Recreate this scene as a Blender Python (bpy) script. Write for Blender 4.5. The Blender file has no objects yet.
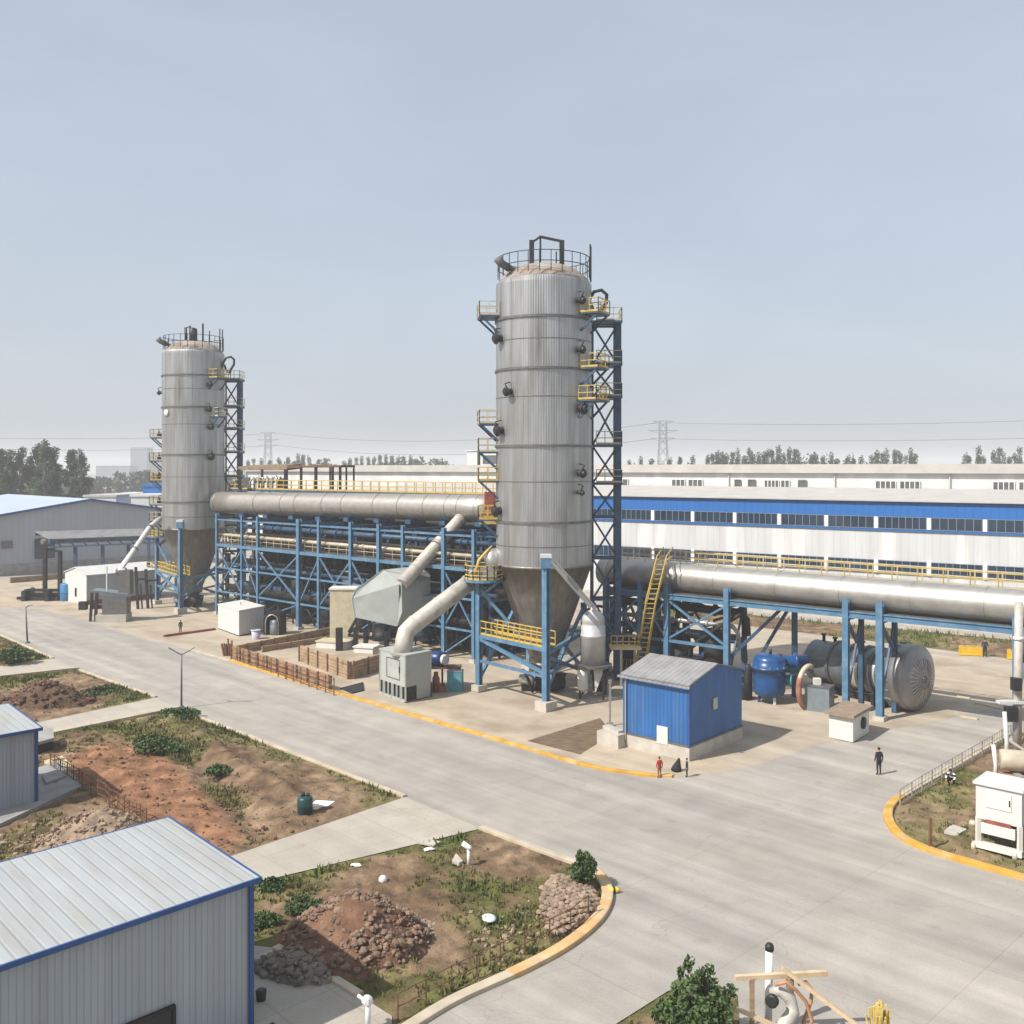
import bpy, bmesh, math, random
import numpy as np
from mathutils import Vector, Matrix, geometry
random.seed(11)
rng = np.random.default_rng(5)
sc = bpy.context.scene
COL = sc.collection
# ---------------------------------------------------------------- survey of the place
# the photograph was taken from a drone 19 m up; G turns a spot on the ground seen in it into metres
F = 970.0; H = 19.0; Y0 = 468.0; CX = 512.0
def G(x, y, z=0.0):
    d = F * (H - z) / (y - Y0)
    return Vector(((x - CX) / F * d, d, z))
def P(x, y, d):
    return Vector(((x - CX) / F * d, d, H - (y - Y0) * d / F))
def V(*a): return Vector(a)
SUN = Vector((-0.862, -0.507, 0)).normalized()
ELEV = math.radians(46)

# ---------------------------------------------------------------- materials
def mat(name, col, rough=.6, metal=0., var=.12, scale=2., stretch=(1, 1, 1), col2=None, c2scale=1., c2=(.52, .68),
        c2stretch=(1, 1, 1), bump=0., bscale=25., ribs=None, attr=None, world=False, spec=.4, fine=0.):
    m = bpy.data.materials.new(name); m.use_nodes = True
    nt = m.node_tree; N = nt.nodes; L = nt.links
    b = N['Principled BSDF']
    b.inputs['Roughness'].default_value = rough
    b.inputs['Metallic'].default_value = metal
    b.inputs['Specular IOR Level'].default_value = spec
    if world:
        src = N.new('ShaderNodeNewGeometry').outputs['Position']
    else:
        src = N.new('ShaderNodeTexCoord').outputs['Object']
    def noise(sc_, st, detail=5, rot=0):
        mp = N.new('ShaderNodeMapping'); mp.inputs['Scale'].default_value = st
        mp.inputs['Rotation'].default_value = (0, 0, rot)
        L.new(src, mp.inputs['Vector'])
        n = N.new('ShaderNodeTexNoise'); n.inputs['Scale'].default_value = sc_
        n.inputs['Detail'].default_value = detail
        L.new(mp.outputs[0], n.inputs['Vector'])
        return n.outputs['Fac']
    def rng_(s, a, bb, c, d):
        r = N.new('ShaderNodeMapRange')
        for i, v in zip((1, 2, 3, 4), (a, bb, c, d)): r.inputs[i].default_value = v
        L.new(s, r.inputs[0]); return r.outputs[0]
    def mixc(f, a, bb):
        x = N.new('ShaderNodeMix'); x.data_type = 'RGBA'
        if f is not None: L.new(f, x.inputs[0])
        for s, v in ((6, a), (7, bb)):
            if isinstance(v, tuple): x.inputs[s].default_value = (*v, 1)
            else: L.new(v, x.inputs[s])
        return x.outputs[2]
    def mul(c, f):
        x = N.new('ShaderNodeVectorMath'); x.operation = 'SCALE'
        if isinstance(c, tuple): x.inputs[0].default_value = c
        else: L.new(c, x.inputs[0])
        L.new(f, x.inputs['Scale']); return x.outputs[0]
    c = col
    if attr:
        a = N.new('ShaderNodeAttribute'); a.attribute_name = attr; c = a.outputs['Color']
    if col2 is not None:
        c = mixc(rng_(noise(c2scale, c2stretch), c2[0], c2[1], 0, 1), c, col2)
    if var: c = mul(c, rng_(noise(scale, stretch), .3, .7, 1 - var, 1 + var))
    if fine: c = mul(c, rng_(noise(14 if world else 22, (1, 1, 1), 3), .3, .7, 1 - fine, 1 + fine))
    height = None
    if ribs:
        ax, per, depth, dark = ribs
        sp = N.new('ShaderNodeSeparateXYZ'); L.new(src, sp.inputs[0])
        dv = N.new('ShaderNodeMath'); dv.operation = 'DIVIDE'; L.new(sp.outputs[ax], dv.inputs[0]); dv.inputs[1].default_value = per
        fr = N.new('ShaderNodeMath'); fr.operation = 'FRACT'; L.new(dv.outputs[0], fr.inputs[0])
        pp = N.new('ShaderNodeMath'); pp.operation = 'PINGPONG'; L.new(fr.outputs[0], pp.inputs[0]); pp.inputs[1].default_value = .5
        st = rng_(pp.outputs[0], .0, .16, 0, 1)
        if dark: c = mul(c, rng_(st, 0, 1, 1 - dark, 1))
        bp = N.new('ShaderNodeBump'); bp.inputs['Strength'].default_value = .6; bp.inputs['Distance'].default_value = depth
        L.new(st, bp.inputs['Height']); height = bp
    if bump:
        b2 = N.new('ShaderNodeBump'); b2.inputs['Strength'].default_value = .7; b2.inputs['Distance'].default_value = bump
        L.new(noise(bscale, (1, 1, 1), 6), b2.inputs['Height'])
        if height: L.new(height.outputs[0], b2.inputs['Normal'])
        height = b2
    if height: L.new(height.outputs[0], b.inputs['Normal'])
    if isinstance(c, tuple): b.inputs['Base Color'].default_value = (*c, 1)
    else: L.new(c, b.inputs['Base Color'])
    return m

def slab_mat(name, col, warm, joint=(6.0, 5.0), streak=.10, stain=None):
    """worn concrete paving, streaked along the road, with saw-cut joints"""
    m = bpy.data.materials.new(name); m.use_nodes = True
    nt = m.node_tree; N = nt.nodes; L = nt.links; b = N['Principled BSDF']
    b.inputs['Roughness'].default_value = .85; b.inputs['Specular IOR Level'].default_value = .25
    pos = N.new('ShaderNodeNewGeometry').outputs['Position']
    def mapp(rot, s):
        a = N.new('ShaderNodeMapping'); a.inputs['Rotation'].default_value = (0, 0, rot); L.new(pos, a.inputs[0])
        c = N.new('ShaderNodeMapping'); c.inputs['Scale'].default_value = s; L.new(a.outputs[0], c.inputs[0]); return c.outputs[0]
    def noise(v, s, d=5):
        n = N.new('ShaderNodeTexNoise'); n.inputs['Scale'].default_value = s; n.inputs['Detail'].default_value = d
        L.new(v, n.inputs['Vector']); return n.outputs['Fac']
    def mr(s, *v):
        r = N.new('ShaderNodeMapRange')
        for i, q in zip((1, 2, 3, 4), v): r.inputs[i].default_value = q
        L.new(s, r.inputs[0]); return r.outputs[0]
    def mulf(c, f):
        x = N.new('ShaderNodeVectorMath'); x.operation = 'SCALE'; L.new(c, x.inputs[0]); L.new(f, x.inputs['Scale']); return x.outputs[0]
    R = math.radians(46)
    mx = N.new('ShaderNodeMix'); mx.data_type = 'RGBA'
    L.new(mr(noise(mapp(0, (1, 1, 1)), .09, 4), .42, .62, 0, 1), mx.inputs[0])
    mx.inputs[6].default_value = (*col, 1); mx.inputs[7].default_value = (*warm, 1)
    c = mx.outputs[2]
    c = mulf(c, mr(noise(mapp(R, (.035, .9, 1)), 1., 5), .3, .7, 1 - streak, 1 + streak))
    c = mulf(c, mr(noise(mapp(R, (.012, .25, 1)), 1.7, 3), .35, .65, 1 - streak, 1 + streak))
    c = mulf(c, mr(noise(mapp(0, (1, 1, 1)), .5, 8), .3, .7, .90, 1.08))
    c = mulf(c, mr(noise(mapp(0, (1, 1, 1)), 9, 3), .3, .7, .94, 1.06))
    if stain:
        m2 = N.new('ShaderNodeMix'); m2.data_type = 'RGBA'
        L.new(mr(noise(mapp(0, (1, 1, 1)), .22, 7), .50, .68, 0, .75), m2.inputs[0])
        L.new(c, m2.inputs[6]); m2.inputs[7].default_value = (*stain, 1); c = m2.outputs[2]
    br = N.new('ShaderNodeTexBrick'); br.offset = 0.0
    br.inputs['Scale'].default_value = 1.0; br.inputs['Brick Width'].default_value = joint[0]; br.inputs['Row Height'].default_value = joint[1]
    br.inputs['Mortar Size'].default_value = .03; br.inputs['Mortar Smooth'].default_value = .3
    br.inputs['Color1'].default_value = (1, 1, 1, 1); br.inputs['Color2'].default_value = (.95, .95, .95, 1); br.inputs['Mortar'].default_value = (.84, .83, .82, 1)
    L.new(mapp(R, (1, 1, 1)), br.inputs['Vector'])
    x = N.new('ShaderNodeVectorMath'); x.operation = 'MULTIPLY'; L.new(c, x.inputs[0]); L.new(br.outputs['Color'], x.inputs[1])
    # hairline cracks and dark oil drips
    vo = N.new('ShaderNodeTexVoronoi'); vo.feature = 'DISTANCE_TO_EDGE'; vo.inputs['Scale'].default_value = .085
    wob = N.new('ShaderNodeVectorMath'); wob.operation = 'ADD'; ns = N.new('ShaderNodeTexNoise'); ns.inputs['Scale'].default_value = .5; ns.inputs['Detail'].default_value = 6; L.new(pos, ns.inputs['Vector'])
    ws = N.new('ShaderNodeVectorMath'); ws.operation = 'SCALE'; ws.inputs['Scale'].default_value = 2.5; L.new(ns.outputs['Color'], ws.inputs[0]); L.new(pos, wob.inputs[0]); L.new(ws.outputs[0], wob.inputs[1]); L.new(wob.outputs[0], vo.inputs['Vector'])
    c = mulf(x.outputs[0], mr(vo.outputs['Distance'], .0, .0035, .87, 1))
    vd = N.new('ShaderNodeTexVoronoi'); vd.inputs['Scale'].default_value = .33; L.new(wob.outputs[0], vd.inputs['Vector'])
    c = mulf(c, mr(vd.outputs['Distance'], .03, .16, .87, 1))
    L.new(c, b.inputs['Base Color'])
    bp = N.new('ShaderNodeBump'); bp.inputs['Strength'].default_value = .25; bp.inputs['Distance'].default_value = .02
    L.new(noise(mapp(0, (1, 1, 1)), 6, 8), bp.inputs['Height']); L.new(bp.outputs[0], b.inputs['Normal'])
    return m

M = {}
M['road'] = slab_mat('road_concrete', (.315, .292, .262), (.345, .315, .275), (7.0, 5.5), .105)
M['yard'] = slab_mat('yard_concrete', (.38, .325, .255), (.395, .33, .245), (6.0, 6.0), .07, (.26, .205, .15))
M['path'] = slab_mat('path_concrete', (.375, .34, .29), (.395, .355, .295), (2.5, 2.2), .05)
M['soil'] = mat('lot_soil', (.2, .15, .1), .95, var=.42, scale=.9, attr='tint', bump=.16, bscale=3.2, world=True, spec=.1, fine=.2)
M['earth'] = mat('open_ground', (.17, .155, .11), .95, var=.25, scale=.03, col2=(.08, .10, .045), c2scale=.02, world=True, spec=.1)
M['kerb'] = mat('kerb_concrete', (.42, .36, .27), .8, var=.2, scale=.8, world=True, bump=.01)
M['kerb_y'] = mat('kerb_yellow', (.50, .275, .04), .7, var=.2, scale=1.2, col2=(.50, .38, .20), c2scale=.9, c2=(.5, .75), world=True)
M['kerb_t'] = mat('kerb_tan', (.52, .33, .15), .75, var=.2, scale=1.2, col2=(.48, .40, .28), c2scale=.7, c2=(.45, .65), world=True)
M['shell'] = mat('galvanised_shell', (.385, .39, .39), .40, .74, var=.19, scale=1.0, stretch=(2.4, 2.4, .10), col2=(.24, .23, .21), c2scale=.5, c2=(.46, .78), c2stretch=(2, 2, .25), fine=.05)
M['cone'] = mat('hopper_steel', (.19, .175, .155), .5, .5, var=.25, scale=1.2, stretch=(2., 2., .3), col2=(.17, .15, .125), c2scale=.6, c2=(.45, .7))
M['dome'] = mat('rusty_roof', (.24, .175, .135), .85, var=.25, scale=.9, col2=(.30, .27, .24), c2scale=.6, c2=(.45, .65))
M['duct'] = mat('duct_sheet', (.44, .415, .375), .38, .75, var=.10, scale=1.2, stretch=(.6, 2, 2), col2=(.47, .43, .38), c2scale=.35, c2=(.48, .72), fine=.04)
M['duct2'] = mat('bright_duct_sheet', (.43, .415, .385), .44, .70, var=.10, scale=1.1, stretch=(.5, 2, 2), col2=(.34, .315, .28), c2scale=.4, c2=(.5, .75), fine=.04)
M['seam'] = mat('seam_steel', (.15, .145, .14), .5, .5, var=.2)
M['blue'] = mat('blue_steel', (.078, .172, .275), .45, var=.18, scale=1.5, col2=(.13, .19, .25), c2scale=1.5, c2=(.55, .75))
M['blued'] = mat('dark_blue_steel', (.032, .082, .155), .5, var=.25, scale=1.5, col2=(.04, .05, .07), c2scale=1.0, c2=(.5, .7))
M['dark'] = mat('dirty_shade_steel', (.015, .015, .018), .65, .1, var=.35, scale=2., col2=(.035, .024, .017), c2scale=1.2, c2=(.5, .7))  # dirty steel, made near black to stand in for shade among the steelwork
M['black'] = mat('black_paint', (.018, .018, .02), .5, var=.2)
M['yel'] = mat('yellow_paint', (.50, .345, .07), .5, var=.2, scale=2, col2=(.40, .27, .10), c2scale=2., c2=(.55, .75))
M['cream'] = mat('cream_paint', (.48, .42, .29), .6, var=.12, col2=(.42, .34, .22), c2scale=1.2, c2=(.55, .75))
M['grate'] = mat('deck_grating', (.085, .068, .05), .8, var=.3, scale=3)
M['pipe_b'] = mat('beige_pipe', (.46, .40, .31), .5, .1, var=.18, scale=1.3)
M['pipe_s'] = mat('steel_pipe', (.42, .41, .39), .38, .6, var=.15)
M['pipe_lt'] = mat('pale_pipe', (.43, .405, .36), .6, .15, var=.14, col2=(.30, .25, .19), c2scale=.8, c2=(.5, .75), fine=.06)
M['hop'] = mat('pale_green_grey_paint', (.345, .37, .345), .5, var=.07, scale=.8, col2=(.29, .295, .265), c2scale=.7, c2=(.5, .75))
M['teal'] = mat('teal_paint', (.06, .22, .26), .5, var=.2)
M['white'] = mat('white_paint', (.53, .53, .515), .5, var=.05, scale=1., col2=(.62, .60, .56), c2scale=.8, c2=(.58, .8))
M['whitep'] = mat('white_pipe_plastic', (.66, .66, .65), .4, var=.04)
M['shedblue'] = mat('blue_cladding', (.02, .105, .30), .5, var=.16, scale=1., ribs=(0, .30, .03, .35), stretch=(1, 1, .3), col2=(.045, .125, .27), c2scale=.8, c2=(.48, .72), c2stretch=(2.5, 1, .2))
M['shedblue_y'] = mat('blue_cladding_gable', (.02, .105, .30), .5, var=.16, scale=1., ribs=(1, .30, .03, .35), stretch=(1, 1, .3), col2=(.045, .125, .27), c2scale=.8, c2=(.48, .72), c2stretch=(1, 2.5, .2))
M['greyroof'] = mat('weathered_roof_sheet', (.245, .245, .245), .7, var=.16, scale=1., ribs=(0, .38, .03, .25), col2=(.20, .195, .185), c2scale=.8, c2=(.45, .7), c2stretch=(2, .4, 1))
M['clad_g'] = mat('grey_cladding', (.315, .345, .375), .55, var=.07, scale=1., ribs=(0, .21, .025, .16), stretch=(1.5, 1, .15), col2=(.275, .295, .32), c2scale=.7, c2=(.45, .7), c2stretch=(3, 1, .12))
M['clad_gy'] = mat('grey_cladding_end', (.315, .345, .375), .55, var=.07, scale=1., ribs=(1, .42, .025, .16), stretch=(1.5, 1, .15))
M['roof_w'] = mat('white_roof_sheet', (.345, .365, .37), .55, var=.07, scale=.8, ribs=(0, .40, .025, .10), col2=(.31, .305, .285), c2scale=.8, c2=(.45, .75), c2stretch=(2, .3, 1), stretch=(1.5, .3, 1))
M['trim'] = mat('blue_trim', (.02, .068, .21), .45, var=.12)
M['wh_white'] = mat('white_wall_sheet', (.49, .50, .505), .6, var=.08, scale=.5, ribs=(0, .9, .03, .07), stretch=(1, 1, .2), col2=(.70, .69, .66), c2scale=.25, c2=(.5, .8), c2stretch=(2, 1, .2))
M['wh_plain'] = mat('white_upper_wall', (.50, .505, .50), .6, var=.06, scale=.3, col2=(.70, .69, .65), c2scale=.2, c2=(.5, .8), c2stretch=(2, 1, .2))
M['wh_blue'] = mat('blue_wall_sheet', (.012, .115, .37), .5, var=.05, scale=.6, ribs=(0, .9, .03, .12))
M['wh_roof'] = mat('dusty_grey_roof', (.40, .385, .36), .8, var=.10, scale=.4, col2=(.42, .39, .36), c2scale=.12, c2=(.42, .7), c2stretch=(.5, 2, 1))
M['glass'] = mat('dark_window_glass', (.018, .035, .06), .12, var=.4, scale=.25, spec=.6)
M['glass_g'] = mat('grey_window_glass', (.085, .09, .09), .25, var=.3, scale=.6, spec=.5)
M['frame_b'] = mat('blue_grey_window_frame', (.16, .20, .26), .5, var=.05)
M['frame_w'] = mat('white_window_frame', (.70, .71, .71), .5, var=.05)
M['hall'] = mat('grey_hall_cladding', (.32, .345, .385), .6, var=.06, scale=.2, ribs=(0, 1.0, .03, .07), stretch=(1, 1, .2))
M['hall_roof'] = mat('pale_blue_roof', (.36, .425, .50), .55, var=.08, scale=.2)
M['farw'] = mat('far_white', (.54, .54, .53), .7, var=.05)
M['city'] = mat('far_block', (.16, .18, .21), .8, var=.06, scale=.1)
M['wood'] = mat('weathered_plank', (.33, .235, .145), .8, var=.25, scale=1.2, stretch=(.6, .6, 9), col2=(.20, .13, .075), c2scale=.9, c2=(.5, .7), bump=.01)
M['woodr'] = mat('reddish_plank', (.30, .165, .09), .85, var=.28, scale=1.2, stretch=(.6, .6, 7), col2=(.22, .17, .12), c2scale=.9, c2=(.45, .65), bump=.01)
M['woodn'] = mat('new_timber', (.56, .43, .28), .7, var=.18, scale=1.5, stretch=(1, 1, 1), col2=(.42, .29, .17), c2scale=1.6, c2=(.5, .7))
M['rust'] = mat('rusty_iron', (.15, .075, .04), .8, .1, var=.3, scale=3)
M['rusty_red'] = mat('oxide_red', (.22, .06, .045), .7, var=.3)
M['stone'] = mat('brown_stone', (.185, .12, .085), .9, var=.35, scale=1.6, col2=(.23, .165, .12), c2scale=.9, c2=(.45, .6), bump=.03, bscale=6, world=True, spec=.15)
M['stone_g'] = mat('grey_stone', (.15, .135, .115), .9, var=.3, scale=1.6, col2=(.20, .17, .14), c2scale=.9, c2=(.45, .6), bump=.03, bscale=6, world=True, spec=.15)
M['stone_t'] = mat('pale_rubble', (.27, .20, .145), .9, var=.35, scale=1.8, col2=(.24, .18, .13), c2scale=1.3, c2=(.45, .6), bump=.03, bscale=6, world=True, spec=.15)
M['mound'] = mat('dug_earth', (.17, .095, .06), .95, var=.35, scale=1.3, col2=(.11, .065, .045), c2scale=.7, c2=(.45, .6), bump=.09, bscale=5, world=True, spec=.1)
M['mound_d'] = mat('dark_earth', (.105, .065, .045), .95, var=.35, scale=1.3, bump=.08, bscale=5, world=True, spec=.1)
M['leaf_d'] = mat('poplar_leaf', (.045, .068, .032), .7, var=.4, scale=.35, world=True, spec=.2)
M['leaf_m'] = mat('bush_leaf', (.048, .082, .022), .6, var=.45, scale=2.2, world=True, spec=.25)
M['leaf_o'] = mat('shrub_leaf', (.045, .085, .022), .6, var=.4, scale=3., world=True, spec=.25)
M['weed'] = mat('weed_blade', (.085, .115, .032), .8, var=.45, scale=.8, col2=(.20, .16, .075), c2scale=.35, c2=(.42, .62), world=True, spec=.15)
M['bark'] = mat('bark', (.13, .10, .075), .9, var=.3, scale=4)
M['pumpblue'] = mat('royal_blue_enamel', (.010, .062, .19), .3, var=.12)
M['drum_g'] = mat('slate_grey_paint', (.17, .205, .225), .45, .15, var=.12)
M['dish'] = mat('dished_end_steel', (.25, .25, .25), .42, .65, var=.15, scale=1.2)
M['conc'] = mat('cast_concrete', (.42, .39, .34), .85, var=.15, scale=1.2, bump=.01)
M['concd'] = mat('grey_concrete', (.27, .265, .25), .85, var=.18, scale=1., bump=.01)
M['lampm'] = mat('lamp_post_grey', (.13, .13, .14), .5, .3, var=.1)
M['pyl'] = mat('pylon_steel', (.26, .27, .28), .6, .3, var=.1)
M['wire'] = mat('power_cable', (.10, .10, .11), .6, var=0)
M['plast'] = mat('barrel_green', (.012, .05, .05), .4, var=.2)
M['lilac'] = mat('lilac_plastic', (.42, .40, .52), .5, var=.1)
M['bluedrum'] = mat('drum_blue', (.03, .16, .33), .45, var=.15)
M['tarp'] = mat('pale_sheet', (.72, .72, .70), .6, var=.08)
M['red'] = mat('red_enamel', (.42, .03, .025), .45, var=.12)
M['cab'] = mat('off_white_cabinet', (.60, .59, .54), .5, var=.05, col2=(.55, .51, .43), c2scale=1., c2=(.6, .8))
M['hose'] = mat('orange_hose', (.40, .20, .10), .5, var=.2)
M['skin'] = mat('skin', (.42, .24, .16), .6, var=.05)
M['hair'] = mat('hair', (.012, .011, .011), .6, var=.1)

# ---------------------------------------------------------------- mesh collector
def frame_of(d):
    d = d.normalized()
    up = Vector((0, 0, 1)) if abs(d.z) < .98 else Vector((0, 1, 0))
    a = d.cross(up).normalized(); b = a.cross(d).normalized()
    return a, b
class MB:
    def __init__(s): s.v = []; s.f = []; s.m = []; s.s = []
    def add(s, vs, fs, m=0, sm=False):
        o = len(s.v); s.v += [tuple(v) for v in vs]
        for f in fs: s.f.append([i + o for i in f]); s.m.append(m); s.s.append(sm)
        return s
    def box(s, c, sz, m=0, rz=0., R=None):
        c = Vector(c); x, y, z = sz[0] / 2, sz[1] / 2, sz[2] / 2
        R = R or Matrix.Rotation(rz, 3, 'Z')
        vs = [c + R @ Vector((i * x, j * y, k * z)) for k in (-1, 1) for i, j in ((-1, -1), (1, -1), (1, 1), (-1, 1))]
        return s.add(vs, [(3, 2, 1, 0), (4, 5, 6, 7), (0, 1, 5, 4), (1, 2, 6, 5), (2, 3, 7, 6), (3, 0, 4, 7)], m)
    def bar(s, p, q, w, h=None, m=0):
        p = Vector(p); q = Vector(q); h = h or w; a, b = frame_of(q - p); a = a * w / 2; b = b * h / 2
        vs = [e + i * a + j * b for e in (p, q) for i, j in ((-1, -1), (1, -1), (1, 1), (-1, 1))]
        return s.add(vs, [(0, 1, 2, 3), (7, 6, 5, 4), (4, 5, 1, 0), (5, 6, 2, 1), (6, 7, 3, 2), (7, 4, 0, 3)], m)
    def hbar(s, p, q, w, h=None, m=0, t=None, ax=None):
        """H-section member: two flanges and a web"""
        p = Vector(p); q = Vector(q); h = h or w; t = t or w * .14
        a, b = frame_of(q - p)
        if ax is not None: a = Vector(ax).normalized(); b = a.cross((q - p).normalized()).normalized()
        def bx(off, ww, hh):
            A = a * ww / 2; B = b * hh / 2
            vs = [e + off + i * A + j * B for e in (p, q) for i, j in ((-1, -1), (1, -1), (1, 1), (-1, 1))]
            s.add(vs, [(0, 1, 2, 3), (7, 6, 5, 4), (4, 5, 1, 0), (5, 6, 2, 1), (6, 7, 3, 2), (7, 4, 0, 3)], m)
        bx(b * (h - t) / 2, w, t); bx(-b * (h - t) / 2, w, t); bx(Vector((0, 0, 0)), t, h - 2 * t - .002)
        return s
    def tube(s, pts, r, n=10, m=0, caps=True, sm=True):
        pts = [Vector(p) for p in pts]; k = len(pts)
        rs = r if isinstance(r, (list, tuple)) else [r] * k
        a0, _ = frame_of(pts[1] - pts[0]); vs = []; prev = a0
        for i, p in enumerate(pts):
            d = (pts[min(i + 1, k - 1)] - pts[max(i - 1, 0)]).normalized()
            a = (prev - d * prev.dot(d)).normalized(); b = d.cross(a); prev = a
            for j in range(n):
                t = 2 * math.pi * j / n; vs.append(p + (a * math.cos(t) + b * math.sin(t)) * rs[i])
        fs = [(i * n + j, i * n + (j + 1) % n, (i + 1) * n + (j + 1) % n, (i + 1) * n + j) for i in range(k - 1) for j in range(n)]
        s.add(vs, fs, m, sm)
        if caps:
            o = len(s.v) - len(vs)
            s.f.append([o + j for j in reversed(range(n))]); s.m.append(m); s.s.append(False)
            s.f.append([o + (k - 1) * n + j for j in range(n)]); s.m.append(m); s.s.append(False)
        return s
    def lathe(s, prof, n=32, m=0, o=(0, 0, 0), d=(0, 0, 1), sm=True, cap=True, rib=0.):
        """turn a profile of (radius, height) about the axis d through o"""
        o = Vector(o); d = Vector(d).normalized(); a, b = frame_of(d)
        if abs(d.z) > .99: a, b = Vector((1, 0, 0)), Vector((0, 1, 0))
        vs = []
        for r, z in prof:
            for j in range(n):
                t = 2 * math.pi * j / n; rr = r + (rib if j % 4 < 2 else -rib)
                vs.append(o + d * z + (a * math.cos(t) + b * math.sin(t)) * rr)
        k = len(prof)
        fs = [(i * n + j, i * n + (j + 1) % n, (i + 1) * n + (j + 1) % n, (i + 1) * n + j) for i in range(k - 1) for j in range(n)]
        s.add(vs, fs, m, sm)
        if cap:
            q = len(s.v) - len(vs)
            s.f.append([q + j for j in reversed(range(n))]); s.m.append(m); s.s.append(False)
            s.f.append([q + (k - 1) * n + j for j in range(n)]); s.m.append(m); s.s.append(False)
        return s
    def prism(s, poly, z0, z1, m=0, mt=None):
        n = len(poly)
        vs = [Vector((p[0], p[1], z0)) for p in poly] + [Vector((p[0], p[1], z1)) for p in poly]
        s.add(vs, [tuple((i, (i + 1) % n, n + (i + 1) % n, n + i)) for i in range(n)] + [tuple(reversed(range(n)))], m)
        o = len(s.v) - 2 * n
        s.f.append([o + n + i for i in range(n)]); s.m.append(m if mt is None else mt); s.s.append(False)
        return s
    def quad(s, *p, m=0): return s.add(p, [tuple(range(len(p)))], m)
    def ball(s, c, r, m=0, n=10, k=6, jit=0., sq=(1, 1, 1), R=None):
        c = Vector(c); vs = []
        for i in range(1, k):
            for j in range(n):
                th = math.pi * i / k; ph = 2 * math.pi * j / n
                u = Vector((math.sin(th) * math.cos(ph) * sq[0], math.sin(th) * math.sin(ph) * sq[1], math.cos(th) * sq[2]))
                if R is not None: u = R @ u
                vs.append(c + u * r * (1 + random.uniform(-jit, jit)))
        tp = Vector((0, 0, sq[2])); 
        if R is not None: tp = R @ tp
        vs += [c + tp * r, c - tp * r]; T = len(vs) - 2; B = T + 1
        fs = [(i * n + j, (i + 1) * n + j, (i + 1) * n + (j + 1) % n, i * n + (j + 1) % n) for i in range(k - 2) for j in range(n)]
        fs += [(T, j, (j + 1) % n) for j in range(n)] + [((k - 2) * n + (j + 1) % n, (k - 2) * n + j, B) for j in range(n)]
        return s.add(vs, fs, m, jit == 0)
    def rail(s, pts, h=1.1, step=1.3, r=.035, m=0, mids=1, toe=True, closed=False):
        pts = [Vector(p) for p in pts]
        if closed: pts = pts + [pts[0]]
        for a, b in zip(pts, pts[1:]):
            n = max(1, round((b - a).length / step))
            for i in range(n + 1):
                p = a.lerp(b, i / n); s.bar(p, p + V(0, 0, h), r * 2, m=m)
            for q in range(mids + 1):
                z = V(0, 0, h * (q + 1) / (mids + 1)); s.bar(a + z, b + z, r * 2, m=m)
            if toe: s.bar(a + V(0, 0, .09), b + V(0, 0, .09), r, .16, m=m)
        return s
    def build(s, name, mats, parent=None, loc=None, rz=0., local=False):
        """ONE mesh object; world-space coordinates are brought into the parent's (or the object's own) space"""
        me = bpy.data.meshes.new(name)
        vs = s.v
        if parent is not None and not local:
            W = Matrix(MW[parent.name]); I = W.inverted(); vs = [tuple(I @ Vector(v)) for v in vs]
        elif parent is None:
            if loc is None:
                a = np.array(vs); loc = ((a[:, 0].min() + a[:, 0].max()) / 2, (a[:, 1].min() + a[:, 1].max()) / 2, a[:, 2].min())
            W = Matrix.Translation(Vector(loc)) @ Matrix.Rotation(rz, 4, 'Z')
            if not local: I = W.inverted(); vs = [tuple(I @ Vector(v)) for v in vs]
        me.from_pydata(vs, [], s.f)
        if not isinstance(mats, (list, tuple)): mats = [mats]
        for q in mats: me.materials.append(M[q] if isinstance(q, str) else q)
        me.polygons.foreach_set('material_index', s.m); me.polygons.foreach_set('use_smooth', s.s)
        me.update()
        o = bpy.data.objects.new(name, me); COL.objects.link(o)
        if parent is not None: o.parent = parent; MW[o.name] = MW[parent.name]
        else: o.location = loc; o.rotation_euler = (0, 0, rz); MW[o.name] = W
        return o
MW = {}
def tag(o, label, cat, group=None, kind=None):
    if label: o['label'] = label
    if cat: o['category'] = cat
    if group: o['group'] = group
    if kind: o['kind'] = kind
    return o
def thing(name, label, cat, loc, rz=0., group=None):
    o = bpy.data.objects.new(name, None); COL.objects.link(o)
    o.location = loc; o.rotation_euler = (0, 0, rz); o.empty_display_size = .5
    MW[o.name] = Matrix.Translation(Vector(loc)) @ Matrix.Rotation(rz, 4, 'Z')
    return tag(o, label, cat, group)
def structure(o): o['kind'] = 'structure'; return o
def copy_tree(o, parent=None):
    c = o.copy(); COL.objects.link(c)
    if parent is not None: c.parent = parent
    for ch in list(o.children): copy_tree(ch, c)
    return c
def arc(c, r, a0, a1, n, z=None, ax=(V(1, 0, 0), V(0, 1, 0))):
    return [Vector(c) + ax[0] * (r * math.cos(a0 + (a1 - a0) * i / n)) + ax[1] * (r * math.sin(a0 + (a1 - a0) * i / n)) for i in range(n + 1)]

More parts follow.
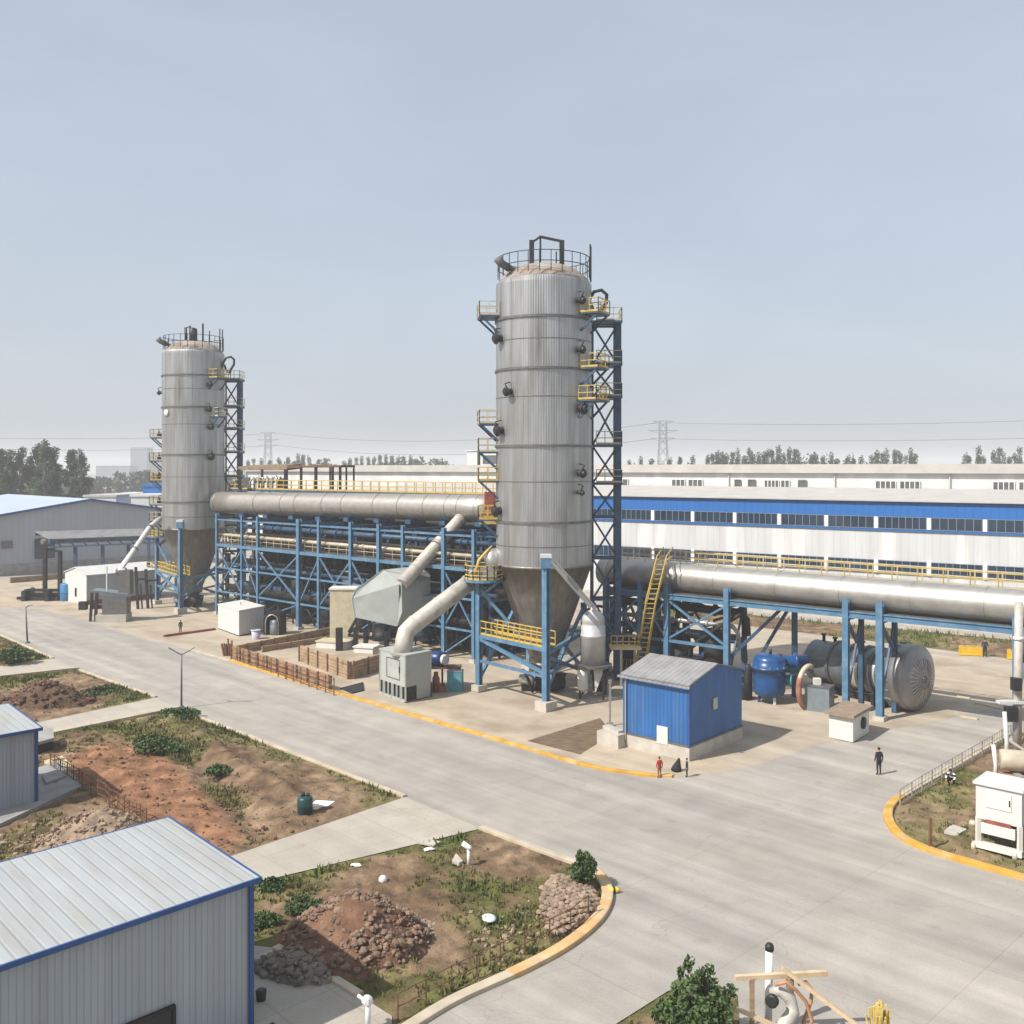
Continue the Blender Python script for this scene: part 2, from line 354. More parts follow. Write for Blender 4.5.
# value noise for the dug-over lots
def vnoise(x, y, seed):
    xi = np.floor(x).astype(np.int64); yi = np.floor(y).astype(np.int64)
    fx = x - xi; fy = y - yi; fx = fx * fx * (3 - 2 * fx); fy = fy * fy * (3 - 2 * fy)
    def h(a, b):
        n = (a * 374761393 + b * 668265263 + seed * 982451653) & 0x7fffffff
        n = ((n ^ (n >> 13)) * 1274126177) & 0x7fffffff
        return ((n ^ (n >> 16)) & 0xffff) / 65535.0
    return (h(xi, yi) * (1 - fx) + h(xi + 1, yi) * fx) * (1 - fy) + (h(xi, yi + 1) * (1 - fx) + h(xi + 1, yi + 1) * fx) * fy
def fbm(x, y, seed, oct=5):
    t = 0; a = .5; 
    for i in range(oct):
        t = t + a * vnoise(x * 2 ** i, y * 2 ** i, seed + i); a *= .5
    return t
def inside(poly, X, Y):
    r = np.zeros(X.shape, bool); n = len(poly)
    for i in range(n):
        x1, y1 = poly[i][0], poly[i][1]; x2, y2 = poly[(i + 1) % n][0], poly[(i + 1) % n][1]
        c = ((y1 > Y) != (y2 > Y)) & (X < (x2 - x1) * (Y - y1) / (y2 - y1 + 1e-12) + x1); r ^= c
    return r
def edgedist(poly, X, Y):
    d = np.full(X.shape, 1e9); n = len(poly)
    for i in range(n):
        x1, y1 = poly[i][0], poly[i][1]; x2, y2 = poly[(i + 1) % n][0], poly[(i + 1) % n][1]
        dx, dy = x2 - x1, y2 - y1; t = np.clip(((X - x1) * dx + (Y - y1) * dy) / (dx * dx + dy * dy + 1e-12), 0, 1)
        d = np.minimum(d, np.hypot(X - x1 - t * dx, Y - y1 - t * dy))
    return d
# ================================================================ ground
def gp(*pts): return [G(x, y) for x, y in pts]
def smooth(pts, n=6):
    """Catmull-Rom through ground points"""
    out = []; k = len(pts)
    for i in range(k - 1):
        p0, p1, p2, p3 = pts[max(i - 1, 0)], pts[i], pts[i + 1], pts[min(i + 2, k - 1)]
        for j in range(n):
            t = j / n
            out.append(.5 * ((2 * p1) + (p2 - p0) * t + (2 * p0 - 5 * p1 + 4 * p2 - p3) * t * t + (3 * p1 - p0 - 3 * p2 + p3) * t ** 3))
    return out + [pts[-1]]
def ext(p, q, d): return Vector(q) + (Vector(q) - Vector(p)).normalized() * d     # continue the line pq by d metres

# the dug-over lots left of the road, as the ground inside their kerbs
A1, A2 = G(53, 658.5), G(0, 666)
lotA = [A1, ext(A1, A2, 45), ext(A1, G(0, 635), 42)]
B1, B2, B3, B4 = G(79, 670), G(0, 678.5), G(156, 697.5), G(30, 724)
lotB = [B1, B3, ext(B3, B4, 40), ext(B1, B2, 40)]
C1, C2, C3, C4 = G(178, 709), G(40, 737), G(405, 797), G(230, 856.5)
lotC = [C1, C3, ext(C3, C4, 22), ext(C1, C2, 25)]
D1, D2 = G(481, 828.5), G(262, 881)
curveD = smooth(gp((481, 828.5), (545, 853), (588, 869), (604, 884), (607, 901), (596, 922), (566, 947), (520, 972), (452, 1003), (392, 1040)))
lotD = [D1] + curveD[1:] + gp((392, 1016), (328, 976), (276, 948)) + [G(276, 948) + V(-9, 2, 0), ext(D1, D2, 9)]
curveE = smooth(gp((1012, 733), (962, 763), (908, 794), (890, 808), (890, 824), (906, 841), (940, 855), (985, 868), (1040, 884)))
lotE = curveE + [ext(G(985, 868), G(1040, 884), 8), V(52, 52, 0), V(48, 70, 0)]
lotF = gp((600, 1034), (668, 991), (700, 984), (738, 996), (742, 1060)) + [G(600, 1100)]
lotG = gp((640, 600), (764, 616.5), (1024, 641)) + [V(66, 98, 0), V(58, 84, 0)] + gp((1024, 661), (952, 651), (764, 628), (640, 612))
LOTS = [lotA, lotB, lotC, lotD, lotE, lotF, lotG]
outer = [V(-260, 4, 0), V(150, 4, 0), V(150, 300, 0), V(-260, 300, 0)]
loops = [outer] + LOTS
flat = [v for l in loops for v in l]
mb = MB(); mb.add([(v.x, v.y, 0) for v in flat], [tuple(t) for t in geometry.tessellate_polygon(loops)])
ob = structure(mb.build('road', 'road', loc=(0, 0, 0)))
mb = MB().quad((-3900, -3900, -.6), (3900, -3900, -.6), (3900, 3900, -.6), (-3900, 3900, -.6))
structure(mb.build('ground', 'earth', loc=(0, 0, -.6)))
# warmer working yard round the plant, 4 mm above the road sheet
yardk = smooth(gp((150, 640), (190, 650), (230, 661), (300, 682), (400, 712), (480, 735), (540, 753), (590, 767), (640, 775), (672, 777)))
yard = [V(-120, 158, 0), V(-75, 132, 0)] + gp((40, 609), (95, 622)) + yardk + smooth(gp((672, 777), (740, 769), (830, 742), (900, 728), (960, 716), (1024, 700))) + [V(60, 74, 0), V(60, 100, 0)] + gp((1024, 662), (764, 629)) + [V(15, 128, 0), V(-60, 170, 0)]
mb = MB(); mb.add([(v.x, v.y, .004) for v in yard], [tuple(t) for t in geometry.tessellate_polygon([yard])])
structure(mb.build('yard', 'yard', loc=(0, 0, .004)))
mb = MB()
for q in ([A1, ext(A1, A2, 45), ext(B1, B2, 45), B1], [B3, ext(B3, B4, 42), ext(C1, C2, 27), C1], [C3, ext(C3, C4, 22), ext(D1, D2, 12), D1],
          [G(276, 948)] + gp((328, 976), (392, 1016), (392, 1060)) + [V(-9, 24, 0), V(-16, 33, 0)]):
    q = [Vector(p) for p in q]; mb.add([(v.x, v.y, .005) for v in q], [tuple(t) for t in geometry.tessellate_polygon([q])])
structure(mb.build('path', 'path', loc=(0, 0, .005)))
patch = gp((527, 741), (600, 718), (613, 734), (580, 754.5))
mb = MB(); mb.add([(v.x, v.y, .012) for v in patch], [(0, 1, 2, 3)])
structure(mb.build('bare_ground', mat('bare_soil', (.135, .092, .056), .95, var=.45, scale=1.6, stretch=(.6, 2.6, 1), world=True, bump=.04, bscale=6, fine=.2), loc=(0, 0, .012)))
# pale apron along the foot of the long warehouse
ap = gp((600, 597), (764, 611), (1024, 636)) + [V(70, 100, 0), V(74, 106, 0)] + gp((1024, 629), (620, 594))
mb = MB(); mb.add([(v.x, v.y, .03) for v in ap], [tuple(t) for t in geometry.tessellate_polygon([[Vector(v) for v in ap]])])
structure(mb.build('apron', 'path', loc=(0, 0, .03)))

def kerb(pts, w, h, m, name='kerb', z0=-.1):
    mb = MB(); n = len(pts); L_ = []; R_ = []
    for i, p in enumerate(pts):
        d = (pts[min(i + 1, n - 1)] - pts[max(i - 1, 0)]); d.z = 0; d.normalize(); s = V(-d.y, d.x, 0) * w / 2
        L_.append(p + s); R_.append(p - s)
    vs = []
    for l, r in zip(L_, R_):
        for p, z in ((l, z0), (l, h - .02), (l.lerp(r, .12), h), (r.lerp(l, .12), h), (r, h - .02), (r, z0)): vs.append((p.x, p.y, z))
    fs = [(i * 6 + j, (i + 1) * 6 + j, (i + 1) * 6 + j + 1, i * 6 + j + 1) for i in range(n - 1) for j in range(5)]
    fs += [tuple(range(5, -1, -1)), tuple((n - 1) * 6 + j for j in range(6))]
    mb.add(vs, fs); return structure(mb.build(name, m, loc=(*pts[0].xy, 0)))
kerb(yardk[12:], .42, .16, 'kerb_y')
kerb(yardk[6:13], .3, .12, 'kerb')
kerb(curveD[:13], .36, .16, 'kerb'); kerb(curveD[12:44], .50, .20, 'kerb_t'); kerb(curveD[43:], .46, .18, 'kerb')
kerb(curveE[:14], .46, .2, 'kerb'); kerb(curveE[13:], .46, .2, 'kerb_y')
kerb([C1, C1.lerp(C3, .5), C3], .30, .12, 'kerb')
kerb([B1, B1.lerp(B3, .5), B3], .30, .12, 'kerb')
kerb([ext(A1, G(0, 635), 40), A1], .30, .12, 'kerb')
kerb([C1, ext(C1, C2, 20)], .35, .22, 'kerb')
kerb([B1, ext(B1, B2, 20)], .35, .30, 'kerb')
kerb(gp((276, 948), (328, 976), (360, 996)), .35, .12, 'kerb')

# soil inside the lots: one height field per side
GREEN = 21
berm = smooth(gp((172, 722), (205, 742), (240, 768), (285, 792)), 5)
ditch = smooth(gp((120, 742), (165, 745), (200, 765), (232, 800), (262, 838)), 5)
def poldist(path, X, Y):
    d = np.full(X.shape, 1e9)
    for a, b in zip(path, path[1:]):
        dx, dy = b.x - a.x, b.y - a.y; t = np.clip(((X - a.x) * dx + (Y - a.y) * dy) / (dx * dx + dy * dy), 0, 1)
        d = np.minimum(d, np.hypot(X - a.x - t * dx, Y - a.y - t * dy))
    return d
redpoly = gp((70, 752), (115, 735), (150, 742), (190, 772), (225, 805), (255, 835), (232, 858), (205, 870), (150, 840), (100, 800), (55, 775))
def soil_z(X, Y, lots):
    ins = np.zeros(X.shape, bool); ed = np.full(X.shape, 1e9)
    for l in lots: ins |= inside(l, X, Y); ed = np.minimum(ed, edgedist(l, X, Y))
    ramp = np.clip(ed / 1.2, 0, 1)
    z = .06 + .16 * (fbm(X * .35, Y * .35, 3) - .4) + .16 * (fbm(X * 1.5, Y * 1.5, 9) - .45) + .22 * (vnoise(X * 2.7, Y * 2.7, 63) - .5)
    red = inside(redpoly, X, Y); rw = np.clip(edgedist(redpoly, X, Y) / 1.0, 0, 1) * red
    z += rw * (.75 * (fbm(X * .55, Y * .55, 31, 5) - .42) - .02)
    z += .45 * np.exp(-(poldist(berm, X, Y) / .7) ** 2) * (.2 + 1.4 * fbm(X * 1.3, Y * 1.3, 41))
    z -= .30 * np.exp(-(poldist(ditch, X, Y) / .7) ** 2)
    z = np.where(ins, -.02 + ramp * np.maximum(z + .02, -.25), -.06 - .0 * z)
    return z, ins, ed, rw
def soil_patch(name, lots, x0, x1, y0, y1, st, gshift=0.):
    xs = np.arange(x0, x1, st); ys = np.arange(y0, y1, st); X, Y = np.meshgrid(xs, ys)
    X = X + rng.uniform(-.3, .3, X.shape) * st; Y = Y + rng.uniform(-.3, .3, X.shape) * st
    Z, ins, ed, rw = soil_z(X, Y, lots); ny, nx = X.shape
    keep = ins | (ed < st * 3)
    idx = -np.ones(X.shape, int); idx[keep] = np.arange(keep.sum())
    vs = np.stack([X[keep], Y[keep], Z[keep]], 1)
    a, b, c, d = idx[:-1, :-1], idx[:-1, 1:], idx[1:, 1:], idx[1:, :-1]
    ok = (a >= 0) & (b >= 0) & (c >= 0) & (d >= 0)
    fs = np.stack([a[ok], b[ok], c[ok], d[ok]], 1)
    me = bpy.data.meshes.new(name); me.from_pydata(vs.tolist(), [], fs.tolist()); me.materials.append(M['soil'])
    me.polygons.foreach_set('use_smooth', [True] * len(me.polygons))
    x, y = vs[:, 0], vs[:, 1]
    g = fbm(x * .16 + 3, y * .16, GREEN, 5) + .12 * (vnoise(x * 2, y * 2, 5) - .5)
    gd = np.exp(-(poldist(ditch, x, y) / 1.1) ** 2)
    ge = np.exp(-(ed[keep] / 2.2) ** 2) * .13 - gshift
    gm = np.clip((g + ge + gd * .12 - .44) / .12, 0, 1)
    rm = np.clip(rw[keep] * 1.2, 0, 1) * (1 - .6 * gd)
    dry = np.clip((fbm(x * .3, y * .3, 77) - .42) / .2, 0, 1)[:, None]
    base = np.array([.135, .088, .054]) * (1 - dry) + np.array([.215, .15, .095]) * dry
    grn = np.array([.088, .098, .030]) * (1 - dry) + np.array([.16, .135, .06]) * dry
    red = np.array([.225, .118, .068]) * (.72 + .5 * fbm(x * .8, y * .8, 91))[:, None]
    c = base * (1 - rm[:, None]) + red * rm[:, None]
    gm2 = (gm * (1 - rm * .9))[:, None] * .9
    c = c * (1 - gm2) + grn * gm2
    at = me.attributes.new('tint', 'FLOAT_COLOR', 'POINT')
    at.data.foreach_set('color', np.concatenate([c, np.ones((len(c), 1))], 1).astype(np.float32).ravel())
    o = bpy.data.objects.new(name, me); COL.objects.link(o); o['kind'] = 'structure'
    return o
soil_patch('soil', [lotA, lotB, lotC, lotD], -80, 11, 30, 128, .20)
soil_patch('soil', [lotE], 18, 53, 40, 73, .22, .10)
soil_patch('soil', [lotF], 2, 11, 27, 36, .15)
soil_patch('soil', [lotG], 14, 70, 80, 142, .5)

# weeds and dry grass tufts
def weeds(name, lots, n, bbox, hmin, hmax, thr, blades=6):
    vs = []; fs = []
    x = rng.uniform(bbox[0], bbox[1], n); y = rng.uniform(bbox[2], bbox[3], n)
    z, ins, ed, rw = soil_z(x, y, lots)
    g = fbm(x * .16 + 3, y * .16, GREEN, 5) + .10 * np.exp(-(ed / 1.6) ** 2) + .16 * np.exp(-(poldist(ditch, x, y) / 1.0) ** 2)
    ok = ins & (ed > .35) & ((g > thr) | (rng.random(n) < .05)) & (rw < .35)
    for px, py, pz, gg in zip(x[ok], y[ok], z[ok], g[ok]):
        s = random.uniform(.5, 1) * (1.4 if gg > thr + .08 else .85)
        for k in range(blades):
            a = random.uniform(0, 6.28); h = random.uniform(hmin, hmax) * s; r = random.uniform(.02, .22) * s
            bx, by = px + math.cos(a) * r, py + math.sin(a) * r
            w = random.uniform(.03, .07) * s; b = random.uniform(0, 6.28); t = random.uniform(0, .6) * h
            o = len(vs)
            vs += [(bx - w * math.cos(b), by - w * math.sin(b), pz - .02), (bx + w * math.cos(b), by + w * math.sin(b), pz - .02),
                   (bx + w * .8 * math.cos(b) + t * .5 * math.cos(a), by + w * .8 * math.sin(b) + t * .5 * math.sin(a), pz + h * .6),
                   (bx + t * math.cos(a), by + t * math.sin(a), pz + h)]
            fs.append((o, o + 1, o + 2, o + 3))
    me = bpy.data.meshes.new(name); me.from_pydata(vs, [], fs); me.materials.append(M['weed'])
    o = bpy.data.objects.new(name, me); COL.objects.link(o)
    return tag(o, 'low weeds and dry grass growing over the dug lots', 'weeds', kind='stuff')
weeds('weeds', [lotA, lotB, lotC, lotD], 60000, (-62, 10, 31, 112), .07, .30, .455)
o = weeds('weeds', [lotE], 1700, (20, 46, 42, 72), .06, .24, .47); o['label'] = 'weeds growing inside the yellow kerbed plot right of the road'
o = weeds('weeds', [lotG], 6000, (16, 66, 84, 140), .15, .5, .42); o['label'] = 'grass strip growing between the back road and the long warehouse'
o = weeds('weeds', [lotF], 900, (3, 10, 28, 35), .1, .3, .44, 7); o['label'] = 'weeds at the foot of the leafy bush at the bottom edge'

# ---------------------------------------------------------------- heaps of earth, stone and rubble
def heap_z(px, py, rx, ry, rz, h, seed):
    c, s = math.cos(-rz), math.sin(-rz)
    def f(x, y):
        u = ((x - px) * c - (y - py) * s) / rx; v = ((x - px) * s + (y - py) * c) / ry
        r = math.hypot(u, v)
        return h * max(0, 1 - r ** 1.5) + .0
    return f
def heap(name, label, cat, c, rx, ry, h, m, rz=0., rocks=None, seed=1, rough=.12, rockm=None, kind=None, ring=False, rsz=(.12, .4), lump=.0):
    f = heap_z(c.x, c.y, rx, ry, rz, h, seed); mb = MB(); n = 46; vs = []; ce, se = math.cos(rz), math.sin(rz)
    for i in range(n + 1):
        for j in range(n + 1):
            u = (i / n * 2 - 1) * 1.08; v = (j / n * 2 - 1) * 1.08
            x = c.x + ce * u * rx - se * v * ry; y = c.y + se * u * rx + ce * v * ry
            nz = float(fbm(np.array([x * 1.1]), np.array([y * 1.1]), seed)[0] - .45); n2 = float(fbm(np.array([x * 3]), np.array([y * 3]), seed + 5)[0] - .45)
            r = math.hypot(u, v); k = max(0, 1 - (r + nz * .45))
            z = h * min(1, k * 1.25) ** .9 * (1 + nz * lump) + (rough * n2 * 2.2 * min(1, k * 4)) - .05 - .12 * max(0, r - 1)
            vs.append((x, y, z))
    mb.add(vs, [(i * (n + 1) + j, (i + 1) * (n + 1) + j, (i + 1) * (n + 1) + j + 1, i * (n + 1) + j + 1) for i in range(n) for j in range(n)], 0, True)
    for k in range(rocks or 0):
        a = random.uniform(0, 6.28); r = math.sqrt(random.random()) * .95
        if ring: r = random.uniform(.88, 1.06)
        u, v = math.cos(a) * r, math.sin(a) * r
        x = c.x + ce * u * rx - se * v * ry; y = c.y + se * u * rx + ce * v * ry
        nz = float(fbm(np.array([x * 1.1]), np.array([y * 1.1]), seed)[0] - .45)
        z = h * min(1, max(0, 1 - (math.hypot(u, v) + nz * .45)) * 1.25) ** .9
        q = random.random() ** 3.0; s = rsz[0] + (rsz[1] - rsz[0]) * q
        R = Matrix.Rotation(random.uniform(0, 6), 3, 'Z') @ Matrix.Rotation(random.uniform(-.6, .6), 3, 'X')
        mb.ball((x, y, max(z, .02) + s * .22), s, 1, 6, 4, .22, (1, random.uniform(.6, .95), random.uniform(.45, .8)), R)
    mats = [m] + ([rockm] if rockm else [])
    o = mb.build(name, mats, loc=(c.x, c.y, 0)); return tag(o, label, cat, None, kind)
heap('soil_mound', 'dark brown mound of dug earth on the grassy lot by the road', 'soil mound', G(46, 703), 4.2, 2.5, 1.6, 'mound_d', rz=-.1, seed=3, rough=.24, rocks=420, rockm='mound_d', rsz=(.06, .26), lump=.9)
rub = heap('rubble_mound', 'large heap of red earth and broken stone beside the grey shed', 'rubble heap', G(357, 941), 3.2, 2.9, 1.75, 'mound', rz=-.55, seed=8, rough=.14, rocks=1500, rockm='stone', rsz=(.03, .20), lump=.5, kind='stuff')
cs = G(400, 925); mb = MB()
for k in range(420):
    t = k / 419; p = Vector((0, 0, 0)); a = -1.95 + t * 3.5
    p = G(388, 938) + V(math.cos(a) * 1.75, math.sin(a) * 2.1, 0); s = .04 + .12 * random.random() ** 2
    p += V(random.gauss(0, .16), random.gauss(0, .16), 0)
    mb.ball(p + V(0, 0, s * .3), s, 0, 6, 4, .22, (1, random.uniform(.6, 1), random.uniform(.5, .8)), Matrix.Rotation(random.uniform(0, 6), 3, 'Z'))
tag(mb.build('rubble', 'stone_t', loc=(cs.x, cs.y, 0)), 'ring of loose stones curling round the right side of the heap', 'rubble', kind='stuff')
heap('rubble_heap', 'pale heap of broken brick and stone behind the near grey shed', 'rubble heap', G(100, 842), 3.3, 2.0, 1.5, 'stone_t', rz=.25, seed=15, rough=.16, rocks=700, rockm='stone_t', rsz=(.04, .17), lump=.4, kind='stuff')
heap('stone_pile', 'pile of dark quarry stones on the shaded concrete by the shed corner', 'stone pile', G(294, 972), 1.75, .95, .55, 'stone_g', rz=-.45, seed=19, rough=.06, rocks=170, rockm='stone_g', rsz=(.09, .25), kind='stuff')
# pitched stone slope on the tip of the lot
mb = MB(); c0 = G(560, 905)
slope = gp((541, 890), (556, 878), (585, 884), (598, 897), (596, 915), (578, 930), (552, 938), (540, 915))
cen = sum(slope, V(0, 0, 0)) / len(slope)
xs = np.arange(-3.4, 3.4, .30)
for i, u in enumerate(xs):
    for j, v in enumerate(xs):
        x = cen.x + u * .80 - v * .6 + random.uniform(-.05, .05); y = cen.y + u * .6 + v * .80 + random.uniform(-.05, .05)
        if inside(slope, np.array([x]), np.array([y]))[0]:
            ed = edgedist(slope, np.array([x]), np.array([y]))[0]
            mb.ball((x, y, .16 + .22 * min(1, ed / .6)), random.uniform(.15, .21), 0, 6, 4, .16, (1.15, .95, .55), Matrix.Rotation(.64 + random.uniform(-.25, .25), 3, 'Z'))
mb.prism([cen + (p - cen) * 1.02 for p in slope][::-1], -.02, .2, 1)
tag(mb.build('stone_pitching', ['stone_t', 'mound'], loc=(cen.x, cen.y, 0)), 'hump of tightly set pale stones at the kerb tip beside the round bush', 'stone slope', kind='stuff')
def scatter_stones(label, pts, n, sp, sz, m):
    mb = MB()
    for k in range(n):
        p = random.choice(pts) + V(random.gauss(0, sp), random.gauss(0, sp), 0); s = sz[0] + (sz[1] - sz[0]) * random.random() ** 3
        z, inn, e_, _ = soil_z(np.array([p.x]), np.array([p.y]), LOTS); z = float(z[0])
        if not inn[0] or e_[0] < .2: continue
        mb.ball(p + V(0, 0, max(z, 0) + s * .25), s, 0, 6, 4, .22, (1, random.uniform(.6, 1), random.uniform(.4, .8)), Matrix.Rotation(random.uniform(0, 6), 3, 'Z'))
    tag(mb.build('rubble', m, loc=(pts[0].x, pts[0].y, 0)), label, 'rubble', kind='stuff')
scatter_stones('small stones scattered over the bare earth below the stone hump', gp((520, 920), (500, 930), (530, 940), (490, 945), (510, 955)), 130, .9, (.04, .16), 'stone_t')
scatter_stones('clods and stones lying on the red soil', gp((90, 745), (120, 770), (150, 800), (190, 830), (220, 850), (200, 800), (110, 750), (240, 840)), 900, 2.2, (.03, .15), 'mound')
scatter_stones('loose broken brick lying in the mud behind the near shed', gp((20, 838), (40, 835), (10, 850), (60, 845)), 160, 1.3, (.05, .2), 'stone_t')
scatter_stones('stones along the edge of the grassy lot by the road', gp((120, 692), (125, 695), (60, 708), (85, 704)), 110, .8, (.04, .16), 'stone')
# ================================================================ the two tall steel towers
def az(c, a, r, z): return V(c.x + math.cos(a) * r, c.y + math.sin(a) * r, z)
RR = 4.12
def tower(c, label, lefts, rights, zt, second=False):
    t = thing('storage_tower', label, 'tower', (c.x, c.y, 0))
    rings = [zt - 3.45, zt - 7.75, zt - 14.2, zt - 20.6]
    prof = []; zb = 10.6
    MB().lathe([(RR, zb), (RR, zb + 8), (RR, zb + 16), (RR, zt - .5), (RR - .02, zt - .25), (RR - .22, zt)], 480, 0, c, sm=False, cap=False, rib=.008).build('shell', 'shell', t)
    for z in rings:
        MB().lathe([(RR, z - .10), (RR + .13, z - .10), (RR + .13, z + .10), (RR, z + .10)], 72, 0, c, cap=False, sm=False).build('ring_flange', 'seam', t)
    for z in (zt - 5.3, zt - 10.1, zt - 17.2, zt - 22.6):
        MB().lathe([(RR + .028, z - .035), (RR + .034, z), (RR + .028, z + .035)], 144, 0, c, cap=False).build('weld_seam', 'seam', t)
    MB().lathe([(RR - .2, zt), (RR - .55, zt + .45), (RR - 1.2, zt + .95), (RR - 2.0, zt + 1.3), (RR - 2.9, zt + 1.5), (.05, zt + 1.6)], 72, 0, c, cap=False).build('roof', 'dome', t)
    MB().lathe([(1.15, 2.3), (1.35, 3.0), (2.2, 5.2), (3.2, 8.0), (RR + .02, zb), (RR + .1, zb + .01), (RR + .1, zb + .22), (RR, zb + .22)], 96, 0, c, cap=False).build('hopper', 'cone', t)
    MB().lathe([(.1, 1.0), (.75, 1.0), (.8, 1.7), (1.2, 1.9), (1.2, 2.3)], 32, 0, c).build('outlet', 'cone', t)
    # roof handrail, open towards the right rear ladder
    mb = MB(); pts = arc((c.x, c.y, zt + .25), RR - .15, 0, 2 * math.pi, 26); mb.rail(pts, 1.75, 2.4, .03, mids=1, toe=False); mb.build('railing', 'black', t)
    mb = MB()
    for a in (-.25, -.05): mb.bar(az(c, a, RR - .05, zt), az(c, a, RR - .05, zt + 3.1), .12)
    mb.bar(az(c, 1.2, 3.4, zt), az(c, 1.2, 3.4, zt + 3.4), .12)
    mb.build('ladder_post', 'black', t)
    if not second:
        mb = MB(); q = [(-.75, .4), (.35, .8), (1.35, .2)]
        for x, y in ((-1.05, -.3), (1.55, -.3)): mb.bar(V(c.x + x, c.y + y, zt + 1.3), V(c.x + x, c.y + y, zt + 3.6), .42, .3)
        mb.bar(V(c.x - .3, c.y - .3, zt + 1.3), V(c.x - .3, c.y - .3, zt + 4.0), .16)
        mb.bar(V(c.x - .3, c.y - .3, zt + 3.9), V(c.x + 1.6, c.y - .3, zt + 3.5), .2); mb.bar(V(c.x - 1.05, c.y - .3, zt + 3.4), V(c.x - .3, c.y - .3, zt + 3.9), .16)
        mb.build('hoist_frame', 'black', t)
    else:
        mb = MB(); mb.lathe([(.55, 0), (.55, 1.7), (.3, 1.9)], 14, 0, (c.x + .1, c.y - .4, zt + 1.4)); mb.tube([V(c.x - .9, c.y - .4, zt + 1.4), V(c.x - .95, c.y - .4, zt + 3.3), V(c.x - .4, c.y - .4, zt + 3.5), V(c.x - .2, c.y - .4, zt + 2.6)], .2, 8)
        mb.bar(V(c.x + 1.4, c.y - .3, zt + 1.3), V(c.x + 1.4, c.y - .3, zt + 3.9), .2); mb.build('vent_pipes', 'black', t)
    mb = MB(); p = az(c, math.radians(215), 3.6, zt + .8); mb.tube([p, p + V(-.7, -.4, .35), p + V(-1.0, -.6, .75)], [.32, .34, .42], 12); mb.tube([p + V(.6, .3, -.1), p], .2, 8)
    mb.build('relief_valve', 'seam', t)
    # ports with dark flanged covers
    for a, z, r in ([(207, 30.0, .42), (226, 25.4, .33), (210, 22.2, .42), (205, 15.4, .42), (312, 28.9, .3), (312, 33.0, .3), (313, 18.6, .33), (311, 17.0, .2), (315, 24.0, .42)] if not second else
                    [(186, 29.4, .28), (184, 23.6, .4), (183, 20.4, .4), (184, 18.0, .4), (316, 30.3, .32), (314, 27.0, .35), (318, 24.6, .36), (318, 20.6, .45), (184, 14.5, .4), (184, 12.4, .4)]):
        a = math.radians(a); d = V(math.cos(a), math.sin(a), -.12)
        mb = MB(); r *= .78; mb.lathe([(r, -.3), (r, .45), (r * 1.5, .45), (r * 1.5, .58), (r * 1.1, .60), (r * .9, .75)], 18, 0, az(c, a, RR, z), d, sm=False); mb.tube([az(c, a, RR + .4, z) + V(0, 0, r), az(c, a, RR + .7, z + r + .35), az(c, a, RR + .1, z + r + .5)], .06, 6)
        mb.build('nozzle', 'black', t)
    if second:
        a = math.radians(232); MB().lathe([(.5, 0), (.5, .12), (.1, .16)], 20, 0, az(c, a, RR, 26.4), (math.cos(a), math.sin(a), 0)).build('white_cover', 'white', t)
    # bracket platforms
    for a0, z, w, ry in lefts + rights:
        a = math.radians(a0); rd = V(math.cos(a), math.sin(a), 0); td = V(-rd.y, rd.x, 0); b = V(c.x, c.y, z) + rd * (RR - .1)
        o_ = 1.65; mb = MB()
        q = [b - td * w / 2, b - td * w / 2 + rd * o_, b + td * w / 2 + rd * o_, b + td * w / 2]
        mb.add([p + V(0, 0, -.14) for p in q] + [p for p in q], [(0, 1, 2, 3), (7, 6, 5, 4), (0, 4, 5, 1), (1, 5, 6, 2), (2, 6, 7, 3), (3, 7, 4, 0)])
        for s in (-1, 1): mb.bar(b + td * s * w * .42 + rd * 1.5 + V(0, 0, -.1), b + td * s * w * .42 + V(0, 0, -1.5), .16)
        pf = mb.build('platform', 'blued', t)
        MB().rail([q[0], q[1], q[2], q[3]], 1.15, .7, .035).build('railing', ry, pf)
    return t
C1T = V(2.75, 84, 0); C2T = V(-44.0, 134, 0)
Y, W = 'yel', 'cream'
tw1 = tower(C1T, 'nearer tall ribbed steel tower with rust brown domed top', [(186, 32.0, 2.6, W), (187, 22.8, 1.8, W), (184, 20.4, 2.0, W), (184, 17.9, 2.2, Y), (182, 14.6, 2.2, Y)], [(331, 32.0, 2.4, Y), (330, 27.4, 2.2, Y), (329, 24.7, 2.6, Y)], 35.05)
tw2 = tower(C2T, 'farther tall ribbed steel tower standing left of the long duct', [(182, 23.2, 1.6, W), (184, 20.0, 2.0, W), (184, 17.3, 2.0, Y), (184, 14.0, 2.0, W), (183, 11.8, 2.0, W)], [(332, 31.2, 2.4, Y), (330, 26.0, 1.6, W)], 35.0, True)
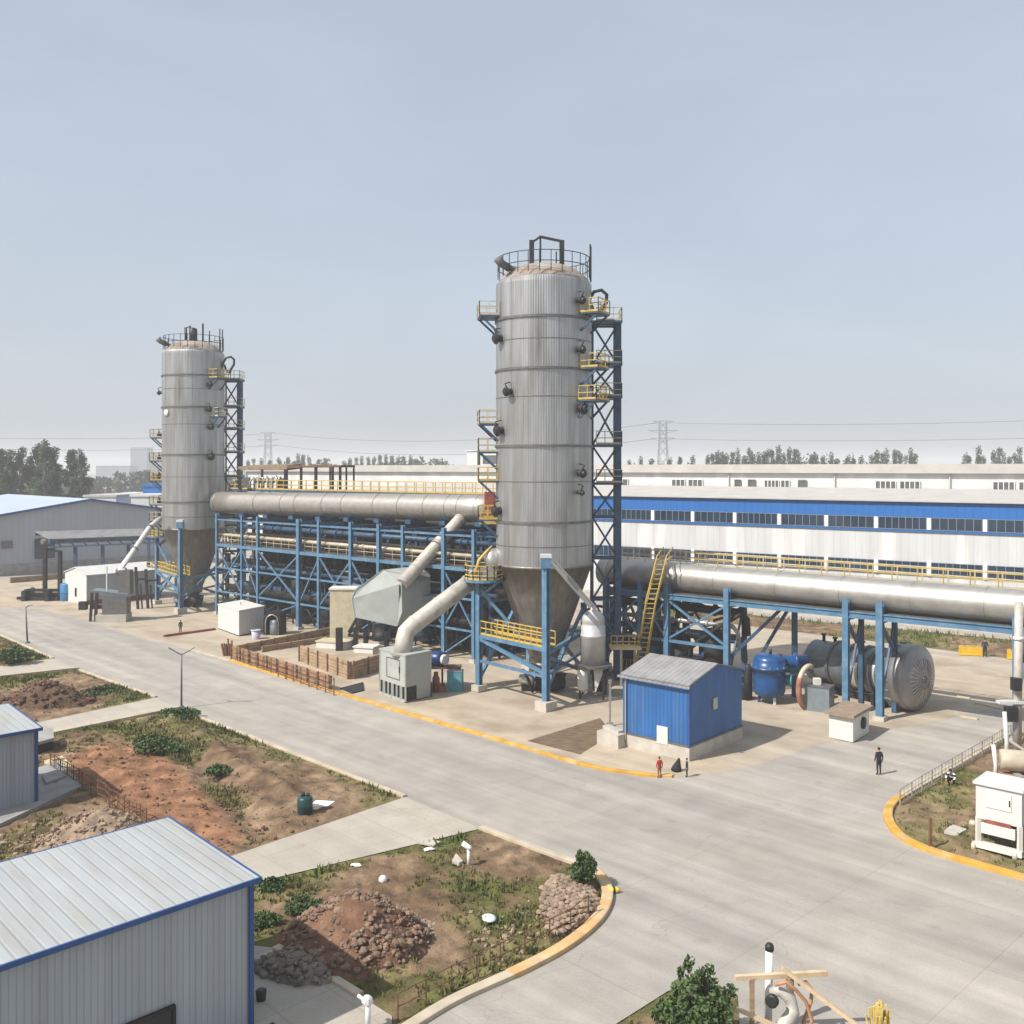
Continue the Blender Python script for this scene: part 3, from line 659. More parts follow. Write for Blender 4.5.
# inclined strut under the top left platform of the near tower
def access(c, dx, label, zs, bays, ztop):
    """lattice stair tower strapped to the right side of a tower"""
    x0, x1 = c.x + dx - 2.3, c.x + dx; y0, y1 = c.y + 3.0, c.y + 4.5
    t = thing('access_tower', label, 'stair tower', (x1, (y0 + y1) / 2, 0))
    for x, y, w in ((x1, y0, .56), (x1 - .1, y1, .3), (x0, y0, .17), (x0, y1, .15)):
        MB().hbar((x, y, 0), (x, y, ztop), w, w, t=.12).build('column', 'blued', t)
    zz = bays
    for i, (a, b) in enumerate(zip(zz, zz[1:])):
        mb = MB()
        mb.bar((x0, y0, b), (x1, y0, b), .2); mb.bar((x0, y1, b), (x1, y1, b), .2); mb.bar((x0, y0, b), (x0, y1, b), .2); mb.bar((x1, y0, b), (x1, y1, b), .2)
        mb.bar((x0, y0, a), (x1, y0, b), .17); mb.bar((x0, y0 + .04, b), (x1, y0 + .04, a), .17)
        mb.build('brace', 'blued', t)
    for z in zs:
        mb = MB(); mb.box(((x0 + x1) / 2 - .9, (y0 + y1) / 2 - .4, z), (x1 - x0 + 2.4, y1 - y0 + 1.2, .2)); pf = mb.build('deck', 'blued', t)
        a, b = (x0 + .3, y0 - .9, z + .1), (x1 + .25, y0 - .9, z + .1)
        MB().rail([V(*a), V(*b), V(x1 + .25, y1 + .1, z + .1)], 1.15, .8, .035).build('railing', 'cream', pf)
    mb = MB()
    for s_ in (-.22, .22): mb.bar((x0 + .15, y0 + .8 + s_, 0), (x0 + .15, y0 + .8 + s_, ztop), .05)
    for k in range(int(ztop / .6)): mb.bar((x0 + .15, y0 + .58, .6 * k + .3), (x0 + .15, y0 + 1.02, .6 * k + .3), .04)
    mb.build('ladder', 'cream', t)
    return t
access(C1T, 6.75, 'blue lattice stair tower against the right side of the nearer tower', [32.0, 28.2, 25.3, 21.0, 17.6], [0, 3.6, 7.2, 10.9, 14.6, 17.6, 21.0, 25.3, 28.2, 31.9], 32.2)
access(C2T, 5.5, 'blue lattice stair tower against the right side of the farther tower', [31.4, 27.6, 24.5, 21.2, 17.8], [0, 3.6, 7.2, 10.9, 14.6, 17.8, 21.2, 24.5, 27.6, 31.3], 31.6)
for c, lab, dx, r in ((C1T, 'black looped hose at the top right platform of the nearer tower', 4.6, .75), (C2T, 'black looped hose at the top right platform of the farther tower', 5.0, .85)):
    o = V(c.x + dx, c.y - .6, 33.0); mb = MB()
    mb.tube([o + V(-1.2, .2, -.7), o + V(-.7, 0, .5), o + V(-.3, 0, 1.15), o + V(.35, 0, 1.3), o + V(.8, 0, .9), o + V(.75, 0, .2), o + V(.3, 0, -.5), o + V(.2, 0, -1.0)], .16, 8)
    mb.tube([o + V(-.55, 0, .2), o + V(-.2, .1, -.9)], .13, 8)
    tag(mb.build('hose', 'black', loc=(*o.xy, o.z - 1)), lab, 'hose')

# support frame in front of and under each hopper: four posts on the corners of a square set diagonally
def support(c, label, front, left, right, back, second=False):
    t = thing('support_frame', label, 'steel frame', (c.x, c.y, 0))
    posts = [(front, 11.9, .48), (left, 9.3, .44), (right, 7.0, .40), (back, 8.0, .4)]
    for p, h, w in posts:
        cl = MB().hbar(p + V(0, 0, .7 if p is front else .35), p + V(0, 0, h), w, w, t=.10, ax=(.74, -.67, 0)).build('column', 'blue', t)
        MB().box(p + V(0, 0, .3), (1.25, 1.25, .85) if p is front else (1.0, 1.0, .5), rz=.75).build('footing', 'conc', cl)
    mb = MB(); mb.box(front + V(0, 0, 11.6), (.8, .8, .9)); mb.build('post_head', 'blue', t)
    MB().box(front + V(0, 0, 12.1), (.85, .85, .28)).build('head_cap', 'white', t)
    for a, b, z in ((left, front, 4.7), (left, front, 2.6), (front, right, 2.7), (front, right, 4.4), (left, back, 4.7), (right, back, 4.4)):
        MB().bar(a + V(0, 0, z), b + V(0, 0, z), .30 if z > 4 else .22).build('beam', 'blue', t)
    for a, b, za, zb in ((left, front, 4.5, 2.8), (front, right, 1.6, 6.6), (left, C_(c, 3.6), 8.8, 4.6), (left, back, 1.0, 8.5), (right, back, 1., 6.5), (front, right, 4.2, .9)):
        MB().bar(a + V(0, 0, za), b + V(0, 0, zb), .26).build('brace', 'blue', t)
    MB().bar(front + V(0, 0, 11.6), C_(c, 3.9) + V(1.6, -1.2, 11.2), .3).build('tie_bar', 'blue', t)
    # walkway along the front-left side with a yellow rail
    d = (front - left).normalized(); n = V(-d.y, d.x, 0)
    if n.y < 0: n = -n
    q = [left + d * .2 + V(0, 0, 4.85), front - d * .35 + V(0, 0, 4.85), front - d * .35 + n * 1.3 + V(0, 0, 4.85), left + d * .2 + n * 1.3 + V(0, 0, 4.85)]
    mb = MB(); mb.add([p + V(0, 0, -.1) for p in q] + q, [(3, 2, 1, 0), (4, 5, 6, 7), (0, 1, 5, 4), (1, 2, 6, 5), (2, 3, 7, 6), (3, 0, 4, 7)]); wk = mb.build('walkway', 'grate', t)
    MB().rail([q[0], q[1]], 1.15, .75, .04).build('railing', 'yel', wk); MB().rail([q[3], q[2]], 1.15, .75, .04).build('railing', 'yel', wk)
    # round landing on the left post
    o = left + V(.45, .15, 9.35); mb = MB(); mb.lathe([(1.75, 0), (1.75, .22)], 20, 0, o, sm=False); ld = mb.build('landing', 'blue', t)
    MB().rail(arc(o + V(0, 0, .22), 1.65, math.radians(150), math.radians(410), 12), 1.2, .7, .045, mids=2).build('railing', 'yel', ld)
    for a in (-.8, .9): MB().bar(left + V(0, 0, 8.0), o + V(1.2, a, 0), .2).build('strut', 'blue', ld)
    return t
def C_(c, r): return V(c.x - r * .5, c.y - r * .7, 0)
support(C1T, 'blue post frame with yellow rails under the nearer tower', G(546, 710), G(479, 691), V(6.4, 86.5, 0), V(1.6, 91, 0))
support(C2T, 'blue post frame with yellow rails under the farther tower', G(180.5, 613.5), G(157, 604), V(-40.2, 137, 0), V(-46, 141, 0), True)
# discharge machinery under the hoppers
for c, lab in ((C1T, 'dark discharge valve and motor under the hopper of the nearer tower'), (C2T, 'dark discharge valve and motor under the hopper of the farther tower')):
    t = thing('discharge_valve', lab, 'machine', (c.x, c.y - .6, 0))
    MB().box(c + V(0, -.6, .55), (1.5, 1.3, 1.1)).box(c + V(-1.4, -1.1, .5), (1.1, .9, .9)).lathe([(.1, -.7), (.75, -.7), (.75, .7), (.1, .7)], 18, 0, c + V(.9, -1.6, .9), (1, .3, 0)).build('housing', 'dark', t)
    MB().lathe([(.42, -.6), (.42, .5), (.2, .7)], 16, 0, c + V(-1.5, -1.5, 1.0), (1, -.5, 0)).build('motor', 'pipe_s', t)
    MB().tube([c + V(-1.2, -.5, 1.2), c + V(-1.8, -1.4, 1.8), c + V(-1.4, -2.2, 1.2), c + V(-1.0, -2.4, .1)], .12, 8).tube([c + V(1.2, -.5, .2), c + V(1.8, -1.5, 1.5), c + V(.9, -2.2, 1.7)], .12, 8).build('hose', 'black', t)

# ================================================================ pipe racks
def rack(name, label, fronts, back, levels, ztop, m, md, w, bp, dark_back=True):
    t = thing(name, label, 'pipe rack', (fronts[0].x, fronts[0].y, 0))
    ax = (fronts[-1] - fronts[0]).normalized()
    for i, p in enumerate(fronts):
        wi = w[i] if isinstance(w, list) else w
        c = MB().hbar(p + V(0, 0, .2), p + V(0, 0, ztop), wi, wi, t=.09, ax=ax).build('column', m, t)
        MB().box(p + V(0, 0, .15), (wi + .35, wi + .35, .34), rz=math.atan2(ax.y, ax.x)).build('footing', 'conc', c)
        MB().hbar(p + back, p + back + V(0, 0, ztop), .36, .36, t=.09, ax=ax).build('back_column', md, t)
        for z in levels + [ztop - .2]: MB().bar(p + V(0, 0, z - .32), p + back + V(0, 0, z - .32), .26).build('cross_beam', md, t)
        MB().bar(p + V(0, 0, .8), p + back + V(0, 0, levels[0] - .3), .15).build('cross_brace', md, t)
    return t
def legline(x): k = (x - CX) / F; d = 91.27 / (1 + .915 * k); return V(k * d, d, 0)
PX1 = [217, 242, 258, 299, 319, 351, 379, 403, 444, 474]
FR1 = [legline(x) for x in PX1]; BK1 = V(.675, .738, 0) * 5.5
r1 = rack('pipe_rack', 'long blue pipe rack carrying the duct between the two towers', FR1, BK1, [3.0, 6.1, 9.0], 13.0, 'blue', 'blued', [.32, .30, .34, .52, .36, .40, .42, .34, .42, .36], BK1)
pat = [('x', 0), ('d', 0), ('x', 1), ('u', 0), ('x', 0), ('d', 1), ('u', 0), ('d', 0), ('x', 1)]
for i, (a, b) in enumerate(zip(FR1, FR1[1:])):
    for z, s in ((3.0, .2), (6.1, .2), (9.0, .36), (12.3, .16)):
        MB().bar(a + V(0, 0, z), b + V(0, 0, z), s * .8, s).build('beam', 'blue', r1)
    mb = MB(); off = V(-.05, -.05, 0) * 0
    k, q = pat[i]; z0, z1 = (3.1, 8.8)
    if k in 'xd': mb.bar(a + V(0, 0, 8.8), b + V(0, 0, 3.1), .15)
    if k in 'xu': mb.bar(a + V(.05, .05, 3.1), b + V(.05, .05, 8.8), .15)
    if q: mb.bar(a + V(0, 0, .4), b + V(0, 0, 2.9), .13)
    mb.build('brace', 'blue', r1)
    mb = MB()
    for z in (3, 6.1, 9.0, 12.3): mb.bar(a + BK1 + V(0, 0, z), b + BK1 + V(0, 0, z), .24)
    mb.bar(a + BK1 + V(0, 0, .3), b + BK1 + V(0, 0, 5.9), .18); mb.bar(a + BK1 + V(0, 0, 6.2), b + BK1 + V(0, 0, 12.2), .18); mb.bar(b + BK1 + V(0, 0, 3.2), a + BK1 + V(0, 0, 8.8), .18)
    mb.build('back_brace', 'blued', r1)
e1 = (FR1[-1] - FR1[0]).normalized(); n1 = V(.675, .738, 0)
def strip(a, b, w, n, z, th, m, name, parent):
    q = [a, b, b + n * w, a + n * w]; mb = MB(); q = [p + V(0, 0, z) for p in q]
    mb.add([p - V(0, 0, th) for p in q] + q, [(3, 2, 1, 0), (4, 5, 6, 7), (0, 1, 5, 4), (1, 2, 6, 5), (2, 3, 7, 6), (3, 0, 4, 7)])
    return mb.build(name, m, parent)
s0, s1 = FR1[0] - e1 * .5, FR1[-1] + e1 * 1.5
wk = strip(s0 + n1 * .4, s1 + n1 * .4, 4.6, n1, 9.25, .12, 'grate', 'walkway', r1)
MB().rail([s0 + n1 * .5 + V(0, 0, 9.25), s1 + n1 * .5 + V(0, 0, 9.25)], 1.1, 1.6, .028, toe=False).build('railing', 'cream', wk)
MB().rail([s0 + n1 * 3.2 + V(0, 0, 9.25), s1 + n1 * 3.2 + V(0, 0, 9.25)], 1.1, 1.6, .035, toe=False).build('railing', 'grate', wk)
# the big duct and its bands
def duct(name, label, a, b, r, m, seams, band=.05, elbow=None):
    t = thing(name, label, 'duct', ((a.x + b.x) / 2, (a.y + b.y) / 2, min(a.z, b.z) - r))
    pts = [a.lerp(b, i / 12) for i in range(13)]
    MB().tube(pts, r, 40).build('pipe_shell', m, t)
    d = (b - a).normalized()
    for s in seams:
        p = a.lerp(b, s); MB().lathe([(r - .01, -.05), (r + band, -.05), (r + band, .05), (r - .01, .05)], 40, 0, p, d, sm=False, cap=False).build('joint_band', m, t)
    return t
DA, DB = P(219, 502.5, 131.2), P(500, 509, 100.5)
duct('long_duct', 'long dull steel duct running from the farther tower behind the nearer one', DA, DB, 1.46, 'duct', [.012, .19, .30, .355, .46, .53, .64, .72, .80, .865, .90, .95])
for i, p in enumerate(FR1):
    s = i / (len(FR1) - 1) * .93 + .03; q = DA.lerp(DB, s)
    MB().box(q - V(0, 0, 1.6), (.9, 2.4, .45), rz=math.atan2(n1.y, n1.x) + math.pi / 2).bar(q - V(.0, .0, 1.7), V(q.x, q.y, 12.6), .3).build('saddle', 'blued', r1)
# catwalk behind the duct, with its canopy
nb = V(.45, .9, 0).normalized()
ca, cb = DA + nb * 1.8, DB + nb * 1.8; ca.z = cb.z = 0
ct = thing('catwalk', 'high catwalk with yellow rail behind the long dull duct', 'catwalk', (ca.x, ca.y, 0))
dk = strip(ca, cb, 1.6, nb, 16.15, .3, 'blued', 'deck', ct)
MB().rail([ca + V(0, 0, 16.15), cb + V(0, 0, 16.15)], 1.25, 1.5, .04).build('railing', 'yel', ct)
MB().rail([ca + nb * 1.6 + V(0, 0, 16.15), cb + nb * 1.6 + V(0, 0, 16.15)], 1.25, 1.5, .04).build('railing', 'yel', ct)
for i in range(9):
    p = ca.lerp(cb, (i + .5) / 9) + nb * .8
    MB().bar(p, p + V(0, 0, 15.9), .3).build('post', 'blued', ct)
cp = thing('canopy', 'brown sheet canopy on dark posts above the long duct', 'canopy', (*P(290, 470, 126).xy, 16.15))
ka, kb, kc = P(238, 467, 131), P(287, 467, 127), P(341, 466.5, 122)
MB().add([ka + V(0, 0, .05), kb + V(0, 0, .25), kb + nb * 3 + V(0, 0, .45), ka + nb * 3 + V(0, 0, .3), ka + V(0, 0, -.45), kb + V(0, 0, -.45), kb + nb * 3 + V(0, 0, -.2), ka + nb * 3 + V(0, 0, -.2)], [(0, 1, 2, 3), (7, 6, 5, 4), (4, 5, 1, 0), (5, 6, 2, 1), (6, 7, 3, 2), (7, 4, 0, 3)]).build('roof', mat('brown_sheet', (.22, .165, .11), .8, var=.25), cp)
MB().add([kb + V(0, 0, .18), kc + V(0, 0, .18), kc + nb * 3 + V(0, 0, .2), kb + nb * 3 + V(0, 0, .2), kb + V(0, 0, -.12), kc + V(0, 0, -.12), kc + nb * 3 + V(0, 0, -.1), kb + nb * 3 + V(0, 0, -.1)], [(0, 1, 2, 3), (7, 6, 5, 4), (4, 5, 1, 0), (5, 6, 2, 1), (6, 7, 3, 2), (7, 4, 0, 3)]).build('roof', 'rust', cp)
for s, q in ((.03, ka), (.5, None), (.98, kb)):
    p = ka.lerp(kb, s); MB().bar(V(p.x, p.y, 16.1), V(p.x, p.y, p.z - .3), .45 if s > .9 else .28).build('post', 'dark', cp)
for s in (.27, .55, .85, .985):
    p = kb.lerp(kc, s); MB().bar(V(p.x, p.y, 16.1), V(p.x, p.y, p.z), .3).build('post', 'dark', cp)
    p = p + nb * 2.9; MB().bar(V(p.x, p.y, 16.1), V(p.x, p.y, p.z), .2).build('post', 'dark', cp)
t = thing('pipe_manifold', 'cluster of pale pipe bends under the brown canopy', 'machine', (*P(262, 480, 129).xy, 16.2))
o = P(262, 484, 129); mb = MB()
for k in range(7):
    x = -1.6 + k * .6; mb.tube([o + V(x, 0, -.5), o + V(x, 0, .3 + .2 * (k % 3)), o + V(x + .5, -.2, .9 + .15 * (k % 2)), o + V(x + .9, 0, .2)], .15, 8)
mb.build('pipe', 'pipe_s', t); MB().box(o + V(-2.2, .6, .2), (.8, .8, 1.4)).build('valve_box', 'seam', t); MB().box(o + V(2.4, .5, .1), (.9, .8, 1.3)).build('valve_box', 'seam', t)
# lengthwise pipes lying in the rack, some coloured dark in place of shade
for z, off, r, m, lab in ((10.25, .9, .22, 'pipe_b', 'beige pipe along the front of the long rack walkway'), (9.8, 1.9, .30, 'dark', 'shade coloured pipe lying on the long rack walkway'), (11.3, 3.4, .30, 'blued', 'dark blue pipe high in the rear of the long rack'),
                      (6.5, 1.2, .22, 'blued', 'thin dark blue pipe on the middle level of the long rack'), (6.75, 2.6, .50, 'dark', 'thick shade coloured pipe on the middle level of the long rack'), (6.5, 4.2, .35, 'pipe_s', 'steel pipe at the rear of the middle rack level'),
                      (3.4, 1.8, .42, 'dark', 'shade coloured pipe on the lowest level of the long rack'), (3.5, 3.6, .6, 'blued', 'thick dark blue pipe on the lowest level of the long rack'), (10.2, 4.4, .24, 'pipe_b', 'beige pipe at the rear of the long rack walkway'), (12.2, 1.4, .14, 'blued', 'thin blue pipe just under the long dull duct')):
    a, b = FR1[0] + n1 * off + V(0, 0, z), FR1[-1] + n1 * off + e1 * 2 + V(0, 0, z); t = thing('pipe', lab, 'pipe', (*((a + b) / 2).xy, z - r))
    MB().tube([a, b], r, 12).build('pipe_run', m, t)
    for k in range(1, 7):
        p = a.lerp(b, k / 7 + .02 * (k % 3)); MB().lathe([(r, -.08), (r * 1.45, -.08), (r * 1.45, .08), (r, .08)], 14, 0, p, b - a, sm=False, cap=False).build('flange', m if m != 'pipe_b' else 'cream', t)
# machinery standing inside the rack, the shade there put into dark colours
for x, f, r, h, m, lab in ((233, .62, .9, 5.4, 'dark', 'shade coloured upright vessel behind the first rack posts'), (281, .55, 1.3, 5.6, 'dark', 'shade coloured upright vessel behind the thick rack post'), (330, .7, 1.7, 7.6, 'cone', 'brown steel vessel inside the middle of the long rack'),
                      (362, .62, 1.3, 5.8, 'dark', 'shade coloured upright vessel behind the pale hopper'), (398, .7, 1.3, 7.4, 'blued', 'dark blue upright vessel in the right half of the long rack'), (428, .6, 1.0, 5.0, 'dark', 'shade coloured upright vessel between the two inclined pipes'), (459, .6, 1.2, 6.4, 'dark', 'shade coloured upright vessel behind the lower inclined pipe'), (249, .35, .7, 2.6, 'blued', 'small dark blue vessel low inside the left end of the rack'), (313, .38, .8, 2.7, 'dark', 'small shade coloured vessel low beside the thick rack post')):
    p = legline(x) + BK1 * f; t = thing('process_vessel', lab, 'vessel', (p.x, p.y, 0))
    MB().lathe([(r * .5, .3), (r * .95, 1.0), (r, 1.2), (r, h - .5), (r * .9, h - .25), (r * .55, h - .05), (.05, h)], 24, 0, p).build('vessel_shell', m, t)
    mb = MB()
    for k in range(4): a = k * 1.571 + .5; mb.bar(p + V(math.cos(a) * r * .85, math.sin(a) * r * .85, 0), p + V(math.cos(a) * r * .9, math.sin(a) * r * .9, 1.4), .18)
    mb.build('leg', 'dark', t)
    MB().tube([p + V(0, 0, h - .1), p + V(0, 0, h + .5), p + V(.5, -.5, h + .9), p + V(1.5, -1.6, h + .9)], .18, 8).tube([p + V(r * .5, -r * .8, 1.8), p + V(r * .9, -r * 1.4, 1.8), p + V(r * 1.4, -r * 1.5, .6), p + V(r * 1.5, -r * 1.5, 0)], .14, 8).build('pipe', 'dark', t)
# tangle of bent service pipes between the levels
for i in range(9):
    a = FR1[i].lerp(FR1[i + 1], .5) + n1 * (1.6 + .5 * (i % 3)); L = (FR1[i + 1] - FR1[i]).length
    t = thing('service_pipes', 'bent service pipes in the %s rack bay from the farther tower' % ('first', 'second', 'third', 'fourth', 'fifth', 'sixth', 'seventh', 'eighth', 'ninth')[i], 'pipes', (a.x, a.y, 0), group='bent service pipes in the bays of the long rack')
    for k in range(7):
        p = a + e1 * random.uniform(-.45, .45) * L + n1 * random.uniform(0, 2.4) + V(0, 0, random.choice([.3, 3.3, 3.4, 6.4]))
        pts = [p]
        for q in range(4): pts.append(pts[-1] + random.choice([V(0, 0, random.uniform(.7, 1.6)), e1 * random.uniform(-1.2, 1.2), n1 * random.uniform(-.9, .9) + V(0, 0, .4)]))
        MB().tube(pts, random.choice([.07, .1, .14]), 7).build('pipe', random.choice(['dark', 'blued', 'dark', 'pipe_s']), t)
# added dark house behind the rack, standing in for the shade there
a, b = FR1[0] + BK1 * 1.25, FR1[-1] + BK1 * 1.25; mb = MB(); q = [a, b, b + n1 * 5, a + n1 * 5]
mb.prism([p.xy for p in q], 0, 12.6); t = thing('shade_backing_house', 'long low dark house added as shade behind the pipe rack', 'building', (*((a + b) / 2).xy, 0)); mb.build('wall', mat('shade_dark_cladding', (.018, .019, .022), .7, var=.35, scale=.6), t)
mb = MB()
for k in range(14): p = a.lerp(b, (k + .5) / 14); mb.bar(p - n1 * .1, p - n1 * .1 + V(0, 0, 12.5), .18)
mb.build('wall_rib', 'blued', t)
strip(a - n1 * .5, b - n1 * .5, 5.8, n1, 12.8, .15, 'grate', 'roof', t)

# ---------------------------------------------------------------- right duct and rack
RA, RB = V(8.6, 91.6, 9.3), V(47.0, 57.7, 9.3)
er = (RB - RA).normalized(); nr = V(-er.y, er.x, 0)
duct('bright_duct', 'long bright steel duct running out to the right of the nearer tower', RA, RB, 1.2, 'duct2', [.02, .13, .24, .35, .455, .56, .66, .755, .85, .94], .03)
F0, F1v = V(6.65, 90.8, 0), V(35.2, 66.8, 0)
def rl(x):
    k = (x - CX) / F; d = F1v - F0; s = (k * F0.y - F0.x) / (d.x - k * d.y); return F0 + d * s
FR2 = [rl(x) for x in (606, 640, 667, 727, 846, 880, 1016)]
BK2 = nr * 3.0 if nr.y > 0 else -nr * 3.0
n2 = BK2.normalized()
r2 = rack('pipe_rack', 'blue post rack under the bright duct right of the nearer tower', FR2, BK2, [7.7], 8.9, 'blue', 'blued', [.44, .36, .46, .46, .46, .50, .4], BK2)
for a, b in zip(FR2, FR2[1:]):
    MB().hbar(a + V(0, 0, 7.75), b + V(0, 0, 7.75), .30, .50, t=.08).build('beam', 'blue', r2)
    MB().bar(a + BK2 + V(0, 0, 7.75), b + BK2 + V(0, 0, 7.75), .30, .4).build('back_beam', 'blue', r2)
wk = strip(FR2[0] + n2 * .3, FR2[-1] + n2 * .3 + er * 9, 2.4, n2, 8.02, .08, 'grate', 'walkway', r2)
MB().bar(FR2[-1] + V(0, 0, 7.75), FR2[-1] + er * 9 + V(0, 0, 7.75), .3, .5).build('beam', 'blue', r2)
for k, (a, b) in enumerate(zip(FR2[:4], FR2[1:4])):
    MB().bar(a + V(0, 0, 3.9), b + V(0, 0, 3.9), .24).build('beam', 'blue', r2); MB().bar(a + BK2 + V(0, 0, 3.9), b + BK2 + V(0, 0, 3.9), .22).build('back_beam', 'blued', r2)
    MB().bar(a + V(0, 0, 4.0), b + V(0, 0, 7.5), .17).build('brace', 'blue', r2); MB().bar(a + V(0, 0, 7.5), b + V(0, 0, 4.0), .17).build('brace', 'blue', r2)
    MB().bar(a + BK2 + V(0, 0, .3), b + BK2 + V(0, 0, 7.4), .2).build('back_brace', 'blued', r2); MB().bar(a + BK2 + V(0, 0, 7.4), b + BK2 + V(0, 0, .3), .2).build('back_brace', 'blued', r2)
for a, b, za, zb in ((FR2[3] + BK2, FR2[4] + BK2 * 1.0 - er * 6, .5, 7.5), (FR2[3] + V(.2, .2, 0), FR2[3] + BK2 * .9 + er * 3.5, 3.0, 7.2), (FR2[4], FR2[4] + BK2, 7.4, 4.5), (FR2[5], FR2[5] + BK2, 7.4, 4.8)):
    MB().bar(a + V(0, 0, za), b + V(0, 0, zb), .24).build('brace', 'blued', r2)
p_ = FR2[3].lerp(FR2[4], .45) + BK2; MB().hbar(p_, p_ + V(0, 0, 7.6), .4, .4, t=.09).build('back_column', 'blued', r2)
# catwalk behind the bright duct
ra, rb = RA + n2 * 1.35 + V(0, 0, 1.05), RB + n2 * 1.35 + V(0, 0, 1.05)
ct = thing('catwalk', 'cream edged catwalk with thin rail along the top of the bright duct', 'catwalk', (ra.x, ra.y, ra.z - 3))
strip(V(ra.x, ra.y, 0), V(rb.x, rb.y, 0), 1.1, n2, ra.z, .16, 'cream', 'deck', ct)
MB().rail([ra, rb], 1.05, 1.9, .035, toe=False).build('railing', 'yel', ct); MB().rail([ra + n2 * 1.1, rb + n2 * 1.1], 1.05, 1.9, .04, toe=False).build('railing', 'cream', ct)
for i in range(6):
    p = ra.lerp(rb, (i + .4) / 6) + n2 * .5
    MB().bar(p - V(0, 0, .1), V(p.x, p.y, 7.9), .2).build('post', 'blued', ct)
# yellow ladder stair up the side of the bright duct
lt = thing('ladder_stair', 'yellow steel ladder stair rising behind the blue shed to the bright duct', 'ladder', (*G(638, 683).xy, 0))
p0, p1, p2, p3 = G(638, 683), P(651, 601, 84.3), P(661, 562, 84.3), P(668, 556, 86.5)
sd = V(.82, .0, 0) * .5
for s in (-1, 1):
    MB().bar(p0 + sd * s, p1 + sd * s, .10, .20).bar(p1 + sd * s, p2 + sd * s, .10, .20).bar(p2 + sd * s, p3 + sd * s, .1, .2).build('stringer', 'yel', lt)
    MB().tube([p0 + sd * s + V(-.1, -.55, .9), p1 + sd * s + V(0, -.55, .5), p2 + sd * s + V(0, -.5, .6), p3 + sd * s + V(0, -.2, .8)], .05, 6).build('handrail', 'yel', lt)
mb = MB()
for k in range(17): p = p0.lerp(p1, (k + .5) / 17); mb.box(p, (.8, .26, .06))
for k in range(8): p = p1.lerp(p2, (k + .5) / 8); mb.box(p, (.8, .26, .06))
mb.build('tread', 'yel', lt)
for k in (.25, .5, .75): p = p0.lerp(p1, k); MB().bar(p + sd, p + sd + V(0, -.55, .7), .05).bar(p - sd, p - sd + V(0, -.55, .7), .05).build('rail_post', 'yel', lt)
lp = thing('landing_stage', 'small yellow railed landing on a thin post beside the silver vessel', 'platform', (*P(625, 648, 85).xy, 0))
o = P(625, 647, 85); dk = MB().box(o, (2.7, 1.6, .22)).build('deck', 'cream', lp); MB().rail([o + V(-1.3, -.75, .1), o + V(1.3, -.75, .1), o + V(1.3, .75, .1)], 1.0, .55, .035).build('railing', 'yel', dk)
MB().bar(V(o.x - .4, o.y - .5, 0), V(o.x - .4, o.y - .5, o.z - .1), .2).build('post', 'pipe_s', lp); MB().bar(V(o.x + .9, o.y + .5, 0), V(o.x + .9, o.y + .5, o.z - .1), .2).build('post', 'pipe_s', lp)
# dark gear behind the blue shed: round frames, pipes
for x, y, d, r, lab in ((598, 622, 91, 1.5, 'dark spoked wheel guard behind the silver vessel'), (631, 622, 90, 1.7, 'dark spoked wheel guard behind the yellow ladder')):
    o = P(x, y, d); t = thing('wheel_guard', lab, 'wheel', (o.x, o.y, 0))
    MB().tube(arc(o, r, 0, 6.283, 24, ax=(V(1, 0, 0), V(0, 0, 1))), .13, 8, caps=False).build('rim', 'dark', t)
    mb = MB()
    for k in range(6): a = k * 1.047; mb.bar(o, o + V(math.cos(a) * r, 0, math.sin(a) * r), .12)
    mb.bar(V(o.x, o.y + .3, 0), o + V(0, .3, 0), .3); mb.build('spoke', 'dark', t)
for (pts, r, m, lab) in (([(672, 640, 87), (680, 605, 87), (690, 600, 87), (706, 608, 86)], .22, 'dark', 'dark bent pipe hanging under the bright duct behind the shed'), ([(612, 650, 89), (612, 600, 89), (640, 592, 88), (650, 596, 88)], .25, 'blued', 'dark blue bent pipe behind the small yellow landing'),
                    ([(676, 660, 85), (700, 640, 84), (722, 625, 82), (745, 612, 81)], .20, 'dark', 'dark slanting pipe rising over the blue saucer tank'), ([(690, 655, 86), (688, 622, 86), (676, 600, 86)], .15, 'dark', 'thin dark upright pipe behind the yellow ladder'), ([(652, 668, 88), (652, 610, 88)], .7, 'dark', 'fat dark standpipe behind the yellow ladder'), ([(662, 658, 89), (662, 618, 89)], .9, 'blued', 'fat dark blue standpipe behind the blue shed')):
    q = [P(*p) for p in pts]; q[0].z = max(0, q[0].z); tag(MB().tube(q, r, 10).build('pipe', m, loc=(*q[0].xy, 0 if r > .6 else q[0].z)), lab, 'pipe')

for x, y, d, w, h, m, lab in ((690, 662, 84, 2.0, 2.6, 'dark', 'dark gear box behind the roof of the blue shed'), (672, 664, 88, 2.2, 4.2, 'blued', 'dark blue fan casing behind the yellow ladder'), (709, 664, 87, 1.4, 3.4, 'dark', 'dark pump housing behind the blue saucer tank'), (655, 664, 91, 2.6, 5.0, 'dark', 'dark filter casing deep behind the yellow ladder')):
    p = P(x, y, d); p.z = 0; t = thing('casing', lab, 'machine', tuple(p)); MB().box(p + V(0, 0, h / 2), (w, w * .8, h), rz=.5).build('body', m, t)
    MB().lathe([(w * .2, -w * .1), (w * .42, 0), (w * .42, w * .5), (w * .2, w * .6)], 18, 0, p + V(0, -w * .5, h * .6), (.5, -1, 0)).build('drive_cover', m, t); MB().tube([p + V(0, 0, h), p + V(0, 0, h + .8), p + V(.8, .2, h + 1.4), p + V(2.0, .3, h + 1.5)], .16, 8).build('pipe', 'dark', t)
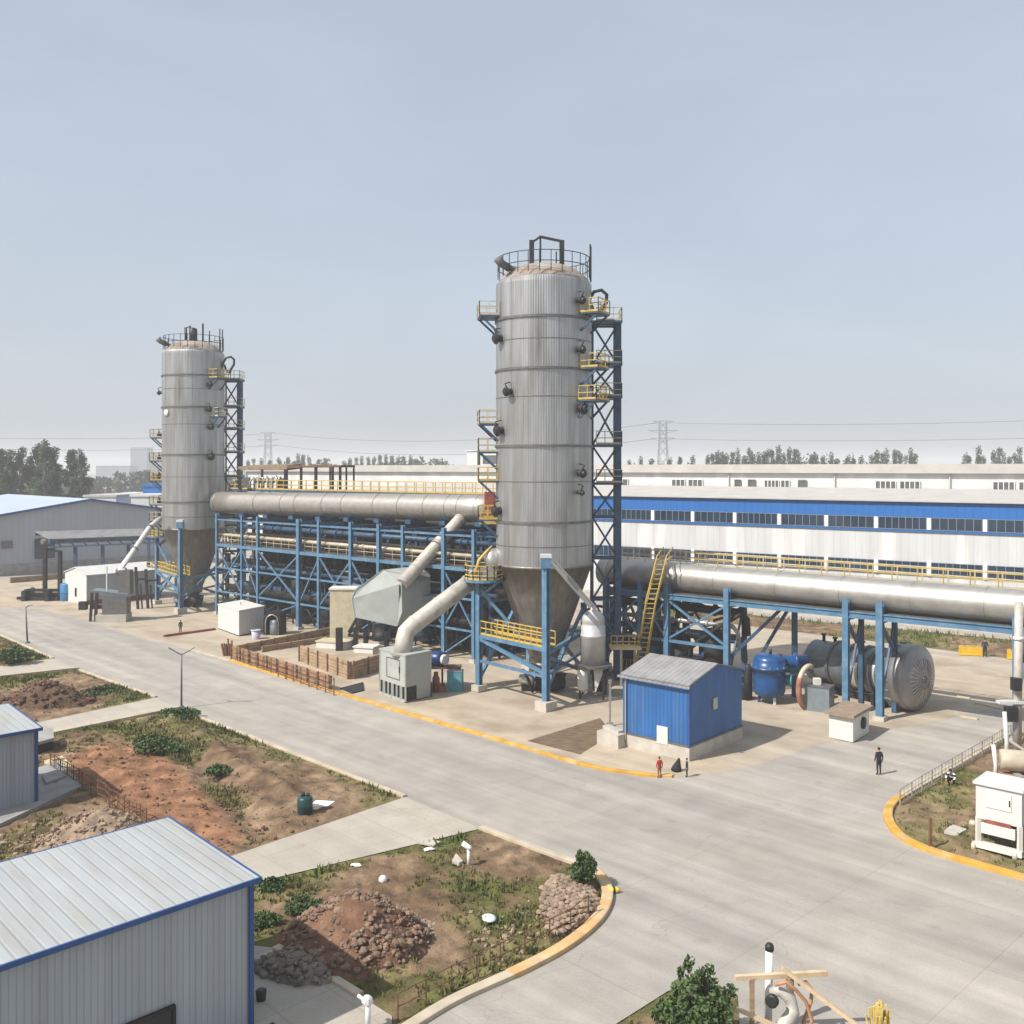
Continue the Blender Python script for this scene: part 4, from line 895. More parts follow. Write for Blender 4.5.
for k, (u, w, z, r, m, lab) in enumerate(((.05, 1.2, 1.0, .32, 'dark', 'dark pipe run low beside the silver vessel'), (.02, 2.0, 4.5, .28, 'blued', 'dark blue pipe run on the middle beam right of the nearer tower'), (.04, 1.0, 5.6, .2, 'pipe_s', 'thin steel pipe run above the middle beam right of the nearer tower'), (.0, 2.4, 6.6, .36, 'dark', 'dark pipe run close under the bright duct walkway'))):
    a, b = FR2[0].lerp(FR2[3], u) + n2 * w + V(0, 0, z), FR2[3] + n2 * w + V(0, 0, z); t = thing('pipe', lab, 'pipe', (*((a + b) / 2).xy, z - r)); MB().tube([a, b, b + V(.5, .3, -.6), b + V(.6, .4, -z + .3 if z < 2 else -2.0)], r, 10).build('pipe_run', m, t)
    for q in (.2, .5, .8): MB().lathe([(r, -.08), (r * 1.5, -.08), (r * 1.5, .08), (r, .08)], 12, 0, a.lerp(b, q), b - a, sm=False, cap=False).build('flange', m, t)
for k, (u, w, r, h, m, lab) in enumerate(((.10, 1.6, .8, 3.2, 'dark', 'dark upright pot between the silver vessel and the stair tower'), (.30, 1.8, .9, 3.4, 'blued', 'dark blue upright pot behind the small yellow landing'), (.56, 1.6, 1.1, 3.6, 'dark', 'dark upright pot behind the foot of the yellow ladder'), (.82, 1.8, .9, 5.2, 'dark', 'tall dark upright pot behind the roof ridge of the blue shed'))):
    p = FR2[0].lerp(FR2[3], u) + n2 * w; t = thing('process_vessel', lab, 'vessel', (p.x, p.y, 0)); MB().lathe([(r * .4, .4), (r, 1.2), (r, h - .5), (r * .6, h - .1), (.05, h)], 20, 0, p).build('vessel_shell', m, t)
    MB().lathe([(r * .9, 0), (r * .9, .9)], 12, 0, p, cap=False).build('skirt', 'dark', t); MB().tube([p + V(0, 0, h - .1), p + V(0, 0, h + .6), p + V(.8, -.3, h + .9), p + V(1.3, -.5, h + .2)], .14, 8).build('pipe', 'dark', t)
# ---------------------------------------------------------------- inclined pipes, hopper, filter box
p1 = P(466, 513, 103.2); p0 = P(402, 584, 96.5)
t = thing('inclined_pipe', 'upper pale inclined pipe from the long duct down to the pale hopper', 'pipe', (*p0.xy, p0.z))
MB().tube([p1, p1.lerp(p0, .06), p0], .66, 24).build('pipe_run', 'pipe_lt', t)
for s in (.1, .45, .8): MB().lathe([(.65, -.06), (.73, -.06), (.73, .06), (.65, .06)], 24, 0, p1.lerp(p0, s), p0 - p1, sm=False, cap=False).build('joint_band', 'pipe_lt', t)
MB().lathe([(.7, -.1), (1.0, -.1), (1.0, .15), (.7, .15)], 24, 0, p1, p0 - p1, sm=False, cap=False).build('collar', 'seam', t)
p1 = P(482, 573, 84.6); p0 = P(409.5, 628, 80.9); pb = P(402.5, 655, 80.0)
t = thing('inclined_pipe', 'lower pale inclined pipe from the yellow railed landing to the filter box', 'pipe', (*pb.xy, pb.z))
mid = P(405, 636, 80.3)
MB().tube([p1, p1.lerp(p0, .5), p1.lerp(p0, .96), p0 + V(-.28, -.1, -.35), mid + V(-.05, 0, -.3), pb], .74, 24).build('pipe_run', 'pipe_lt', t)
for s in (.2, .6, .93): MB().lathe([(.73, -.05), (.80, -.05), (.80, .05), (.73, .05)], 24, 0, p1.lerp(p0, s), p0 - p1, sm=False, cap=False).build('joint_band', 'pipe_lt', t)
MB().lathe([(.74, -.05), (.98, -.05), (.98, .1), (.74, .1)], 24, 0, pb + V(0, 0, .1), sm=False, cap=False).build('collar', 'pipe_s', t)
# grey elbow machine on the round landing
o = G(479, 691) + V(.6, .4, 9.6); t = thing('blower', 'dusty grey blower with yellow guard on the round railed landing', 'machine', tuple(o))
MB().lathe([(.2, -.5), (.95, -.5), (1.05, 0), (.95, .5), (.2, .5)], 20, 0, o + V(.9, .5, 1.5), (.5, -.8, .3)).box(o + V(.3, .2, .5), (1.2, .8, .9)).build('housing', 'pipe_s', t)
MB().tube([o + V(-.9, -.2, .3), o + V(-.6, -.1, 1.5), o + V(.1, .1, 2.3), o + V(.5, .3, 2.7)], [.16, .15, .12, .08], 10).build('guard', 'yel', t)
MB().tube([o + V(1.2, .6, 1.2), o + V(1.6, .9, .2), o + V(1.9, .7, -1.2), o + V(2.2, 1.2, -2.0)], .3, 10).build('hose', 'dark', t)
# pale hopper
HD = 96.0
def hp(x, y, d=0): return P(x, y, HD + d)
t = thing('hopper_box', 'pale green grey angular hopper on black legs over the timber pit', 'hopper', (*hp(377, 600).xy, 0))
fr = [(349.5, 599), (351.5, 591), (375.5, 571), (394, 575), (398, 584), (402, 612), (397, 626), (355, 617)]
bkd = V(2.6, 3.0, 0)
fv = [hp(x, y) for x, y in fr]
# front face folded in two planes: an upper sloping lid and a lower plate
fv[2] += V(.6, 1.2, 0); fv[3] += V(.6, 1.2, 0); fv[1] += V(.3, .5, 0); fv[4] += V(.3, .4, 0); fv[0] += V(.2, .3, 0)
bv = [v + bkd for v in fv]; n = len(fv)
mb = MB(); mb.add(fv + bv, [tuple(range(n))[::-1], tuple(range(n, 2 * n))] + [(i, (i + 1) % n, n + (i + 1) % n, n + i) for i in range(n)])
mb.build('hopper_body', 'hop', t)
mb = MB()
for i in range(n): mb.bar(fv[i] + V(0, -.02, 0), fv[(i + 1) % n] + V(0, -.02, 0), .07)
mb.build('stiffener', 'hop', t)
mb = MB(); mb.add([hp(398.5, 585) + V(.02, .2, 0), hp(402.5, 612) + V(.02, .2, 0), hp(398, 626) + V(.02, .2, 0), hp(413, 588, 2.5), hp(415, 607, 2.5), hp(411, 612, 2.5)], [(0, 1, 4, 3), (1, 2, 5, 4), (0, 3, 2), (3, 4, 5), (3, 5, 2)]); mb.build('side_chute', 'teal', t)
MB().box(hp(428, 604, 3.0), (4.2, 1.4, 1.9)).build('feed_duct', 'drum_g', t)
for a, b in (((357, 617), (346, 633)), ((368, 620), (362, 655)), ((388, 625), (383, 660)), ((397, 626), (402, 655)), ((368, 621), (346, 634)), ((388, 626), (404, 650))):
    pa, pb_ = hp(*a), hp(*b); MB().bar(pa + V(.2, .6, .3), pb_ + V(.2, .6, 0), .28).build('leg', 'black', t)
for x in (352, 362, 383, 402):
    p = hp(x, 640); MB().bar(V(p.x + .2, p.y + .6, 0), p + V(.2, .6, .8), .3).build('leg', 'black', t)
MB().bar(hp(345, 636) + V(.2, .6, 0), hp(405, 644) + V(.2, .6, 0), .28).build('cross_bar', 'black', t)
MB().bar(hp(346, 633) + V(.2, 2.6, 0), hp(405, 640) + V(.2, 2.6, 0), .24).build('cross_bar', 'black', t)
MB().lathe([(.9, 0), (.9, 1.6)], 16, 0, hp(381, 640, 1.5)).build('spout', 'seam', t)
MB().box(V(*G(336, 664).xy, .0) + V(.2, .6, 1.7), (.6, .6, 3.4)).build('leg', 'dark', t)
# cream boxes around the hopper
o = hp(341, 640, 3.5); t = thing('bin', 'tall cream box standing behind the left side of the pale hopper', 'bin', (o.x, o.y, 0))
MB().prism([(o.x - 1.0, o.y - .8), (o.x + 1.6, o.y - .8), (o.x + 1.6, o.y + 1.2), (o.x - 1.0, o.y + 1.2)], 0, 6.6).build('body', 'cream', t); MB().box((o.x + .3, o.y + .2, 6.68), (2.8, 2.2, .16)).build('lid', 'cab', t)
o = G(325, 661); t = thing('crate', 'low cream box inside the timber walled pit', 'crate', (o.x, o.y, 0)); MB().box((o.x + .8, o.y + 1, .9), (3.2, 1.8, 1.8), rz=-.3).build('body', 'cab', t); MB().box((o.x + .8, o.y + 1, 1.84), (3.35, 1.95, .12), rz=-.3).build('lid', 'cream', t)
o = G(350, 667); tag(MB().box((o.x + 1.4, o.y + 1.4, .85), (2.0, 1.6, 1.7), rz=-.3).box((o.x + 1.4, o.y + 1.4, 1.76), (2.2, 1.8, .12), rz=-.3).build('crate', 'cab'), 'pale crate directly under the pale hopper', 'crate')
# filter box with slatted base
fb0, fbl, fbr = G(405.5, 703), G(380, 694), G(430.5, 697)
rz = math.atan2((fbr - fb0).y, (fbr - fb0).x); wx = (fbr - fb0).length; wy = (fbl - fb0).length; ly = (fbl - fb0).normalized(); lx = (fbr - fb0).normalized()
t = thing('filter_box', 'pale grey green filter box with slatted base under the lower inclined pipe', 'machine', tuple(fb0 + lx * wx / 2 + ly * wy / 2))
q = [fb0, fbr, fbr + ly * wy, fbl]; q[3] = fbl; q[2] = fbr + (fbl - fb0)
MB().prism([p.xy for p in q], 1.25, 3.75).build('body', 'hop', t)
qc = sum(q, V(0, 0, 0)) / 4
MB().prism([(qc + (p - qc) * 1.04).xy for p in q], 3.753, 3.86).build('lid', 'hop', t)
MB().prism([(qc + (p - qc) * .93).xy for p in q], .15, 1.247).build('base_core', 'black', t)
mb = MB()
for k in range(7): p = fb0.lerp(fbl, k / 6); mb.bar(p + V(0, 0, .1), p + V(0, 0, 1.24), .22 if k % 2 else .14)
mb.bar(fb0 + V(0, 0, .12), fbl + V(0, 0, .12), .2); mb.build('slat', 'hop', t)
MB().prism([p.xy for p in (fb0 + lx * wx * .45, fbr, fbr + ly * .4, fb0 + lx * wx * .45 + ly * .4)], .1, 1.247).build('base_plate', 'hop', t)
for p in (fb0, fbl, fbr): MB().bar(p + (p - qc).normalized() * .03 + V(0, 0, 1.25), p + (p - qc).normalized() * .03 + V(0, 0, 3.75), .10).build('edge_angle', 'pipe_s', t)
a_, b_ = fb0.lerp(fbl, .22), fb0.lerp(fbl, .72); nn_ = V(-ly.y, ly.x, 0); nn_ = nn_ if nn_.y < 0 else -nn_
for z_ in (1.7, 3.3): MB().bar(a_ + nn_ * .02 + V(0, 0, z_), b_ + nn_ * .02 + V(0, 0, z_), .05).build('door_seam', 'seam', t)
MB().bar(a_ + nn_ * .05 + V(0, 0, 2.3), a_ + nn_ * .05 + V(0, 0, 2.8), .08).build('door_handle', 'black', t); MB().bar(a_ + nn_ * .02 + V(0, 0, 1.7), a_ + nn_ * .02 + V(0, 0, 3.3), .05).bar(b_ + nn_ * .02 + V(0, 0, 1.7), b_ + nn_ * .02 + V(0, 0, 3.3), .05).build('door_jamb', 'seam', t)
for p in (fb0, fbl, fbr): MB().bar(p + V(.05, .12, 0), p + V(.05, .12, 1.2), .14).build('leg', 'black', t)

# silver vessel on its stand
o = V(6.75, 80.6, 0); t = thing('dosing_vessel', 'silver domed vessel on a steel table beside the hopper', 'vessel', (o.x, o.y, 0))
MB().lathe([(1.0, 2.75), (1.0, 5.0), (1.06, 5.05), (1.06, 5.2), (1.0, 5.25), (1.0, 5.9), (.93, 6.0), (.93, 6.15), (.98, 6.25), (.92, 6.6), (.7, 7.0), (.3, 7.2), (.22, 7.25), (.22, 7.55)], 32, 0, o).build('vessel_shell', mat('satin_steel', (.47, .465, .45), .5, .25, var=.10), t)
MB().lathe([(1.55, 2.55), (1.55, 2.74)], 24, 0, o, sm=False).build('table_top', 'seam', t)
for a in (.6, 2.2, 3.7, 5.3): MB().bar(o + V(math.cos(a) * 1.35, math.sin(a) * 1.35, 0), o + V(math.cos(a) * 1.35, math.sin(a) * 1.35, 2.55), .16).build('leg', 'dark', t)
MB().lathe([(.35, .6), (.45, .8), (.45, 2.3), (.3, 2.5)], 14, 0, o + V(-.9, -.5, 0)).build('canister', 'cab', t)
MB().add([o + V(.0, -.7, 2.5), o + V(.9, -.7, 2.5), o + V(.1, -.9, .5), o + V(.0, .2, 2.5), o + V(.9, .2, 2.5), o + V(.1, -.2, .5)], [(0, 2, 1), (3, 4, 5), (0, 1, 4, 3), (1, 2, 5, 4), (2, 0, 3, 5)]).build('chute_plate', 'cab', t)
MB().lathe([(.5, 0), (.5, 1.6)], 14, 0, o + V(.5, .6, .4)).build('drum', 'dark', t)
a, b = G(546, 710) + V(.5, .3, 11.7), o + V(-.1, 0, 7.5)
t = thing('chute', 'cream chute sloping from the front post to the silver vessel', 'chute', tuple(b)); s = V(.1, .25, 0)
MB().bar(a + s, b + s, .34, .14).bar(a - s * 1.3, b - s * 1.3, .10, .3).build('trough', 'cab', t); MB().bar(a.lerp(b, .35), a.lerp(b, .6), .5, .35).build('gate_box', 'pipe_s', t)

p = P(490, 505, 97.5); t = thing('fire_cabinet', 'red fire cabinet on a post between the long duct and the nearer tower', 'cabinet', (p.x, p.y, 0)); MB().bar(V(p.x, p.y, 0), V(p.x, p.y, 13.6), .3).build('post', 'blued', t)
MB().box((p.x, p.y, 15.1), (1.1, .7, 3.0)).build('body', 'red', t); MB().box((p.x, p.y - .37, 15.1), (.9, .05, 2.7)).build('door', 'rusty_red', t); MB().rail([V(p.x - .9, p.y - .9, 13.6), V(p.x + .9, p.y - .9, 13.6)], 1.2, .6, .04).box((p.x, p.y - .3, 13.5), (2.0, 1.4, .18)).build('shelf', 'yel', t)
# ================================================================ buildings
# long white and blue warehouse, built in its own axes: x along the front, y going back
WA = V(15.6, 140, 0); wdir = V(.816, -.578, 0); wrz = math.atan2(wdir.y, wdir.x); wn = V(.578, .816, 0)
wh = thing('warehouse', 'long white warehouse with blue band and ribbon windows behind the bright duct', 'warehouse', tuple(WA), wrz)
X0, X1 = -56, 78
def bl(mb): return mb
MB().box(((X0 + X1) / 2, 12.4, 7.4), (X1 - X0, 24.6, 14.6)).build('wall', 'wh_white', wh, local=True)
MB().box(((X0 + X1) / 2, .02, 14.0), (X1 - X0 + .2, .26, 1.85)).build('blue_band', 'wh_blue', wh, local=True)
MB().box(((X0 + X1) / 2, .04, 11.45), (X1 - X0 + .1, .24, .28)).build('sill_band', 'wh_blue', wh, local=True)
MB().box(((X0 + X1) / 2, .0, .5), (X1 - X0 + .2, .3, 1.0)).build('plinth', 'conc', wh, local=True)
mb = MB(); q = [(X0 - .3, -.55, 14.93), (X1 + .3, -.55, 14.93), (X1 + .3, 24.9, 15.9), (X0 - .3, 24.9, 15.9)]
mb.add(q + [(a, b, c + .14) for a, b, c in q], [(3, 2, 1, 0), (4, 5, 6, 7), (0, 1, 5, 4), (1, 2, 6, 5), (2, 3, 7, 6), (3, 0, 4, 7)]); mb.build('roof', 'wh_roof', wh, local=True)
def window(parent, x0, x1, y, z0, z1, nm, glass, fm='frame_b', t=.07, blank=()):
    w = MB().box(((x0 + x1) / 2, y, (z0 + z1) / 2), (x1 - x0, .06, z1 - z0)).build('window', glass, parent, local=True)
    mb = MB()
    for k in range(nm + 1): mb.box((x0 + (x1 - x0) * k / nm, y - .05, (z0 + z1) / 2), (t, .10, z1 - z0))
    for z in (z0, z1): mb.box(((x0 + x1) / 2, y - .054, z), (x1 - x0 + t, .10, t))
    f = mb.build('window_frame', fm, w, local=True); return w
nb_ = int((X1 - X0) / 6.1)
for k in range(nb_):
    a = X0 + .3 + k * 6.1
    window(wh, a + .3, a + 5.8, -.03, 11.62, 13.05, 6 if k % 3 else 7, 'glass')
    window(wh, a + .3, a + 5.8, -.03, 6.25, 7.72, 6 if k % 2 else 7, 'glass')
    MB().box((a + .0, -.06, 12.33), (.44, .22, 1.42)).build('pilaster', 'frame_w', wh, local=True); MB().box((a, -.06, 6.98), (.44, .22, 1.6)).build('pilaster', 'frame_w', wh, local=True)
# the taller hall behind it
wu = thing('warehouse', 'taller white hall with grey fascia rising behind the blue banded warehouse', 'warehouse', tuple(WA + wn * 24.9), wrz)
U0, U1 = -112, 92
MB().box(((U0 + U1) / 2, 20, 9.1), (U1 - U0, 39.8, 18.2)).build('wall', 'wh_plain', wu, local=True)
MB().box(((U0 + U1) / 2, 19.9, 18.9), (U1 - U0 + .8, 41, 1.35)).build('roof', 'wh_roof', wu, local=True)
uo = WA + wn * 24.9
def ux(px): k = (px - CX) / F; return (uo.x - k * uo.y) / (k * wdir.y - wdir.x)
for a, b, n in ((612, 628, 3), (672, 685, 3), (688.5, 702.5, 3), (735, 741, 1), (748.5, 755.5, 1), (764.5, 779, 4), (781, 789.5, 2), (798.5, 806.5, 1), (875.5, 896, 4), (900, 920, 4), (993, 1014.5, 4), (1019, 1040, 4)):
    window(wu, ux(a), ux(b), -.03, 15.75, 17.1, n, 'glass_g', 'seam' if n == 1 else 'frame_w', .10)
for px in (729, 835, 950, 560): MB().bar((ux(px), -.1, 1), (ux(px), -.1, 18.1), .16).build('downpipe', 'wh_roof', wu, local=True)
hx = (ux(440) + ux(482)) / 2
rh = MB().box((hx, 12, 21.0), (9.4, 8, 2.9)).box((hx, 12, 22.52), (9.9, 8.5, .16)).build('roof_house', 'wh_plain', wu, local=True)
MB().box((hx + 1.2, 7.96, 20.7), (3.6, .1, 1.7)).build('window', 'glass_g', rh, local=True); MB().box((hx - 1.6, 7.9, 21.1), (.5, .3, 3.3)).build('chimney', 'dark', rh, local=True)

# far left grey gable hall
HL = V(-92, 168, 0); hrz = math.atan2(.7, .714)
t = thing('hall', 'wide grey gabled hall with pale blue roof at the far left', 'industrial hall', tuple(HL), hrz)
mb = MB(); w, d, e, r = 37, 46, 10.2, 13.0; g = [(0, 0, 0), (w, 0, 0), (w, 0, e), (w / 2, 0, r), (0, 0, e)]; gb = [(a, d, c) for a, _, c in g]
mb.add(g + gb, [(0, 1, 2, 3, 4), (9, 8, 7, 6, 5), (0, 4, 9, 5), (1, 6, 7, 2)]); mb.build('wall', 'hall', t, local=True)
mb = MB()
for s in (0, 1):
    xe = -.4 if s == 0 else w + .4; ze = e - .05
    q = [(xe, -.4, ze), (w / 2, -.4, r + .03), (w / 2, d + .4, r + .03), (xe, d + .4, ze)]
    if s: q = q[::-1]
    mb.add(q + [(a, b, c + .25) for a, b, c in q], [(3, 2, 1, 0), (4, 5, 6, 7), (0, 1, 5, 4), (1, 2, 6, 5), (2, 3, 7, 6), (3, 0, 4, 7)])
mb.build('roof', 'hall_roof', t, local=True)
MB().bar((-.4, -.5, e), (w / 2, -.5, r + .1), .4).bar((w / 2, -.5, r + .1), (w + .4, -.5, e), .4).build('verge_trim', 'trim', t, local=True)
MB().box((10.5, -.2, 4.5), (3.4, .3, 3.6)).build('door', 'glass', t, local=True); MB().box((4.2, -.15, 5.5), (1.8, .25, 1.3)).build('vent', 'seam', t, local=True)
MB().box((w / 2, -.06, 1.0), (w + .1, .12, 2.0)).build('plinth', 'concd', t, local=True)
mb = MB(); k0, k1 = G(10, 583), G(150, 571.5); mb.bar(k0 + V(0, 0, .45), k1 + V(0, 0, .45), .5, .9)
tag(mb.build('retaining_wall', mat('brown_wall', (.23, .16, .11), .9, var=.3, scale=.7), loc=tuple(k0)), 'low brown retaining wall in front of the far grey hall', 'wall')

def shed(name, label, eave_r, direction, length, rake, width, ez, rz_, mw, mwy, z0=0., trim=True, over=.22, cat='shed'):
    """mono pitched sheet shed: eave_r is the right end of its front eave on the ground, direction runs back along the eave"""
    o = eave_r + direction * length; dx = -direction; rot = math.atan2(dx.y, dx.x)
    t = thing(name, label, cat, (o.x, o.y, 0), rot)
    L, Wd = length, width
    mb = MB(); v = [(0, 0, z0), (L, 0, z0), (L, Wd, z0), (0, Wd, z0), (0, 0, ez), (L, 0, ez), (L, Wd, rz_), (0, Wd, rz_)]
    mb.add(v, [(0, 1, 5, 4), (1, 2, 6, 5), (2, 3, 7, 6), (3, 0, 4, 7), (4, 5, 6, 7)])
    mb.m = [0, 1, 0, 1, 0]
    mb.build('wall', [mw, mwy], t, local=True)
    sl = (rz_ - ez) / Wd; mb = MB(); q = [(-over, -over, ez + .02 - sl * over), (L + over, -over, ez + .02 - sl * over), (L + over, Wd + over, rz_ + .02 + sl * over), (-over, Wd + over, rz_ + .02 + sl * over)]
    mb.add(q + [(a, b, c + .10) for a, b, c in q], [(3, 2, 1, 0), (4, 5, 6, 7), (0, 1, 5, 4), (1, 2, 6, 5), (2, 3, 7, 6), (3, 0, 4, 7)]); mb.build('roof', 'roof_w', t, local=True)
    if trim:
        a, b, c, d = [Vector(p) + V(0, 0, .02) for p in q]
        for p, r_ in ((a, b), (b, c), (c, d), (d, a)):
            dd = (r_ - p).normalized(); nn = V(dd.y, -dd.x, 0).normalized() * .05
            MB().bar(p + nn - dd * .05, r_ + nn + dd * .05, .08, .17).build('eave_trim', 'trim', t, local=True)
        MB().bar((L + .03, -.03, z0), (L + .03, -.03, ez - .1), .16).build('corner_trim', 'trim', t, local=True)
    return t
B1E = P(249.5, 887, 32.9); B1E.z = 0
s1 = shed('metal_shed', 'near grey clad shed with pale ribbed roof and blue trim at the bottom left', B1E, V(-.7, -.714, 0), 17.5, None, 6.15, 5.02, 5.36, 'clad_g', 'clad_gy')
Lq = 17.5
MB().box((Lq - 3.6, -.05, .9), (1.6, .06, 1.75)).build('door', 'black', s1, local=True)
MB().bar((Lq - 2.75, -.07, 0), (Lq - 2.75, -.07, 1.85), .12).bar((Lq - 4.45, -.07, 0), (Lq - 4.45, -.07, 1.85), .12).bar((Lq - 4.5, -.07, 1.85), (Lq - 2.7, -.07, 1.85), .12).build('door_frame', 'dark', s1, local=True)
B2E = G(35, 806)
s2 = shed('metal_shed', 'grey clad shed with pale roof and blue trim at the left edge of the photo', B2E, V(-.72, -.69, 0), 12, None, 5.4, 4.3, 4.6, 'clad_g', 'clad_gy')
# concrete pads by the left shed
mb = MB(); q = gp((-60, 850), (0, 829), (82, 790), (60, 764), (30, 775)); mb.prism([p.xy for p in q], 0, .28); tag(mb.build('concrete_pad', 'concd', loc=tuple(q[2])), 'raised grey concrete pad in front of the left edge shed', 'concrete pad')
q = gp((36, 757), (54, 752), (53, 741), (36, 745)); mb = MB(); mb.prism([p.xy for p in q], .75, .95); t = thing('pallet_cover', 'dark edged slab on blocks beside the left edge shed', 'slab', tuple(q[0])); mb.build('top', 'concd', t); qc = sum(q, V(0, 0, 0)) / 4
MB().prism([(qc + (p - qc) * .85).xy for p in q], 0, .747).build('base', 'black', t)
tag(MB().prism([p.xy for p in gp((48, 776), (76, 770), (62, 757), (44, 762))], .0, .10).build('plywood_sheet', 'woodn'), 'pale plywood sheet lying between the left shed and the wire fence', 'plywood sheet')
tag(MB().prism([p.xy for p in gp((46, 790), (66, 782), (58, 776), (42, 781))], .30, .42).build('debris_sheet', 'concd'), 'dark broken board on the concrete pad by the left shed', 'board')

# blue shed on its pale plinth
s0_, sl_, sr_ = G(689, 761.5), G(623, 746), G(747, 740.6)
ex = (sl_ - s0_); ey = (sr_ - s0_); la, lb = ex.length, ey.length; ex.normalize(); ey = V(ex.y, -ex.x, 0)
if ey.y < 0: ey = -ey
srz = math.atan2(-ex.y, -ex.x)
o = s0_ + ex * la
t = thing('blue_shed', 'bright blue metal shed with grey gabled roof on a pale plinth', 'shed', tuple(o), srz)   # local x along left wall to the near corner, y back
lb = 6.9; mb = MB(); e, r, z0 = 4.95, 5.75, .9
MB().box((la / 2, lb / 2, z0 / 2), (la + .10, lb + .10, z0)).build('plinth', 'conc', t, local=True)
v = [(0, 0, z0), (la, 0, z0), (la, lb, z0), (0, lb, z0), (0, 0, e), (la, 0, e), (la, lb / 2, r), (la, lb, e), (0, lb, e), (0, lb / 2, r)]
mb = MB(); mb.add(v, [(0, 1, 5, 4), (1, 2, 7, 6, 5), (2, 3, 8, 7), (3, 0, 4, 9, 8)]); mb.m = [0, 1, 0, 1]; mb.build('wall', ['shedblue', 'shedblue_y'], t, local=True)
mb = MB(); ov = .13
for q in ([(-ov, -ov, e - .06), (la + ov, -ov, e - .06), (la + ov, lb / 2, r + .02), (-ov, lb / 2, r + .02)], [(-ov, lb / 2, r + .02), (la + ov, lb / 2, r + .02), (la + ov, lb + ov, e - .06), (-ov, lb + ov, e - .06)]):
    mb.add(q + [(a, b, c + .09) for a, b, c in q], [(3, 2, 1, 0), (4, 5, 6, 7), (0, 1, 5, 4), (1, 2, 6, 5), (2, 3, 7, 6), (3, 0, 4, 7)])
mb.build('roof', 'greyroof', t, local=True)
MB().box((la - 2.0, -.05, 1.35), (.85, .08, 1.15)).build('notice_panel', 'white', t, local=True)
MB().box((la + .06, lb * .46, 3.2), (.08, .55, .75)).build('vent', 'pipe_s', t, local=True)
MB().bar((la + .03, -.03, z0), (la + .03, -.03, e - .1), .14).build('corner_trim', 'trim', t, local=True)
MB().bar((-.2, -.33, e - .12), (la + .25, -.33, e - .12), .12, .14).build('gutter', 'greyroof', t, local=True); MB().bar((.3, -.1, .3), (.3, -.1, e - .2), .10).build('downpipe', 'greyroof', t, local=True)
MB().bar((-.02, -.05, z0 + .05), (la, -.05, z0 + .05), .06, .12).build('base_flashing', 'seam', t, local=True); MB().bar((la + .05, 0, z0 + .05), (la + .05, lb, z0 + .05), .06, .12).build('base_flashing', 'seam', t, local=True)
# concrete block wall left of the blue shed
a, b = G(602, 742), G(622, 748); tag(MB().bar(a + V(0, 0, .45), b + V(.1, .1, .45), 1.1, .9).bar(a + V(.3, .5, .95), b + V(0, .4, .95), .5, .25).build('block_wall', 'conc', loc=tuple(a)), 'low pale concrete block against the left foot of the blue shed', 'concrete block')
p = G(610, 726); tag(MB().bar(p, p + V(0, 0, 3.1), .14).bar(p + V(0, 0, 3.1), p + V(0, 0, 3.4), .22).box(p + V(0, 0, .1), (.5, .5, .2)).build('post', 'pipe_s', loc=tuple(p)), 'thin steel post left of the blue shed', 'post')
p = G(636, 676); t = thing('gate', 'small yellow handrail at the foot of the yellow ladder', 'handrail', tuple(p)); MB().rail([p + V(-1.2, .2, 0), p + V(-.2, -.4, 0)], 1.5, .45, .04).build('rail', 'yel', t)

# white gabled hut on the left, and the white box by the thick rack post
a, b, c = G(65, 600.5), G(86.5, 605), G(141, 596)
ex = (b - a); la = ex.length; ex.normalize(); rz_ = math.atan2(ex.y, ex.x)
t = thing('white_hut', 'small white gabled hut with grey ribbed side near the farther tower', 'hut', tuple(a), rz_); lb = 11.0
v = [(0, 0, 0), (la, 0, 0), (la, 0, 4.1), (la / 2, 0, 4.95), (0, 0, 4.1)]; v += [(x, lb, z) for x, _, z in v]
mb = MB(); mb.add(v, [(0, 1, 2, 3, 4), (9, 8, 7, 6, 5), (0, 4, 9, 5), (1, 6, 7, 2)]); mb.m = [0, 0, 1, 1]; mb.build('wall', ['white', 'clad_gy'], t, local=True)
mb = MB()
for q in ([(-.15, -.15, 4.05), (la / 2, -.15, 4.97), (la / 2, lb, 4.97), (-.15, lb, 4.05)], [(la / 2, -.15, 4.97), (la + .15, -.15, 4.05), (la + .15, lb, 4.05), (la / 2, lb, 4.97)]):
    mb.add(q + [(x, y, z + .1) for x, y, z in q], [(3, 2, 1, 0), (4, 5, 6, 7), (0, 1, 5, 4), (1, 2, 6, 5), (2, 3, 7, 6), (3, 0, 4, 7)])
mb.build('roof', 'white', t, local=True); MB().box((la * .52, -.05, 1.5), (.42, .08, 1.2)).build('vent', 'dark', t, local=True); MB().box((la + .05, lb * .5, .3), (.12, lb, .6)).build('plinth', 'rusty_red', t, local=True)
a, b, c = G(218, 629), G(239, 636.5), G(264, 631)
t = thing('white_cabin', 'plain white box cabin in front of the left end of the long rack', 'cabin', tuple(b)); d = b - a
q = [a, b, c, c + (a - b)]
MB().prism([p.xy for p in q], .12, 2.85).build('wall', 'white', t); qc = sum(q, V(0, 0, 0)) / 4; MB().prism([(qc + (p - qc) * 1.03).xy for p in q], 2.853, 2.95).build('roof', 'cab', t); MB().prism([(qc + (p - qc) * .98).xy for p in q], 0, .118).build('base', 'black', t)
MB().bar(qc + V(0, 0, 2.95), qc + V(0, 0, 3.3), .1).build('vent', 'pipe_s', t)

